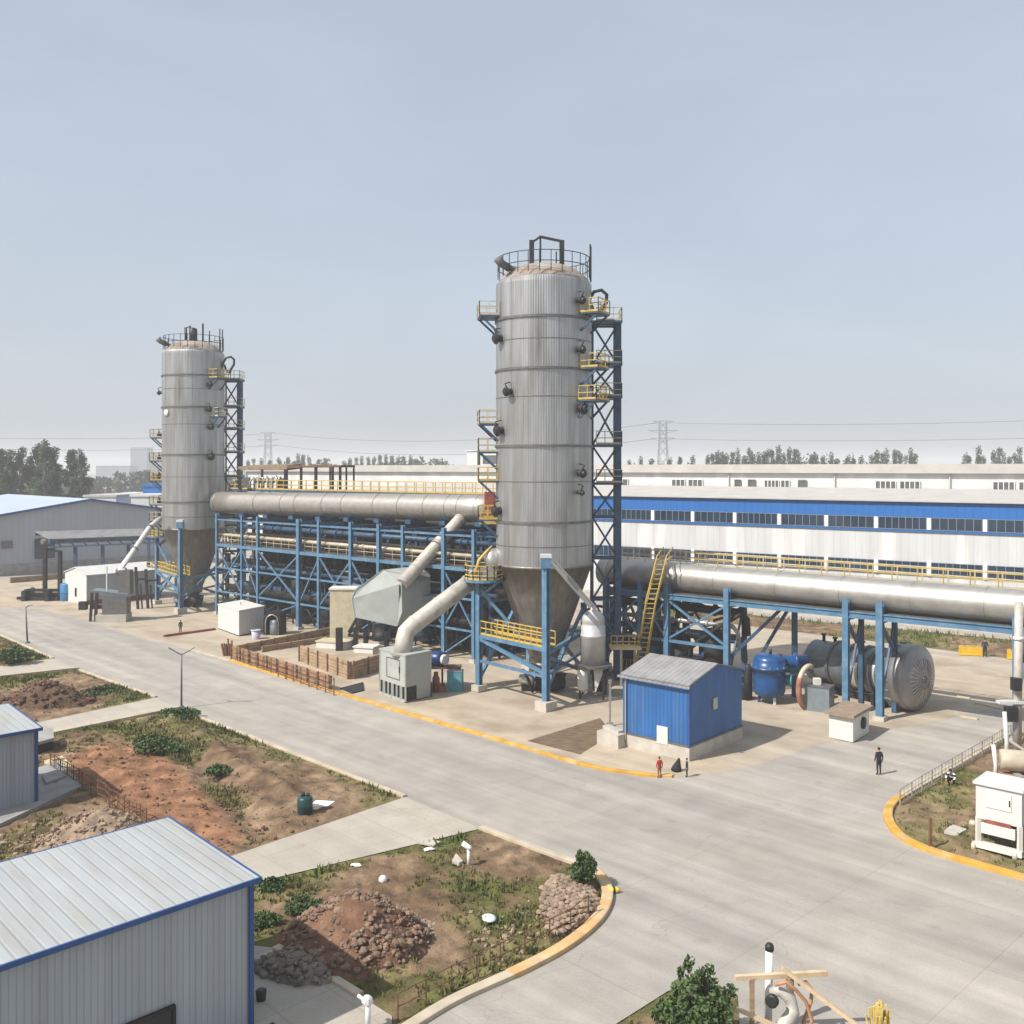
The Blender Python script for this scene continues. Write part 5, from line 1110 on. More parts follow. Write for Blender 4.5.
# far buildings beyond the left hall
def block(label, x0, x1, yt, d, dep, roofm, wallm, zt2=.5, cat='building', win=True):
    a, b = P(x0, yt, d), P(x1, yt, d); t = thing('distant_building', label, cat, (a.x, a.y, 0))
    MB().box(((a.x + b.x) / 2, d + dep / 2, a.z / 2 - .3), (b.x - a.x, dep, a.z - .6)).build('wall', wallm, t)
    MB().box(((a.x + b.x) / 2, d + dep / 2, a.z - .6 + zt2 / 2 + .003), (b.x - a.x + .5, dep + .5, zt2)).build('roof', roofm, t)
    if win:
        n = max(1, int((b.x - a.x) / 7))
        for k in range(n): MB().box((a.x + (b.x - a.x) * (k + .5) / n, d - .04, a.z * .62), ((b.x - a.x) / n * .45, .1, a.z * .2)).build('window', 'glass_g', t)
    return t
block('far low white building with grey roof left of the farther tower', 84, 116, 494.5, 236, 14, 'wh_roof', 'farw')
block('far low white building with dark openings behind the grey hall', 112, 134, 493, 250, 14, 'farw', 'wh_roof')
block('white far building with a blue roof band beside the farther tower', 131, 162, 494, 222, 14, 'farw', 'farw')
block('far white building topped by a bright blue box left of the farther tower', 143, 161, 484, 232, 12, 'wh_blue', 'wh_blue', .6, win=False)
block('very distant pale tower block in the haze', 130.5, 147, 447.5, 1500, 25, 'city', 'city', 1., 'tower block', False)
block('very distant lower pale block in the haze right of the tower block', 147.5, 158, 453, 1520, 25, 'city', 'city', 1., 'tower block', False)
block('very distant pale block in the haze just above the left trees line', 96, 130, 466, 1450, 30, 'city', 'city', 1., 'tower block', False)
block('far pale factory roof beyond the rack canopy', 318, 420, 468.5, 620, 40, 'farw', 'farw', 1., 'building', False)

# ================================================================ trees
def leafcloud(mb, c, rx, ry, rz, n, s, m=0):
    for k in range(n):
        u = Vector((random.gauss(0, 1), random.gauss(0, 1), random.gauss(0, 1))); u.normalize(); u *= random.random() ** .45
        p = Vector((c[0] + u.x * rx, c[1] + u.y * ry, c[2] + u.z * rz)); q = s * random.uniform(.6, 1.3)
        a = Vector((random.uniform(-1, 1), random.uniform(-1, 1), random.uniform(-1, 1))).normalized(); b = a.orthogonal().normalized()
        mb.add([p - a * q, p + b * q * .55, p + a * q, p - b * q * .55], [(0, 1, 2, 3)], m)
def tree_proto(name, label, kind, seed, group=None):
    random.seed(seed); t = thing(name, label, 'tree', (0, 0, 0), group=group); mb = MB(); tr = MB()
    if kind == 'poplar':       # tall, uneven, open towards the top: about 24 m
        h = 24; tr.tube([(0, 0, -1), (.1, 0, 8), (0, .2, 16), (.2, .1, 22)], [.38, .30, .18, .05], 8)
        for k in range(34):
            z = 3.5 + 20.5 * (k / 33); w = 2.9 * math.sin(math.pi * min(1, max(.10, (26 - z) / 25)) ** 1.2) + .5
            a = random.uniform(0, 6.28); r = random.uniform(.2, .8) * w; c = (math.cos(a) * r, math.sin(a) * r, z + random.uniform(-.6, .6))
            tr.tube([(0, 0, max(2, z - 2.2)), (c[0] * .7, c[1] * .7, z - .5), c], [.10, .06, .02], 5)
            leafcloud(mb, c, random.uniform(.9, 1.6), random.uniform(.9, 1.6), random.uniform(1.0, 1.9), 150, .30)
    else:                      # narrow far tree, same height, coarser leaves
        h = 24; tr.tube([(0, 0, -1), (0, .1, 12), (0, 0, 22)], [.35, .22, .05], 6)
        for k in range(20):
            z = 3 + 21 * (k / 19); w = (1.7 if kind == 'slim' else 2.3) * math.sin(math.pi * min(1, max(.08, (25.5 - z) / 24)) ** 1.3) + .3
            a = random.uniform(0, 6.28); r = random.uniform(.1, .7) * w; c = (math.cos(a) * r, math.sin(a) * r, z + random.uniform(-.8, .8))
            tr.tube([(0, 0, max(2, z - 2)), c], [.08, .03], 4)
            leafcloud(mb, c, 1.25, 1.25, 1.9, 60, .42)
    mb.build('crown', 'leaf_d', t, local=True); tr.build('trunk', 'bark', t, local=True); return t
gL = 'poplars beyond the far grey hall'
protos = [tree_proto('poplar_tree', 'tall dark poplar beyond the far grey hall', 'poplar', 40 + i, gL) for i in range(3)]
names = ['dark poplar cut by the left edge of the photo beyond the grey hall', 'second poplar from the left edge beyond the grey hall', 'third poplar from the left edge beyond the grey hall', 'fourth poplar from the left edge beyond the grey hall', 'fifth poplar from the left edge, just left of the tallest pair', 'tallest poplar of the clump beyond the grey hall', 'poplar touching the right side of the tallest one', 'second poplar from the right end of the clump beyond the grey hall', 'rightmost slim poplar of the clump beyond the grey hall', 'low poplar filling the foot of the clump at the left edge']
for i, (px, d, yt) in enumerate([(0, 262, 450), (11, 268, 452), (20, 258, 451), (30, 272, 457), (38, 262, 446), (45, 256, 444), (54, 266, 448), (71, 262, 452), (82, 258, 453), (6, 240, 470)]):
    o = protos[i] if i < 3 else copy_tree(protos[i % 3]); p = P(px, yt, d); s = p.z / 24.6
    o.location = (p.x, p.y, 0); o.scale = (s * random.uniform(.95, 1.2), s * 1.05, s); o.rotation_euler.z = i * 1.7; o['label'] = names[i]
# undergrowth and the far wood, both masses
def wood(name, label, pts, n, m='leaf_d', leaf=1.2, tall=(8, 12), wid=3.0):
    mb = MB(); random.seed(hash(label) % 1000 if False else len(label))
    for k in range(n):
        p = pts[0].lerp(pts[1], random.random()) + V(random.uniform(-8, 8), random.uniform(-12, 12), 0); h = random.uniform(*tall)
        for j in range(5): leafcloud(mb, (p.x + random.uniform(-wid, wid) * .5, p.y, h * (.2 + .17 * j)), wid * (1 - .12 * j), wid, h * .16, 22, leaf)
    tag(mb.build(name, m, loc=(pts[0].x, pts[0].y, 0)), label, 'wood', kind='stuff')
random.seed(3)
wood('hedgerow', 'dark green undergrowth below the poplars and behind the far buildings', (V(-150, 255, 0), V(-84, 285, 0)), 60, tall=(5, 12), leaf=.7)
wood('forest', 'hazy distant forest along the horizon at the left', (V(-420, 560, 0), V(-150, 520, 0)), 120, tall=(12, 18), leaf=1.6, wid=5)
wood('forest', 'hazy far forest on the horizon behind the canopy and the long duct', (V(-160, 640, 0), V(-40, 610, 0)), 90, tall=(16, 25), leaf=1.6, wid=5)
wood('forest', 'hazy far wood behind the tall white hall and the pylon', (V(60, 560, 0), V(330, 560, 0)), 90, tall=(12, 20), leaf=1.6, wid=5)
wood('forest', 'hazy row of far trees crowded behind the tall white hall', (V(85, 440, 0), V(172, 440, 0)), 110, tall=(19, 25.2), leaf=.7, wid=1.9)
wood('forest', 'low hazy row of far trees behind the pylon', (V(48, 450, 0), V(84, 450, 0)), 34, tall=(18, 21.5), leaf=.7, wid=1.9)
gF = 'far trees in the haze behind the tall white hall'; lf = 'hazy far tree in the row behind the tall white hall'
fp = [tree_proto('far_tree', lf, k, 60 + i, gF) for i, k in enumerate(('slim', 'wide', 'slim', 'wide'))]
xs = [(707, 456), (712, 455), (718, 454), (723, 452), (727, 455), (732, 453), (738, 452), (744, 456), (749, 450), (753, 455), (759, 456), (764, 452), (768, 450), (773, 451), (778, 449), (784, 453), (789, 449), (795, 450), (799, 455), (811, 455), (816, 454), (823, 457), (831, 456), (836, 459), (849, 456), (853, 459), (862, 459), (872, 455), (876, 452), (882, 454), (888, 452), (894, 450), (899, 453), (905, 456), (911, 452), (915, 454), (966, 454), (970, 457), (979, 450), (983, 456), (993, 452), (998, 449), (1003, 455), (1009, 457), (1015, 455), (1021, 448), (640, 460), (652, 459), (670, 459), (681, 458), (692, 459), (629, 460)]
for i, (px, yt) in enumerate(xs):
    o = fp[i] if i < 4 else copy_tree(fp[i % 4]); d = 395 + (i * 37 % 50); p = P(px + random.uniform(-1, 1), yt, d); s = p.z / 24.5
    o.location = (p.x, p.y, 0); o.scale = (s * random.uniform(.75, 1.05), s, s); o.rotation_euler.z = i * 2.1
gH = 'far trees in the haze behind the canopy'; lf2 = 'hazy far tree on the horizon between the two towers'
for i, (px, yt) in enumerate([(248, 461), (254, 459), (261, 461), (270, 460), (279, 459), (288, 458), (298, 456), (303, 455), (309, 457), (318, 460), (326, 461), (344, 461), (350, 459), (356, 458), (362, 459), (368, 457), (374, 458), (380, 456), (386, 457), (392, 456), (398, 457), (404, 457), (410, 458), (416, 459)]):
    o = copy_tree(fp[i % 4]); d = 520 + (i * 31 % 60); p = P(px, yt, d); s = p.z / 24.5
    o.location = (p.x, p.y, 0); o.scale = (s * 1.0, s, s); o.rotation_euler.z = i * 1.3; o['group'] = gH; o['label'] = lf2
# pylons and cables
def pylon(label, p, h):
    t = thing('pylon', label, 'pylon', tuple(p)); mb = MB(); w0, w1 = h * .085, h * .045; lv = [0, .2, .38, .54, .68, .8, .9, 1]
    cs = [(-1, -1), (1, -1), (1, 1), (-1, 1)]
    def q(k, c): w = w0 + (w1 - w0) * min(1, lv[k] / .8); return p + V(c[0] * w, c[1] * w, h * lv[k])
    for k in range(7):
        for i in range(4):
            a, b = cs[i], cs[(i + 1) % 4]; mb.bar(q(k, a), q(k + 1, a), .34); mb.bar(q(k, a), q(k + 1, b), .22); mb.bar(q(k, b), q(k + 1, a), .22)
    mb.build('mast', 'pyl', t)
    for f, w in ((.78, .15), (.88, .19), (1.0, .13)):
        z = h * f; mb = MB(); mb.bar(p + V(-h * w, 0, z), p + V(h * w, 0, z), .4); mb.bar(p + V(-h * w, 0, z), p + V(0, 0, z - h * .05), .25); mb.bar(p + V(h * w, 0, z), p + V(0, 0, z - h * .05), .25); mb.build('cross_arm', 'pyl', t)
    return p
pa = pylon('far lattice pylon rising behind the tall white hall', V((663 - CX) / F * 600, 600, 0), 48)
pb = pylon('farther small lattice pylon above the brown canopy', V((268 - CX) / F * 800, 800, 0), 48.5)
def cable(label, a, b, sag, r=.12):
    pts = [a.lerp(b, i / 16) - V(0, 0, sag * 4 * (i / 16) * (1 - i / 16)) for i in range(17)]
    tag(MB().tube(pts, r, 5).build('power_line', 'wire', loc=tuple(a)), label, 'cable')
e1_, e2_ = P(1300, 408, 420), P(1300, 428, 420)
cable('upper power line running right from the far pylon', pa + V(3, 0, 47), e1_, 3.5); cable('lower power line running right from the far pylon', pa + V(6, 0, 37), e2_, 3.0)
cable('upper power line hanging between the two pylons', pa + V(-3, 0, 47), pb + V(3, 0, 48), 9, .16); cable('lower power line hanging between the two pylons', pa + V(-6, 0, 37), pb + V(6, 0, 38), 9, .16)
cable('upper power line running left from the small pylon', pb + V(-6, 0, 47), P(-320, 424, 560), 6, .14); cable('lower power line running left from the small pylon', pb + V(-6, 0, 37), P(-320, 434, 560), 6, .14)
# ================================================================ equipment on the yard
# rotary drum with dished end
mat_b = mat('bright_band', (.62, .61, .58), .35, .5, var=.1)
dc = V(31.3, 76.0, 2.62); da = V(.60, -.80, 0).normalized(); L0 = 8.8
t = thing('rotary_drum', 'steel rotary drum with a huge dished end standing under the bright duct', 'drum', (dc.x, dc.y, 0))
b0 = dc - da * L0
MB().lathe([(.9, -.35), (1.5, -.15), (1.72, .0), (1.72, 2.2), (1.76, 2.21), (1.76, 2.5), (1.66, 2.51), (1.66, 3.9)], 40, 0, b0, da).build('inlet_head', 'drum_g', t)
MB().lathe([(1.66, 3.9), (1.66, 5.1)], 40, 0, b0, da, cap=False).build('drum_shell', mat_b, t)
MB().lathe([(1.78, 5.1), (1.78, 6.2)], 40, 0, b0, da).build('drum_shell', 'drum_g', t)
MB().lathe([(1.66, 6.2), (1.66, 7.0)], 40, 0, b0, da, cap=False).build('drum_shell', mat_b, t)
for s in (2.35, 3.9, 5.1, 6.2): MB().lathe([(1.7, -.12), (1.95, -.12), (1.95, .12), (1.7, .12)], 40, 0, b0 + da * s, da, sm=False, cap=False).build('tyre_ring', 'seam', t)
MB().lathe([(1.7, 7.0), (2.1, 7.0), (2.1, 7.6), (2.45, 7.6), (2.5, 7.7)], 40, 0, b0, da, sm=False, cap=False).build('girth_band', 'drum_g', t)
MB().lathe([(2.5, -1.15), (2.56, -1.1), (2.56, .42), (2.52, .5), (2.3, .62), (1.7, .86), (1.1, 1.02), (.6, 1.09), (.05, 1.11)], 64, 0, dc, da, cap=False).build('dished_end', 'dish', t)
mb = MB(); ua, ub = frame_of(da)
for k in range(30):
    a = k / 30 * 6.283; r0, r1 = .8, 1.6; u = ua * math.cos(a) + ub * math.sin(a); mb.bar(dc + da * 1.10 + u * r0, dc + da * .92 + u * r1, .06, .06)
mb.build('stiffener', 'duct', t); MB().lathe([(.28, 1.0), (.28, 1.2)], 16, 0, dc, da).build('hub', 'seam', t)
mb = MB()
for k in range(20): a = k / 20 * 6.283; u = ua * math.cos(a) + ub * math.sin(a); mb.bar(dc - da * 1.0 + u * 2.575, dc - da * .45 + u * 2.575, .05, .12)
mb.build('clamp', 'drum_g', t)
for s in (1.4, 6.6): MB().box(V(b0.x + da.x * s, b0.y + da.y * s, .5), (3.0, .8, 1.0), rz=math.atan2(da.y, da.x) + math.pi / 2).build('cradle', 'dark', t)
MB().bar(b0 + da * .4 - V(0, 0, 2.3), b0 + da * 8 - V(0, 0, 2.3), .5, .4).build('base_frame', 'dark', t)
MB().lathe([(.75, -.9), (.75, .1)], 24, 0, b0, da).build('inlet_pipe', 'pipe_s', t)
for s, h in ((.8, .6), (1.9, .45), (4.5, .5)): MB().lathe([(.14, 0), (.14, h), (.22, h), (.22, h + .12)], 10, 0, b0 + da * s + V(0, 0, 1.6)).build('inspection_stub', 'dark', t)
# hoop shaped hose in front of the drum inlet
o = P(806, 687, 76.6); t = thing('hose_hoop', 'big rust and cream hoop of hose between the blue tank and the drum', 'hose', (o.x, o.y, o.z - 1.9))
ax = (V(.35, .25, 0), V(.0, -.1, 1))
MB().tube(arc(o + V(0.2, 0, 0), 1.65, 1.2, 5.1, 20, ax=(V(.62, .5, 0), V(0, 0, 1))), .2, 10).build('hose', 'pipe_b', t)
MB().tube(arc(o + V(0.2, 0, 0), 1.65, 2.6, 4.2, 12, ax=(V(.62, .5, 0), V(0, 0, 1))), .225, 10).build('rust_sleeve', mat('rust_band', (.26, .12, .075), .8, var=.3), t)
# royal blue tank
o = V(20.85, 78.6, 0); t = thing('blue_tank', 'royal blue domed tank with teal side nozzles on white legs', 'tank', tuple(o))
MB().lathe([(.7, .5), (1.12, .7), (1.26, 1.0), (1.28, 2.0), (1.28, 2.75), (1.48, 2.76), (1.48, 2.98), (1.3, 2.99), (1.28, 3.5), (1.15, 3.75), (.9, 3.88), (.05, 3.95)], 32, 0, o).build('tank_shell', 'pumpblue', t)
MB().lathe([(.5, .6), (.5, 2.2), (.72, 2.2), (.72, 2.4), (.5, 2.42), (.5, 3.2)], 18, 0, o + V(0, .6, 3.1), (.97, -.1, .06)).build('side_pipe', 'pumpblue', t)
for k in range(14): a = k / 14 * 6.283; MB().lathe([(.07, 2.7), (.07, 3.06)], 6, 0, o + V(math.cos(a) * 1.4, math.sin(a) * 1.4, 0)).build('bolt', 'seam', t)
MB().lathe([(1.49, 2.83), (1.52, 2.85), (1.49, 2.88)], 32, 0, o, cap=False).build('gasket', 'black', t)
MB().lathe([(.4, .6), (.4, 1.6), (.58, 1.6), (.58, 1.75)], 18, 0, o + V(0, 0, 1.9), (.95, -.25, 0)).build('nozzle', 'teal', t)
MB().lathe([(.55, .5), (.55, 2.4), (.7, 2.4), (.7, 2.55)], 18, 0, o + V(.2, .5, 3.0), (.95, .1, -.1)).build('nozzle', 'teal', t)
MB().lathe([(.12, 0), (.12, .4)], 10, 0, o + V(.1, 0, 3.95)).lathe([(.2, 0), (.2, .35)], 10, 0, o + V(.8, -.2, 3.6)).build('valve', 'black', t)
for a in (-1.3, .8, 2.9): MB().bar(o + V(math.cos(a) * .8, math.sin(a) * .8, 0), o + V(math.cos(a) * .75, math.sin(a) * .75, 1.2), .2).build('leg', 'white' if a < 0 else 'pumpblue', t)
o2 = o + V(-1.5, .9, 0); tag(MB().lathe([(.35, 0), (.35, 2.2), (.25, 2.5), (.25, 2.9)], 14, 0, o2).box(o2 + V(-.4, .3, .5), (.9, .8, 1.0)).build('pump', 'dark', loc=tuple(o2)), 'dark upright pump tucked behind the royal blue tank', 'pump')
o = V(16.0, 86.0, 0); t = thing('saucer_tank', 'flat blue saucer shaped tank behind the blue shed', 'tank', tuple(o)); MB().lathe([(.8, 1.2), (1.8, 1.5), (2.1, 1.75), (2.1, 1.95), (1.5, 2.3), (.6, 2.45), (.05, 2.47)], 32, 0, o).build('tank_shell', 'pumpblue', t)
MB().lathe([(1.0, 0), (.8, 1.25)], 18, 0, o).build('base', 'dark', t)
# boxes
o = G(822, 712); t = thing('control_box', 'dark grey box on the ground in front of the rotary drum', 'cabinet', tuple(o)); MB().box(o + V(0, .6, .95), (1.9, 1.4, 1.9), rz=-.6).build('body', 'drum_g', t); MB().box(o + V(0, .6, 1.94), (2.0, 1.5, .08), rz=-.6).build('lid', 'seam', t)
MB().box(o + V(-.2, .6, 2.25), (.5, .5, .5)).build('junction_box', 'cab', t)
a, b, c = G(829, 738), G(853, 743), G(869, 733); q = [a, b, c, c + (a - b)]; qc = sum(q, V(0, 0, 0)) / 4
t = thing('cabinet', 'white cabinet with a wide brown top near the standing man', 'cabinet', tuple(qc)); MB().prism([p.xy for p in q], .05, 1.75).build('body', 'cab', t); MB().prism([(qc + (p - qc) * 1.22).xy for p in q], 1.753, 1.95).build('top', mat('brown_top', (.24, .18, .13), .8, var=.2), t)
MB().lathe([(.05, 0), (.42, 0), (.42, .12), (.1, .2)], 18, 0, b.lerp(c, .6) + V(0, 0, 1.0), (.75, -.66, 0)).build('fan_grille', 'black', t)
o = G(436, 692); tag(MB().lathe([(.32, 0), (.32, 1.2), (.2, 1.4), (.2, 1.7)], 12, 0, o).box(o + V(.5, .1, .3), (.5, .5, .6)).build('pump', 'rusty_red', loc=tuple(o)), 'dark red upright pump beside the filter box', 'pump')
o = G(443, 690); t = thing('motor_stand', 'dark blue motor lying on a rough steel table', 'motor', tuple(o)); MB().box(o + V(-.2, 1.2, 1.75), (3.4, 1.5, .12)).build('table_top', 'rust', t)
for x, y in ((-.1, .6), (1.2, .8), (-1.5, 1.8)): MB().bar(o + V(x, y, 0), o + V(x, y, 1.7), .16).build('leg', 'dark', t)
MB().lathe([(.1, -.8), (.6, -.7), (.68, -.3), (.68, .4), (.55, .6), (.1, .7)], 20, 0, o + V(-.6, 1.1, 2.45), (.8, -.5, 0)).build('motor', mat('navy_enamel', (.012, .03, .13), .35), t); MB().lathe([(.45, .6), (.45, 1.0)], 16, 0, o + V(-.6, 1.1, 2.45), (.8, -.5, 0)).build('fan_cover', 'cab', t)
o = G(455, 692); t = thing('bin', 'teal square bin standing on the yard between the motor and the left post', 'bin', tuple(o)); MB().box(o + V(0, .4, .85), (1.25, .9, 1.7), rz=-.15).build('body', 'teal', t); MB().box(o + V(0, .4, 1.73), (1.32, .96, .07), rz=-.15).build('lid', 'drum_g', t)
q = gp((340, 689), (352, 694), (364, 691), (363, 683)); tag(MB().prism([p.xy for p in q], .02, .10).build('pit_cover', 'black'), 'black pit cover let into the yard beside the yellow kerb', 'pit cover')
# timber walled pit
def wall_(label, a, b, h, m, th=.22, rails=0, name='timber_wall'):
    d = (b - a).normalized(); t = thing(name, label, 'timber wall', tuple(a)); mb = MB(); n = max(2, int(h / .3))
    for k in range(n): mb.bar(a + V(0, 0, h * (k + .5) / n), b + V(0, 0, h * (k + .5) / n + random.uniform(-.02, .02)), th + random.uniform(-.03, .03), h / n - .03)
    mb.build('plank', m, t); mb = MB(); k = max(2, round((b - a).length / 1.9))
    for i in range(k + 1): p = a.lerp(b, i / k); s = V(d.y, -d.x, 0) * (th * .5 + .06); mb.bar(p + s, p + s + V(0, 0, h * 1.08), .12)
    mb.build('post', 'rust', t); return t
wall_('low plank wall along the yellow kerb at the front of the timber pit', G(233, 658.5), G(331, 691), 1.3, 'woodr')
wall_('back plank wall of the timber pit below the long rack', G(233, 655), G(345, 632), .9, 'wood')
wall_('inner plank wall on the left of the timber pit', G(262, 652), G(330, 641), .6, 'wood')
a, b, c = G(301, 661), G(350, 679), G(381, 670)
wall_('plank front of the raised timber box under the pale hopper', a, b, 1.55, 'wood', .3); wall_('dark plank end of the raised timber box facing the filter box', b + V(.15, .1, 0), c, 1.55, 'wood', .3)
mb = MB(); q = [a + V(0, .2, 0), b + V(0, .3, 0), c, c + (a - b)]; mb.prism([p.xy for p in q], 0, 1.2); tag(mb.build('backfill', 'bare' if False else 'yard', loc=tuple(a)), 'pale fill inside the raised timber box', 'fill')
t = thing('wire_fence', 'rusty mesh fence standing in front of the timber pit', 'fence', tuple(G(233, 660))); a, b = G(231, 660.5), G(334, 695.5); mb = MB()
for k in range(15): p = a.lerp(b, k / 14); mb.bar(p, p + V(0, 0, 1.5), .08)
mb.build('post', 'rust', t); mb = MB()
for z in (.3, .8, 1.3): mb.bar(a + V(0, 0, z), b + V(0, 0, z), .05)
mb.build('wire', 'rust', t)
o = G(228, 656); mb = MB()
for k in range(7): mb.bar(o + V(k * .13 - .4, .1 * (k % 2), 0), o + V(k * .13 - .55 + random.uniform(-.25, .2), random.uniform(-.1, .2), random.uniform(1.2, 1.75)), .12, .2)
tag(mb.build('plank_bundle', 'rust', loc=tuple(o)), 'short brown planks leaning on end at the left corner of the plank wall', 'planks')
# beside the white cabin
o = G(264, 637) + V(.6, 1.2, 0); t = thing('arched_hood', 'black arched hood against the right side of the white cabin', 'hood', tuple(o)); mb = MB()
pr = [(-1.0, 0), (-1.0, 1.7)] + [(-math.cos(a), 1.7 + math.sin(a)) for a in (0.4, .8, 1.2, 1.57, 1.95, 2.35, 2.75)] + [(1.0, 1.7), (1.0, 0)]
f_ = [o + V(x, 0, z) for x, z in pr]; g_ = [o + V(x * .72, 0, z * .86) for x, z in pr]; n = len(pr); fb = [p + V(.3, 1.5, 0) for p in f_]; gb = [p + V(.3, 1.4, 0) for p in g_]
mb.add(f_ + g_ + fb + gb, [(i, i + 1, n + i + 1, n + i) for i in range(n - 1)] + [(i + 1, i, 2 * n + i, 2 * n + i + 1) for i in range(n - 1)] + [(n + i, n + i + 1, 3 * n + i + 1, 3 * n + i) for i in range(n - 1)] + [tuple(range(2 * n, 3 * n))])
mb.build('hood_shell', 'dark', t); MB().tube([p + V(0, -.05, 0) for p in g_], .07, 6).build('rim', 'pipe_s', t)
o = G(256, 639); t = thing('bucket', 'lilac plastic bucket in front of the black arched hood', 'bucket', tuple(o)); MB().lathe([(.42, 0), (.52, 1.0), (.45, 1.0), (.36, .1)], 18, 0, o, cap=False).build('body', 'lilac', t); MB().lathe([(.50, .95), (.57, .95), (.57, 1.06), (.5, 1.06)], 18, 0, o, cap=False).build('rim', 'white', t)
o = G(275, 635); tag(MB().lathe([(.4, 0), (.5, 1.0), (.3, 1.3), (.42, 1.7)], 12, 0, o).box(o + V(-.4, .2, .9), (.4, .4, 1.5)).build('drum', 'drum_g', loc=tuple(o)), 'dented grey drum to the right of the black arched hood', 'drum')
tag(MB().bar(G(164, 637) + V(0, 0, .12), G(215, 630) + V(0, 0, .12), .35, .24).build('steel_beam', 'rusty_red', loc=tuple(G(190, 633))), 'long rusty red beam lying on the ground left of the white cabin', 'beam')
# foot of the farther tower
for x, yb, yt, lab in ((138, 609, 567, 'left dark steel post in front of the farther tower'), (148, 608.5, 569, 'right dark steel post in front of the farther tower')):
    p = G(x, yb); h = H - (yt - Y0) * p.y / F; tag(MB().bar(p, p + V(-.3, 0, h), .30).bar(p + V(.5, .2, 0), p + V(.3, .1, h * .6), .16).bar(p + V(-.4, 0, h * .7), p + V(1.2, 0, h * .72), .25).build('steel_post', 'dark', loc=tuple(p)), lab, 'post')
o = G(166, 596); t = thing('low_platform', 'low rusty yellow platform at the foot of the farther tower', 'platform', tuple(o)); MB().box(o + V(0, 0, 4.0), (4.5, 3.5, .3)).build('deck', 'grate', t); MB().rail([o + V(-2.2, -1.7, 4.1), o + V(2.2, -1.7, 4.1), o + V(2.2, 1.7, 4.1)], 1.1, .8, .06).build('railing', 'yel', t)
MB().rail([o + V(-2.2, -1.7, 9.1), o + V(1.2, -1.7, 9.1)], 1.1, .8, .06).box(o + V(-.5, -.8, 9.0), (3.6, 2.2, .2)).build('upper_landing', 'yel', t)
for x, y in ((-2, -1.5), (2, -1.5), (2, 1.5), (-2, 1.5)): MB().bar(o + V(x, y, 0), o + V(x, y, 8.9 if y < 0 else 4), .34).build('leg', 'blued', t)
MB().bar(o + V(-2, -1.5, .4), o + V(2, -1.5, 3.8), .3).build('brace', 'blue', t)
# grey machine with white pipe
o = G(106, 622); t = thing('bagging_machine', 'grey hopper machine on a pale block below the sloping white pipe', 'machine', tuple(o))
MB().box(o + V(.6, .9, .45), (3.6, 2.6, .9), rz=.1).build('block', 'conc', t); MB().box(o + V(.9, 1.0, 1.9), (2.9, 1.9, 1.96), rz=.1).build('body', 'seam', t)
MB().add([o + V(-2.0, .2, 3.9), o + V(2.6, .2, 3.4), o + V(2.6, 2.4, 3.4), o + V(-2.0, 2.4, 3.9), o + V(.0, .4, 2.9), o + V(2.3, .4, 2.9), o + V(2.3, 2.0, 2.9), o + V(.0, 2.0, 2.9)], [(3, 2, 1, 0), (4, 5, 6, 7), (0, 1, 5, 4), (1, 2, 6, 5), (2, 3, 7, 6), (3, 0, 4, 7)]).build('hopper', 'drum_g', t)
MB().box(o + V(1.9, 1.4, 4.8), (1.4, 1.2, 3.0)).build('duct_box', 'seam', t); MB().box(o + V(-.2, .7, 5.2), (.14, .14, 3.2)).build('mast', 'white', t)
for x, y in ((-2.1, .4), (-1.4, .3), (-2.1, 1.8)): MB().bar(o + V(x, y, 0), o + V(x + .2, y, 3.6), .26).build('leg', 'dark', t)
MB().box(o + V(-2.9, .2, 2.0), (.9, .7, 1.0)).box(o + V(-1.2, .6, 1.8), (1.5, .6, .5)).build('gearbox', 'dark', t)
q = [o + V(2.0, 1.2, 6.3), P(118, 572, 121), P(135, 549, 124), P(150, 527, 127), P(160, 519, 130)]
t = thing('inclined_pipe', 'thin white pipe sloping from the farther tower to the grey machine', 'pipe', tuple(q[0])); MB().tube(q, .34, 12).build('pipe_run', 'white', t)
for s in (1, 2, 3): MB().lathe([(.33, -.06), (.46, -.06), (.46, .06), (.33, .06)], 12, 0, q[s], q[s] - q[s - 1], sm=False, cap=False).build('flange', 'seam', t)
# covered pipe gallery on posts at the left
a, b = P(42, 541, 141), P(150, 537, 158); t = thing('pipe_canopy', 'long low canopy on dark and blue posts in front of the far grey hall', 'canopy', (a.x, a.y, 0)); nn = V(-(b - a).y, (b - a).x, 0).normalized()
q = [a - nn * 1.6 + V(0, 0, .35), b - nn * 1.6 + V(0, 0, .35), b + nn * 1.6 + V(0, 0, 1.35), a + nn * 1.6 + V(0, 0, 1.35)]
if q[0].y > q[3].y: q = [a + nn * 1.6 + V(0, 0, .35), b + nn * 1.6 + V(0, 0, .35), b - nn * 1.6 + V(0, 0, 1.35), a - nn * 1.6 + V(0, 0, 1.35)]
MB().add([p - V(0, 0, .12) for p in q] + q, [(3, 2, 1, 0), (4, 5, 6, 7), (0, 1, 5, 4), (1, 2, 6, 5), (2, 3, 7, 6), (3, 0, 4, 7)]).build('roof', 'greyroof', t)
MB().bar(q[0] - V(0, 0, .4), q[1] - V(0, 0, .4), .3, .5).build('beam', 'blued', t); MB().bar(q[3] - V(0, 0, .4), q[2] - V(0, 0, .4), .3, .45).build('beam', 'blued', t); MB().bar(q[0] - V(0, 0, 1.2), q[1] - V(0, 0, 1.2), .22).build('beam', 'blue', t)
for k in range(9): p = q[0].lerp(q[1], (k + .5) / 9); MB().bar(p - V(0, 0, .4), p + (q[1] - q[0]) / 20 - V(0, 0, 1.2), .14).build('brace', 'blued', t)
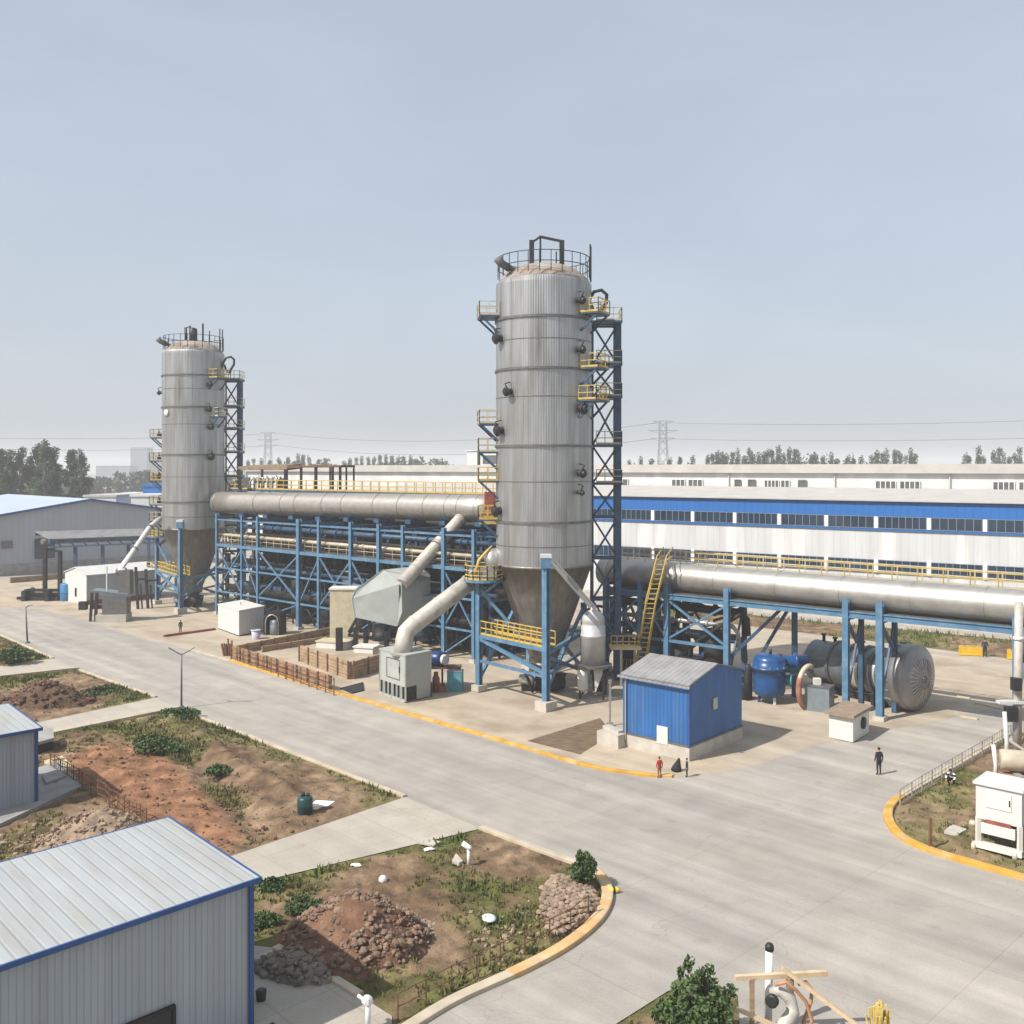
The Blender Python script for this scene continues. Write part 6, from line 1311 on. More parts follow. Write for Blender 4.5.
MB().tube([a + V(0, 0, -.1), b + V(0, 0, -.1)], .4, 12).build('pipe', 'seam', t)
for x, y in ((45, 598), (60, 598)): p = G(x, y); MB().hbar(p, p + V(0, 0, 7.4 if x < 50 else 6.9), .5, .5).build('post', 'dark', t)
for s in (.30, .55, .8): p = a.lerp(b, s) + nn * .4; MB().bar(V(p.x, p.y, 0), p - V(0, 0, 1.0), .45).build('post', 'blued', t)
MB().bar(G(60, 598) + V(0, 0, 6.8), G(45, 598) + V(0, 0, 7.2), .3).build('cross_beam', 'dark', t)
o = G(45, 601); tag(MB().box(o + V(-1.2, .4, .35), (6.0, .5, .4), rz=-.05).box(o + V(-.9, .9, .9), (5.6, .5, .4), rz=-.03).box(o + V(-.6, 1.2, 1.4), (5.0, .5, .4), rz=-.02).box(o + V(-.6, 1.6, .5), (5.4, .6, 1.0), rz=-.02).box(o + V(-3.0, .3, .7), (.5, 1.2, 1.5)).box(o + V(.4, .2, .8), (.5, 1.3, 1.7)).build('timber_stack', 'dark', loc=tuple(o)), 'stack of dark beams between the two gallery posts', 'timber stack')
o = G(27, 598); tag(MB().lathe([(.4, 0), (.45, 1.2), (.3, 1.3)], 12, 0, o).lathe([(.35, 0), (.4, 1.4), (.2, 1.6)], 12, 0, o + V(1.0, -.4, 0)).build('oil_drum', 'dark', loc=tuple(o)), 'dark drum with a rag standing left of the beam stack', 'drum')
o = G(68, 601); t = thing('water_drum', 'blue tank against the left front of the white hut', 'tank', tuple(o)); MB().lathe([(.95, 0), (1.0, .1), (1.0, 2.3), (.9, 2.45), (.2, 2.5)], 20, 0, o + V(-.4, .7, 0)).build('body', 'bluedrum', t); MB().lathe([(1.0, 1.1), (1.05, 1.15), (1.0, 1.2)], 20, 0, o + V(-.4, .7, 0), cap=False).build('hoop', 'blued', t)

# ================================================================ street furniture, fences, odds and ends
p = G(181.5, 708); t = thing('street_lamp', 'double armed street lamp beside the main road', 'street lamp', tuple(p)); h = 4.35
MB().tube([p, p + V(0, 0, h)], [.085, .06], 10).build('pole', 'lampm', t); MB().lathe([(.22, 0), (.22, .12), (.11, .2)], 12, 0, p).build('base', 'lampm', t)
for s in (-1, 1): a = MB().tube([p + V(0, 0, h - .15), p + V(.55 * s, 0, h + .15), p + V(.7 * s, 0, h + .24)], .045, 8).build('arm', 'lampm', t); MB().bar(p + V(.62 * s, 0, h + .20), p + V(1.02 * s, 0, h + .42), .17, .06).build('lamp_head', 'lampm', a)
p = G(27.5, 643); t = thing('street_lamp', 'single armed street lamp at the far left kerb', 'street lamp', tuple(p)); h = 3.9
MB().tube([p, p + V(-.2, 0, h)], [.10, .07], 10).build('pole', 'lampm', t); MB().lathe([(.25, 0), (.25, .12), (.12, .2)], 12, 0, p).build('base', 'lampm', t); a = MB().tube([p + V(-.2, 0, h - .1), p + V(.1, 0, h + .15)], .05, 8).build('arm', 'lampm', t); MB().bar(p + V(.05, 0, h + .13), p + V(.55, 0, h + .22), .18, .07).build('lamp_head', 'lampm', a)
def fence(label, bases, h, m, wires=(.95,), pr=.05, wr=.035, name='wire_fence', mesh=None):
    t = thing(name, label, 'fence', tuple(bases[0]))
    for p in bases: MB().bar(p - V(0, 0, .05), p + V(random.uniform(-.03, .03), 0, h * random.uniform(.97, 1.03)), pr).build('post', m, t)
    mb = MB()
    for a, b in zip(bases, bases[1:]):
        for f in wires: mb.bar(a + V(0, 0, h * f), b + V(0, 0, h * f), wr)
        if mesh:
            k = int((b - a).length / mesh)
            for i in range(1, k): p = a.lerp(b, i / k); mb.bar(p + V(0, 0, .05), p + V(0, 0, h * .97), wr * .7)
    mb.build('rail' if not mesh else 'wire_mesh', m, t); return t
fence('rusty post and rail fence along the tan curved kerb at the bottom', gp((398, 1021), (426, 1006), (452, 992), (477, 979.5), (501, 968), (525, 956), (550, 943), (571, 932), (588, 918)), .98, 'rust', (.97, .5), .055, .03)
ke = [c for c in curveE]; ff = gp((900, 806), (912, 798), (922, 791.5), (932, 785.5), (942, 779.5), (952, 773.5), (962, 767.5), (972, 761.5), (982, 755.5), (992, 749.5), (1002, 743.5), (1011, 738))
fence('pale wire mesh fence along the straight side of the right kerbed plot', ff, .95, mat('pale_wire', (.34, .32, .28), .6, .2), (.98, .55, .15), .07, .03, mesh=.45)
fence('leaning stake fence between the red soil and the mud behind the near shed', [G(50, 770) .lerp(G(146, 830), k / 15) + V(random.uniform(-.1, .1), random.uniform(-.1, .1), 0) for k in range(16)], 1.15, 'rust', (.3, .62, .93), .06, .035, mesh=.28)
p = G(930.5, 849); tag(MB().bar(p, p + V(0, 0, 1.55), .13).box(p + V(0, 0, .1), (.3, .3, .25)).build('bollard_post', 'rust', loc=tuple(p)), 'lone rusty post on the yellow kerb of the right plot', 'post')
# small things on the left lots
o = G(305, 814); t = thing('barrel', 'dark green barrel standing on the weeds beside white sheets', 'barrel', tuple(o)); MB().lathe([(.36, 0), (.42, .1), (.42, .45), (.44, .5), (.42, .55), (.42, .85), (.36, .95), (.1, 1.0)], 20, 0, o).build('body', 'plast', t); MB().lathe([(.12, 0), (.12, .22)], 10, 0, o + V(-.12, 0, .95)).lathe([(.1, 0), (.1, .18)], 10, 0, o + V(.15, .05, .95)).build('cap', 'black', t)
o = G(320, 810); z0 = .20; tag(MB().add([o + V(-.55, -.25, z0), o + V(.5, -.1, z0 + .05), o + V(.75, .35, z0 + .12), o + V(-.3, .3, z0 + .2), o + V(-.55, -.25, z0 + .05), o + V(.5, -.1, z0 + .1), o + V(.75, .35, z0 + .17), o + V(-.3, .3, z0 + .25)], [(3, 2, 1, 0), (4, 5, 6, 7), (0, 1, 5, 4), (1, 2, 6, 5), (2, 3, 7, 6), (3, 0, 4, 7)]).build('plastic_sheet', 'tarp', loc=tuple(o)), 'crumpled white sheets lying beside the dark green barrel', 'sheet')
o = G(469, 867); tag(MB().tube([o + V(0, 0, -.05), o + V(-.02, 0, .9)], .085, 12).tube([o + V(-.32, .06, 1.12), o + V(.02, -.02, .92), o + V(.12, -.05, .86)], [.12, .125, .09], 12).build('standpipe', 'whitep', loc=tuple(o)), 'white plastic standpipe with a bent head on the green lot', 'standpipe')
q = gp((452, 866), (459, 868.5), (463, 866.5), (456, 859)); tag(MB().prism([p.xy for p in q], .10, .28).build('slab', 'conc', loc=tuple(q[0])), 'small concrete slab beside the white standpipe', 'slab')
o = G(489, 924); t = thing('manhole_cover', 'white oval cover on a short stub in the bare lot', 'cover', tuple(o)); MB().lathe([(.08, 0), (.08, .22)], 10, 0, o + V(-.1, .1, 0)).build('stem', 'dark', t); MB().lathe([(.05, .0), (.30, .01), (.31, .05), (.2, .09), (.02, .11)], 22, 0, o + V(0, 0, .22), (.08, -.12, 1)).build('lid', 'whitep', t)
o = G(383, 884); tag(MB().ball(o + V(0, 0, .2), .20, 0, 14, 8).build('ball', 'whitep', loc=tuple(o)), 'white round float lying on the grass above the rubble heap', 'ball')
for x, y, lab in ((355, 868, 'white paper scraps on the grass by the concrete path'), (429, 852, 'small white bag on the grass near the concrete path')):
    o = G(x, y); mb = MB()
    for k in range(4): mb.ball(o + V(random.uniform(-.3, .3), random.uniform(-.2, .2), .12), .14, 0, 6, 4, .35, (1.2, .8, .4))
    tag(mb.build('litter', 'tarp', loc=tuple(o)), lab, 'litter')
q = gp((418, 846), (434, 849), (441, 845), (425, 843)); tag(MB().prism([p.xy for p in q], .1, .2).build('board', 'conc', loc=tuple(q[0])), 'pale broken board on the grass near the top of the lot', 'board')
o = G(614, 893); t = thing('fallen_bollard', 'small yellow plastic bollard lying on the road by the tan kerb', 'bollard', tuple(o)); MB().lathe([(.13, -.26), (.13, .1), (.08, .2), (.04, .3)], 14, 0, o + V(0, 0, .13), (1, .1, .02)).build('body', mat('bright_yellow', (.75, .55, .02), .5), t); MB().lathe([(.135, -.05), (.14, 0), (.135, .05)], 14, 0, o + V(0, 0, .13), (1, .1, .02), cap=False).build('band', 'black', t)
o = G(368, 1030); t = thing('standpipe', 'white capped standpipe on the shaded concrete at the bottom edge', 'standpipe', tuple(o)); MB().tube([o, o + V(0, 0, .95)], .09, 12).build('pipe', 'whitep', t); MB().ball(o + V(-.02, 0, 1.0), .20, 0, 10, 6, .12, (1, .8, .9)).tube([o + V(-.1, 0, 1.0), o + V(-.36, .1, 1.12)], .06, 8).build('cap', 'whitep', t)
for x, y, lab in ((261, 1000, 'black bucket in the shade beside the near shed'), (264, 1032, 'black can lying below the black bucket by the near shed')):
    o = G(x, y); tag(MB().lathe([(.16, 0), (.2, .35), (.12, .4)], 12, 0, o, (0, 0, 1) if y < 1010 else (1, .4, .2)).build('bucket', 'black', loc=tuple(o)), lab, 'bucket')
# bushes
def bush(label, o, r, h, n, leaf, m, stems=5, name='bush', lumps=9, spread=.55, loose=0.):
    t = thing(name, label, 'bush', tuple(o)); mb = MB(); tr = MB()
    for k in range(lumps):
        a = k * 2.4; rr = r * spread * math.sqrt(k / lumps); c = (o.x + math.cos(a) * rr, o.y + math.sin(a) * rr, h * (.40 + .36 * random.random()) * (1 - .18 * rr / r))
        q = (.48 if not loose else random.uniform(.24, .42)); leafcloud(mb, c, r * q, r * q, h * .27 * q / .48, n // lumps, leaf * random.uniform(.85, 1.15)); tr.tube([o + V(0, 0, -.05), V(*c)], [.05, .02], 6)
    for k in range(int(lumps * 1.6 * (1 if loose else .5))):       # stray sprigs past the outline
        a = random.uniform(0, 6.28); el = random.uniform(.1, 1.5); d = r * random.uniform(.75, 1.1 + loose * .35); c = V(o.x + math.cos(a) * math.cos(el) * d, o.y + math.sin(a) * math.cos(el) * d, h * (.25 + .72 * math.sin(el)) * random.uniform(.85, 1.05 + loose * .15))
        leafcloud(mb, c, r * .16, r * .16, h * .09, max(12, n // lumps // 4), leaf); tr.tube([o + V(0, 0, h * .3), V(*c)], [.03, .012], 5)
    mb.build('foliage', m, t); tr.build('stem', 'bark', t); return t
bush('round dark green bush on the stone tip of the lot', G(583, 889), .72, 1.7, 2600, .085, 'leaf_m', lumps=14, spread=.5)
p = G(27, 663); bush('dark shrub on the far left lot below the single lamp', G(13, 664), 1.5, 1.7, 1500, .16, 'leaf_o', spread=.8)
bush('bushy weeds at the foot of the double armed lamp', G(179, 719), 1.4, .8, 1300, .12, 'leaf_o', lumps=12, spread=.9)
bush('low green shrub in the ditch beside the red soil', G(160, 752), 1.3, .9, 1500, .11, 'leaf_m', lumps=14, spread=1.0)
bush('low green shrub below the lamp where the ditch starts', G(148, 744), .9, .6, 700, .10, 'leaf_m', lumps=9, spread=1.0)
bush('small green shrub at the right end of the ditch', G(217, 775), .7, .6, 600, .10, 'leaf_m', spread=1.)
bush('low shrub on the grassy lot right of the dark mound', G(98, 694), 1.2, .6, 700, .12, 'leaf_m', spread=1.)
bush('low green bush on the grass left of the rubble heap', G(303, 912), .75, .6, 1300, .07, 'leaf_m', spread=.9)
bush('low green bush at the wall end of the near shed', G(264, 926), .6, .5, 1000, .07, 'leaf_m', spread=.9)
bush('dark green shrub at the corner of the near shed roof', G(271, 890), .6, .55, 800, .07, 'leaf_o', spread=.9)
bush('leafy bush in front of the timber trestle at the bottom edge', G(697, 1052), 1.15, 2.5, 3600, .09, 'leaf_m', lumps=24, spread=.8, loose=1.)
bush('smaller leafy bush at the foot of the big bush at the bottom edge', G(664, 1026), .45, .9, 800, .07, 'leaf_m', spread=.9)
o = G(683, 1010); tag(MB().ball(o + V(0, 0, .15), .35, 0, 8, 5, .2, (1.4, .8, .45)).build('plastic_bag', 'tarp', loc=tuple(o)), 'white bag lying in the dirt beside the leafy bush', 'bag')
# timber trestle with hoses at the bottom
o = G(775, 1062); D_ = o.y; t = thing('trestle', 'rough timber trestle with crossed beams at the bottom edge', 'trestle', tuple(o))
def Q(x, y, d=0): return P(x, y, 32.2 + d)
MB().bar(Q(735, 978), Q(827, 973, .2), .15, .16).build('top_beam', 'woodn', t); MB().bar(Q(782, 968, -.3), Q(882, 1044, -1.2), .10, .12).build('cross_beam', 'woodn', t)
for x in (752, 790): p = Q(x, 978); MB().bar(p, V(p.x, p.y, 0), .14, .16).build('leg', 'wood', t)
MB().bar(Q(735, 1008, -.4), Q(775, 1026, -.6), .12).build('brace', 'woodn', t); MB().bar(Q(790, 975, .1), Q(790, 1000, .1), .2).build('brace', 'wood', t)
p = Q(768, 992, .5); t = thing('vent_pipe', 'white vent pipe with a black cap behind the timber trestle', 'pipe', (p.x, p.y, 0)); MB().tube([V(p.x, p.y, 0), P(769.5, 950, 32.7)], .13, 14).build('pipe', 'whitep', t); MB().lathe([(.15, 0), (.15, .14), (.10, .22), (.03, .24)], 14, 0, P(769.5, 950, 32.7)).build('cap', 'black', t)
t = thing('bent_pipe', 'thick pale bent pipe under the timber trestle', 'pipe', (*Q(782, 1020).xy, 0)); a = Q(779, 990, -.2)
MB().tube([Q(772, 993, -.1), a, Q(790, 998, -.2), Q(793, 1012, -.3), Q(785, 1024, -.6), Q(778, 1040, -.9), Q(776, 1075, -1.0)], [.17, .19, .21, .22, .23, .24, .26], 16).build('pipe_run', 'pipe_lt', t); MB().lathe([(.14, 0), (.21, .02), (.21, .16), (.14, .18)], 16, 0, Q(773, 1000, -.55), (-.5, -.8, .1)).build('end_cap', 'black', t)
t = thing('hose', 'orange brown hose looped over the timber trestle', 'hose', (*Q(800, 1010).xy, .5)); MB().tube([Q(775, 985, -.4), Q(786, 982, -.5), Q(796, 990, -.5), Q(806, 1002, -.5), Q(812, 1020, -.5), Q(806, 1040, -.5)], .06, 8).tube([Q(798, 984, .2), Q(806, 982, .2), Q(812, 990, .2), Q(811, 1002, .1), Q(804, 1020, 0), Q(800, 1050, 0)], .065, 8).build('hose_run', 'hose', t)
o = G(880, 1060); t = thing('straw_bundle', 'yellow straw bundle at the bottom edge right of the trestle', 'bundle', tuple(o)); mb = MB()
for k in range(60): a = o + V(random.gauss(0, .12), random.gauss(0, .12), 0); mb.bar(a, a + V(random.gauss(0, .12), random.gauss(0, .1), 1.6 + random.uniform(-.2, .25)), .05)
mb.build('straw', mat('straw', (.55, .42, .12), .8, var=.3), t); MB().lathe([(.3, .7), (.32, .78), (.3, .86)], 12, 0, o, cap=False).build('tie', 'hose', t)

# ---------------------------------------------------------------- right edge
a, b, c = G(975, 852), G(1022, 864), G(1040, 848); ex = (b - a); la = ex.length; ex.normalize(); ey = V(-ex.y, ex.x, 0)
t = thing('white_machine', 'white cabinet machine on a cream frame at the right edge kerb', 'machine', tuple(a + ex * la / 2 + ey * .7)); rot = math.atan2(ex.y, ex.x)
def W(x, y, z): return a + ex * x + ey * y + V(0, 0, z)
MB().box(W(la / 2, 1.0, 2.55), (la * .98, 1.9, 1.7), rz=rot).build('cabinet', 'white', t); MB().box(W(la / 2, 1.0, 3.46), (la * 1.08, 2.15, .12), rz=rot).build('lid', 'white', t)
for x in (.12, la - .12):
    for y in (.1, 1.9): MB().bar(W(x, y, .3), W(x, y, 1.75), .2).build('leg', 'cab', t)
MB().bar(W(.0, .1, .42), W(la, .1, .42), .3, .3).bar(W(.3, .0, 1.30), W(la - .3, .0, 1.30), .12, .50).build('frame_bar', 'cab', t)
MB().box(W(la / 2, .03, 2.75), (la * .55, .04, .8), rz=rot).build('door', 'cab', t); MB().bar(W(la * .74, .0, 2.6), W(la * .74, .0, 2.9), .05).build('door_handle', 'black', t)
MB().bar(W(.5, .2, 1.62), W(la - .5, .2, 1.62), .4, .24).build('roller', 'rusty_red', t); MB().box(W(la / 2, 1.2, .98), (la * .8, 1.2, .75), rz=rot).build('mesh_panel', 'grate', t)
for x in (-.05, la - .3): MB().lathe([(.05, -.1), (.24, -.1), (.26, 0), (.24, .1), (.05, .1)], 18, 0, W(x, .1, .26), ex).build('wheel', 'pipe_b', t)
MB().lathe([(.12, 0), (.16, .1), (.16, .3), (.05, .35)], 10, 0, W(-.02, .3, 1.3), ex * -1).build('valve', 'pipe_b', t)
o = W(la + .9, .9, 0); tag(MB().tube([o + V(0, .3, .2), o + V(-.3, 0, 1.1), o + V(.1, -.1, 1.9), o + V(.6, .2, 2.1)], [.4, .38, .3, .2], 12).box(o + V(.2, .2, .4), (1.2, 1.0, .8)).build('motor', 'dark', loc=tuple(o)), 'dark motor and hose on the right flank of the white machine', 'motor')
p = G(1017, 762); t = thing('pole', 'tall pale pole at the right edge below the bright duct', 'pole', tuple(p)); MB().tube([p, P(1019, 602, p.y)], .26, 14).build('shaft', 'pipe_lt', t); MB().lathe([(.27, 0), (.33, .02), (.33, .2), (.27, .22)], 14, 0, P(1018.5, 640, p.y), cap=False).build('collar', 'cab', t)
MB().box(P(1016, 684, p.y - .3), (.5, .5, .8)).build('lamp_box', 'black', t); MB().box(p + V(-.2, -.1, 3.9), (2.2, .5, .18)).build('shelf', 'white', t); MB().box(P(1011, 714, p.y - .2), (.7, .5, .9)).build('switch_box', 'black', t)
o = G(1030, 792); t = thing('beige_tank', 'beige pipe end and tank over red bricks at the right edge', 'tank', tuple(o)); MB().lathe([(.3, -1.9), (.58, -1.9), (.62, -1.7), (.62, 1.5)], 24, 0, o + V(.5, .3, 1.65), (.9, -.3, 0)).build('shell', 'pipe_b', t)
for x in (-.6, 1.0): MB().box(o + V(x, .3, .5), (.3, 1.2, 1.0)).build('saddle', 'concd', t)
mb = MB(); o = G(1012, 788)
for k in range(6):
    for j in range(3): mb.box(o + V(-.4 + k * .62, -.3 + .05 * j, .25 + j * .26), (.58, .9, .24), rz=-.12 + random.uniform(-.03, .03))
tag(mb.build('brick_stack', mat('red_brick', (.33, .145, .09), .85, var=.3, scale=2), loc=tuple(o)), 'row of orange brown blocks below the beige tank at the right edge', 'brick stack')
for x, y0_, y1_, lab in ((995, 745, 785, 'left pale rough post beside the beige tank'), (1006, 712, 770, 'taller pale rough post beside the tall pole')):
    p = G(x, y1_); h = H - (y0_ - Y0) * p.y / F; tag(MB().tube([p, p + V(.05, 0, h * .5), p + V(-.1, 0, h)], .13, 8).bar(p + V(0, 0, h * .55), p + V(1.1, 0, h * .35), .15).build('post', 'cab', loc=tuple(p)), lab, 'post')
q = gp((944, 836), (958, 839), (967, 834), (952, 829)); tag(MB().prism([p.xy for p in q], .12, .26).build('slab', 'conc', loc=tuple(q[0])), 'flat pale slab lying in the right kerbed plot', 'slab')
for x0, y0_, x1, y1_, lab in ((976, 703.5, 1014, 712, 'long pale plank lying on the shaded back road'), (957, 697, 970, 699, 'short pale board on the shaded back road'), (961, 717, 978, 720, 'short pale strip at the edge of the big shadow on the yard')):
    p, q = G(x0, y0_), G(x1, y1_); tag(MB().bar(p + V(0, 0, .06), q + V(0, 0, .06), .28, .1).build('plank', 'cream', loc=tuple(p)), lab, 'plank')
for x0, x1, y, n, lab in ((959, 982, 655, 4, 'long yellow plastic barrier beside the hooded worker'), (1007, 1022, 659, 3, 'short yellow plastic barrier at the right edge of the back road')):
    p, q = G(x0, y), G(x1, y + 1); t = thing('barrier', lab, 'barrier', tuple(p)); L = (q - p).length; d = (q - p).normalized()
    MB().bar(p + V(0, 0, .62), q + V(0, 0, .62), .35, .5).bar(p + V(0, 0, .2), q + V(0, 0, .2), .5, .3).build('panel', mat('barrier_yellow', (.62, .38, .02), .5, var=.15), t)
    for k in range(n): MB().box(p + d * L * (k + .5) / n + V(0, 0, .93), (L / n * .7, .25, .14)).build('top_rib', 'yel', t)

# ================================================================ people
M['cl_plum'] = mat('plum_jacket', (.022, .014, .028), .8); M['cl_black'] = mat('black_cloth', (.012, .012, .014), .8); M['cl_red'] = mat('red_jacket', (.38, .025, .025), .8); M['cl_navy'] = mat('navy_cloth', (.016, .022, .05), .8); M['cl_green'] = mat('dark_green_cloth', (.016, .035, .028), .8); M['cl_or'] = mat('rust_trousers', (.30, .07, .03), .8); M['cl_grey'] = mat('grey_cloth', (.08, .08, .085), .8)
m_ = bpy.data.materials.new('striped_shirt'); m_.use_nodes = True; M['cl_str'] = m_; n_ = m_.node_tree.nodes; l_ = m_.node_tree.links
w_ = n_.new('ShaderNodeTexWave'); w_.bands_direction = 'Z'; w_.inputs['Scale'].default_value = 1.35; r_ = n_.new('ShaderNodeValToRGB'); r_.color_ramp.interpolation = 'CONSTANT'
r_.color_ramp.elements[0].color = (.012, .012, .014, 1); r_.color_ramp.elements[1].color = (.7, .7, .7, 1); r_.color_ramp.elements[1].position = .5
t_ = n_.new('ShaderNodeTexCoord'); l_.new(t_.outputs['Object'], w_.inputs['Vector']); l_.new(w_.outputs['Color'], r_.inputs[0]); l_.new(r_.outputs[0], n_['Principled BSDF'].inputs['Base Color']); n_['Principled BSDF'].inputs['Roughness'].default_value = .8
STAND = dict(pelvis=(0, 0, .95), waist=(0, .01, 1.10), chest=(0, .0, 1.34), neck=(0, .01, 1.49), jaw=(0, .035, 1.57), crown=(0, .02, 1.70), sh=(.17, 0, 1.42), el=(.25, -.02, 1.15), wr=(.27, .05, .92), hd=(.27, .07, .84), hip=(.09, 0, .90), kn=(.10, .03, .50), an=(.10, -.01, .09), to=(.12, .15, .04))
SQUAT = dict(pelvis=(0, -.12, .34), waist=(0, -.06, .47), chest=(0, .10, .66), neck=(0, .20, .77), jaw=(0, .27, .82), crown=(0, .27, .95), sh=(.17, .10, .70), el=(.24, .28, .50), wr=(.16, .44, .42), hd=(.13, .50, .38), hip=(.10, -.10, .32), kn=(.16, .32, .46), an=(.13, .02, .09), to=(.14, .18, .04))
BEND = dict(pelvis=(0, -.12, .72), waist=(0, -.02, .82), chest=(0, .20, .94), neck=(0, .33, .98), jaw=(0, .41, .97), crown=(0, .47, 1.05), sh=(.17, .20, .97), el=(.22, .34, .74), wr=(.18, .42, .52), hd=(.17, .44, .45), hip=(.10, -.10, .68), kn=(.13, .12, .40), an=(.12, -.06, .09), to=(.14, .11, .04))
def person(label, o, rz, pose, top, legs, s=1., hairm='hair', shoes='cl_black'):
    vs = []; rad = []; ed = []; em = []
    def v(p, r): vs.append(Vector(p) * s); rad.append(r * s); return len(vs) - 1
    def e(a, b, m): ed.append((a, b)); em.append(m)
    J = pose; pel = v(J['pelvis'], .135); wa = v(J['waist'], .13); ch = v(J['chest'], .15); ne = v(J['neck'], .06); ja = v(J['jaw'], .075); cr = v(J['crown'], .085)
    e(pel, wa, 0); e(wa, ch, 0); e(ch, ne, 0); e(ne, ja, 2); e(ja, cr, 2)
    for q in (-1, 1):
        f = lambda n: (J[n][0] * q, J[n][1], J[n][2])
        a, b, c, d = v(f('sh'), .075), v(f('el'), .052), v(f('wr'), .036), v(f('hd'), .042); e(ch, a, 0); e(a, b, 0); e(b, c, 0); e(c, d, 2)
        a, b, c, d = v(f('hip'), .10), v(f('kn'), .066), v(f('an'), .048), v(f('to'), .045); e(pel, a, 1); e(a, b, 1); e(b, c, 1); e(c, d, 3)
    me = bpy.data.meshes.new('body_cage'); me.from_pydata([tuple(p) for p in vs], ed, [])
    ob = bpy.data.objects.new('body_cage', me); COL.objects.link(ob); sk = ob.modifiers.new('s', 'SKIN'); sk.use_smooth_shade = True; ob.modifiers.new('u', 'SUBSURF').levels = 2
    for i, r in enumerate(rad): me.skin_vertices[0].data[i].radius = (r, r)
    me.skin_vertices[0].data[0].use_root = True
    bpy.context.view_layer.update(); body = bpy.data.meshes.new_from_object(ob.evaluated_get(bpy.context.evaluated_depsgraph_get()))
    bpy.data.objects.remove(ob); bpy.data.meshes.remove(me)
    bv = [p.co.copy() for p in body.vertices]; bf = [tuple(p.vertices) for p in body.polygons]; bpy.data.meshes.remove(body)
    mb = MB(); mats = []
    for f in bf:
        c = sum((bv[i] for i in f), Vector((0, 0, 0))) / len(f); best = 9; bm_ = 0
        for (a, b), m in zip(ed, em):
            A, B = vs[a], vs[b]; t = max(0, min(1, (c - A).dot(B - A) / max(1e-9, (B - A).length_squared))); d = (c - A.lerp(B, t)).length
            if d < best: best = d; bm_ = m
        mats.append(bm_)
    mb.v = [tuple(p) for p in bv]; mb.f = [list(f) for f in bf]; mb.m = mats; mb.s = [True] * len(bf)
    for q in (-1, 1):          # fingers and thumb rooted in the palm
        w_, h_ = Vector((J['wr'][0] * q, J['wr'][1], J['wr'][2])) * s, Vector((J['hd'][0] * q, J['hd'][1], J['hd'][2])) * s; d = (h_ - w_).normalized(); sd = d.cross(Vector((1, 0, 0))).normalized()
        for k in range(4): p = h_ + sd * (k - 1.5) * .02 * s; mb.tube([p, p + d * .05 * s, p + d * (.075 - .01 * abs(k - 1)) * s + Vector((-q * .015, .01, 0)) * s], [.011 * s, .010 * s, .007 * s], 6, 2)
        mb.tube([h_ - d * .02 * s + sd * .025 * s, h_ + sd * .05 * s + d * .02 * s, h_ + sd * .055 * s + d * .045 * s], [.012 * s, .010 * s, .008 * s], 6, 2)
    hc = (vs[4] + vs[5]) / 2; up = (vs[5] - vs[4]).normalized(); fw = Vector((0, 1, 0)) - up * up.y; fw.normalize()
    mb.lathe([(.017 * s, 0), (.006 * s, .03 * s)], 8, 2, hc + fw * .075 * s - up * .01 * s, fw)
    for q in (-1, 1): mb.ball(hc + Vector((q * .082 * s, 0, 0)), .022 * s, 2, 6, 4, 0, (.5, .8, 1.2))
    b = MB.build(mb, 'person', [top, legs, 'skin', shoes], loc=tuple(o), rz=rz, local=True); tag(b, label, 'person')
    hm = MB(); hm.ball(vs[5] - up * .012 * s - fw * .018 * s, .098 * s, 0, 12, 8, 0, (.95, 1.05, .92)); hm.build('hair', hairm, b, local=True)
    fm = MB()
    for q in (-1, 1): fm.ball(hc + Vector((q * .03 * s, 0, 0)) + fw * .072 * s + up * .01 * s, .010 * s, 0, 6, 4)
    fm.build('eyes', 'black', b, local=True); fm = MB(); fm.bar(hc + Vector((-.022 * s, 0, 0)) + fw * .073 * s - up * .04 * s, hc + Vector((.022 * s, 0, 0)) + fw * .073 * s - up * .04 * s, .012 * s); fm.build('mouth', 'rusty_red', b, local=True)
    return b
person('person in plum jacket and black trousers standing alone on the yard', G(879, 775), .2, STAND, 'cl_plum', 'cl_black', .97)
person('person in red jacket standing on the yellow kerb by the blue shed', G(659.5, 778), .3, STAND, 'cl_red', 'cl_or', .74)
person('small person in dark clothes standing at the corner of the blue shed', G(687, 777), 1.6, STAND, 'cl_navy', 'cl_black', .66)
person('person in navy with black hair beside the yellow barrier', G(985, 657), 2.7, STAND, 'cl_navy', 'cl_black', 1.05)
person('person in dark green standing by the rusty beam near the farther tower', G(180.5, 633), .6, STAND, 'cl_green', 'cl_black', .85)
person('person in a black and white striped shirt crouching in the right plot', G(952, 786), 2.4, SQUAT, 'cl_str', 'cl_black', 1.08)
o = G(676, 771); tag(MB().lathe([(.34, 0), (.30, .2), (.15, .58), (.07, .80), (.02, .84)], 14, 0, o, (.25, 0, 1)).build('cover_sheet', 'cl_black', loc=tuple(o)), 'black cone shaped cover sheet on the kerb end beside the person in red', 'cover')
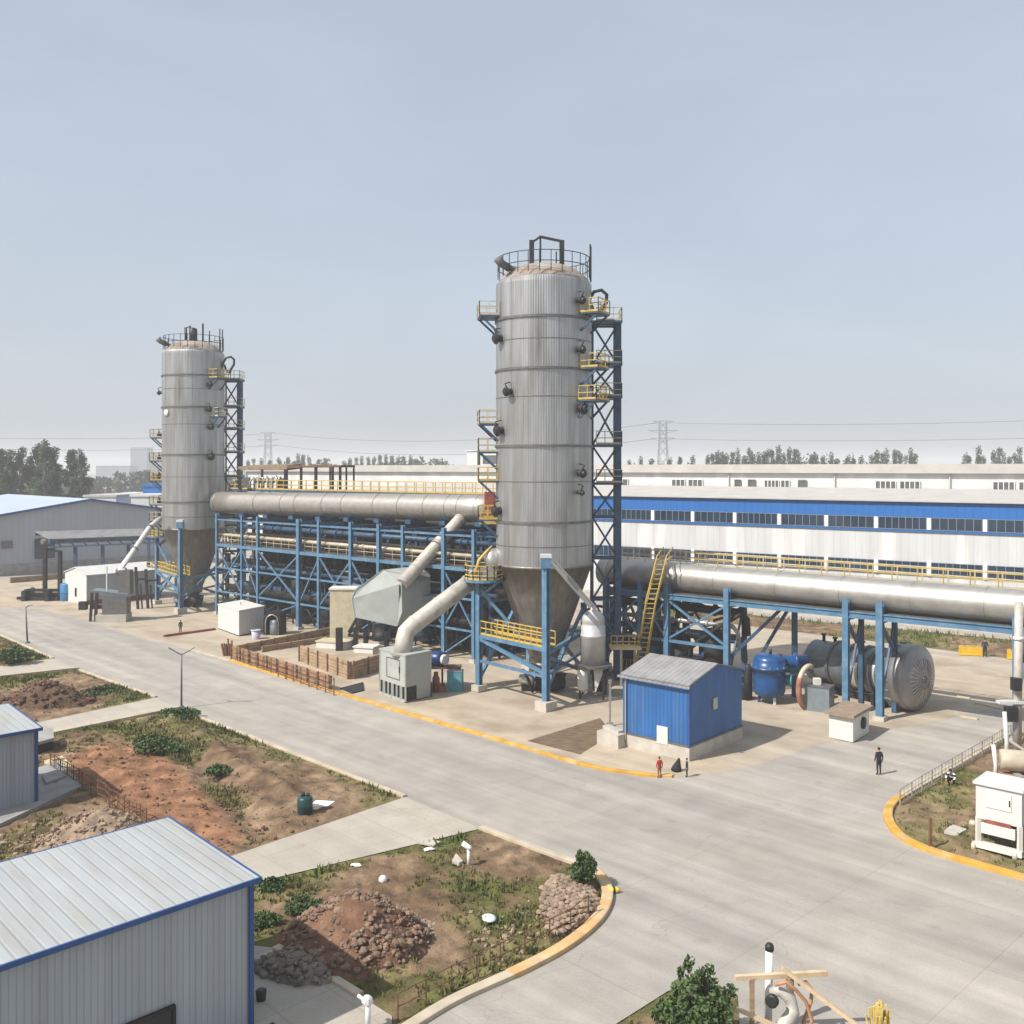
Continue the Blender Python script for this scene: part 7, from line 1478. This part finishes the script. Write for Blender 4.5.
# ================================================================ air, sky, sun, camera
def haze_box():
    mb = MB(); mb.box((0, 0, 26.2), (7900, 7900, 56)); o = mb.build('haze', [], loc=(0, 0, -1.8))
    m = bpy.data.materials.new('hazy_air'); m.use_nodes = True; nt = m.node_tree
    nt.nodes.remove(nt.nodes['Principled BSDF']); v = nt.nodes.new('ShaderNodeVolumePrincipled')
    v.inputs['Color'].default_value = (.92, .93, .955, 1); v.inputs['Density'].default_value = HAZE; v.inputs['Anisotropy'].default_value = .0
    nt.links.new(v.outputs[0], nt.nodes['Material Output'].inputs['Volume']); o.data.materials.append(m); o['kind'] = 'stuff'
    o['label'] = 'thin grey haze hanging over the whole plant'
    return o
HAZE = .00048; SKYS = .118
haze_box()
w = bpy.data.worlds.new('World'); sc.world = w; w.use_nodes = True; nt = w.node_tree
sky = nt.nodes.new('ShaderNodeTexSky'); sky.sky_type = 'NISHITA'; sky.sun_disc = False; sky.sun_elevation = ELEV; sky.sun_rotation = math.atan2(SUN.x, SUN.y)
sky.air_density = 1.0; sky.dust_density = 4.0; sky.ozone_density = 1.5; sky.altitude = 100
pale = nt.nodes.new('ShaderNodeMix'); pale.data_type = 'RGBA'; pale.inputs[0].default_value = .62
nt.links.new(sky.outputs[0], pale.inputs[6]); pale.inputs[7].default_value = (4.45, 5.05, 5.75, 1)
tcs = nt.nodes.new('ShaderNodeTexCoord'); mps = nt.nodes.new('ShaderNodeMapping'); mps.inputs['Scale'].default_value = (1.6, 1.6, 5.0); nt.links.new(tcs.outputs['Generated'], mps.inputs[0])
ncl = nt.nodes.new('ShaderNodeTexNoise'); ncl.inputs['Scale'].default_value = 1.8; ncl.inputs['Detail'].default_value = 5; ncl.inputs['Distortion'].default_value = .6; nt.links.new(mps.outputs[0], ncl.inputs['Vector'])
mrs = nt.nodes.new('ShaderNodeMapRange'); nt.links.new(ncl.outputs['Fac'], mrs.inputs[0])      # uneven thin cloud veil
for i_, v_ in zip((1, 2, 3, 4), (.3, .7, .95, 1.06)): mrs.inputs[i_].default_value = v_
vsc = nt.nodes.new('ShaderNodeVectorMath'); vsc.operation = 'SCALE'; vsc.inputs[0].default_value = (4.6, 5.05, 5.6); nt.links.new(mrs.outputs[0], vsc.inputs['Scale']); nt.links.new(vsc.outputs[0], pale.inputs[7])      # thin high overcast whitening the blue
bg = nt.nodes['Background']; nt.links.new(pale.outputs[2], bg.inputs['Color']); bg.inputs['Strength'].default_value = SKYS
sun = bpy.data.lights.new('sun', 'SUN'); so = bpy.data.objects.new('sun', sun); COL.objects.link(so)
sun.energy = 5.0; sun.angle = math.radians(.6); sun.color = (1.0, .95, .88)
dv = Vector((SUN.x * math.cos(ELEV), SUN.y * math.cos(ELEV), math.sin(ELEV))); so.rotation_euler = dv.to_track_quat('Z', 'Y').to_euler()
cam = bpy.data.cameras.new('camera'); co = bpy.data.objects.new('camera', cam); COL.objects.link(co)
co.location = (0, 0, H); co.rotation_euler = (math.pi / 2, 0, 0); cam.sensor_width = 36; cam.lens = 36 * F / 1024; cam.shift_y = -(512 - Y0) / 1024
cam.clip_start = .5; cam.clip_end = 12000; sc.camera = co
sc.view_settings.view_transform = 'Standard'; sc.view_settings.look = 'None'; sc.view_settings.exposure = 0.30; sc.view_settings.gamma = 1
sc.cycles.max_bounces = 6; sc.cycles.diffuse_bounces = 3; sc.cycles.glossy_bounces = 3; sc.cycles.volume_bounces = 1; sc.cycles.use_denoising = True
sc.cycles.caustics_reflective = False; sc.cycles.caustics_refractive = False
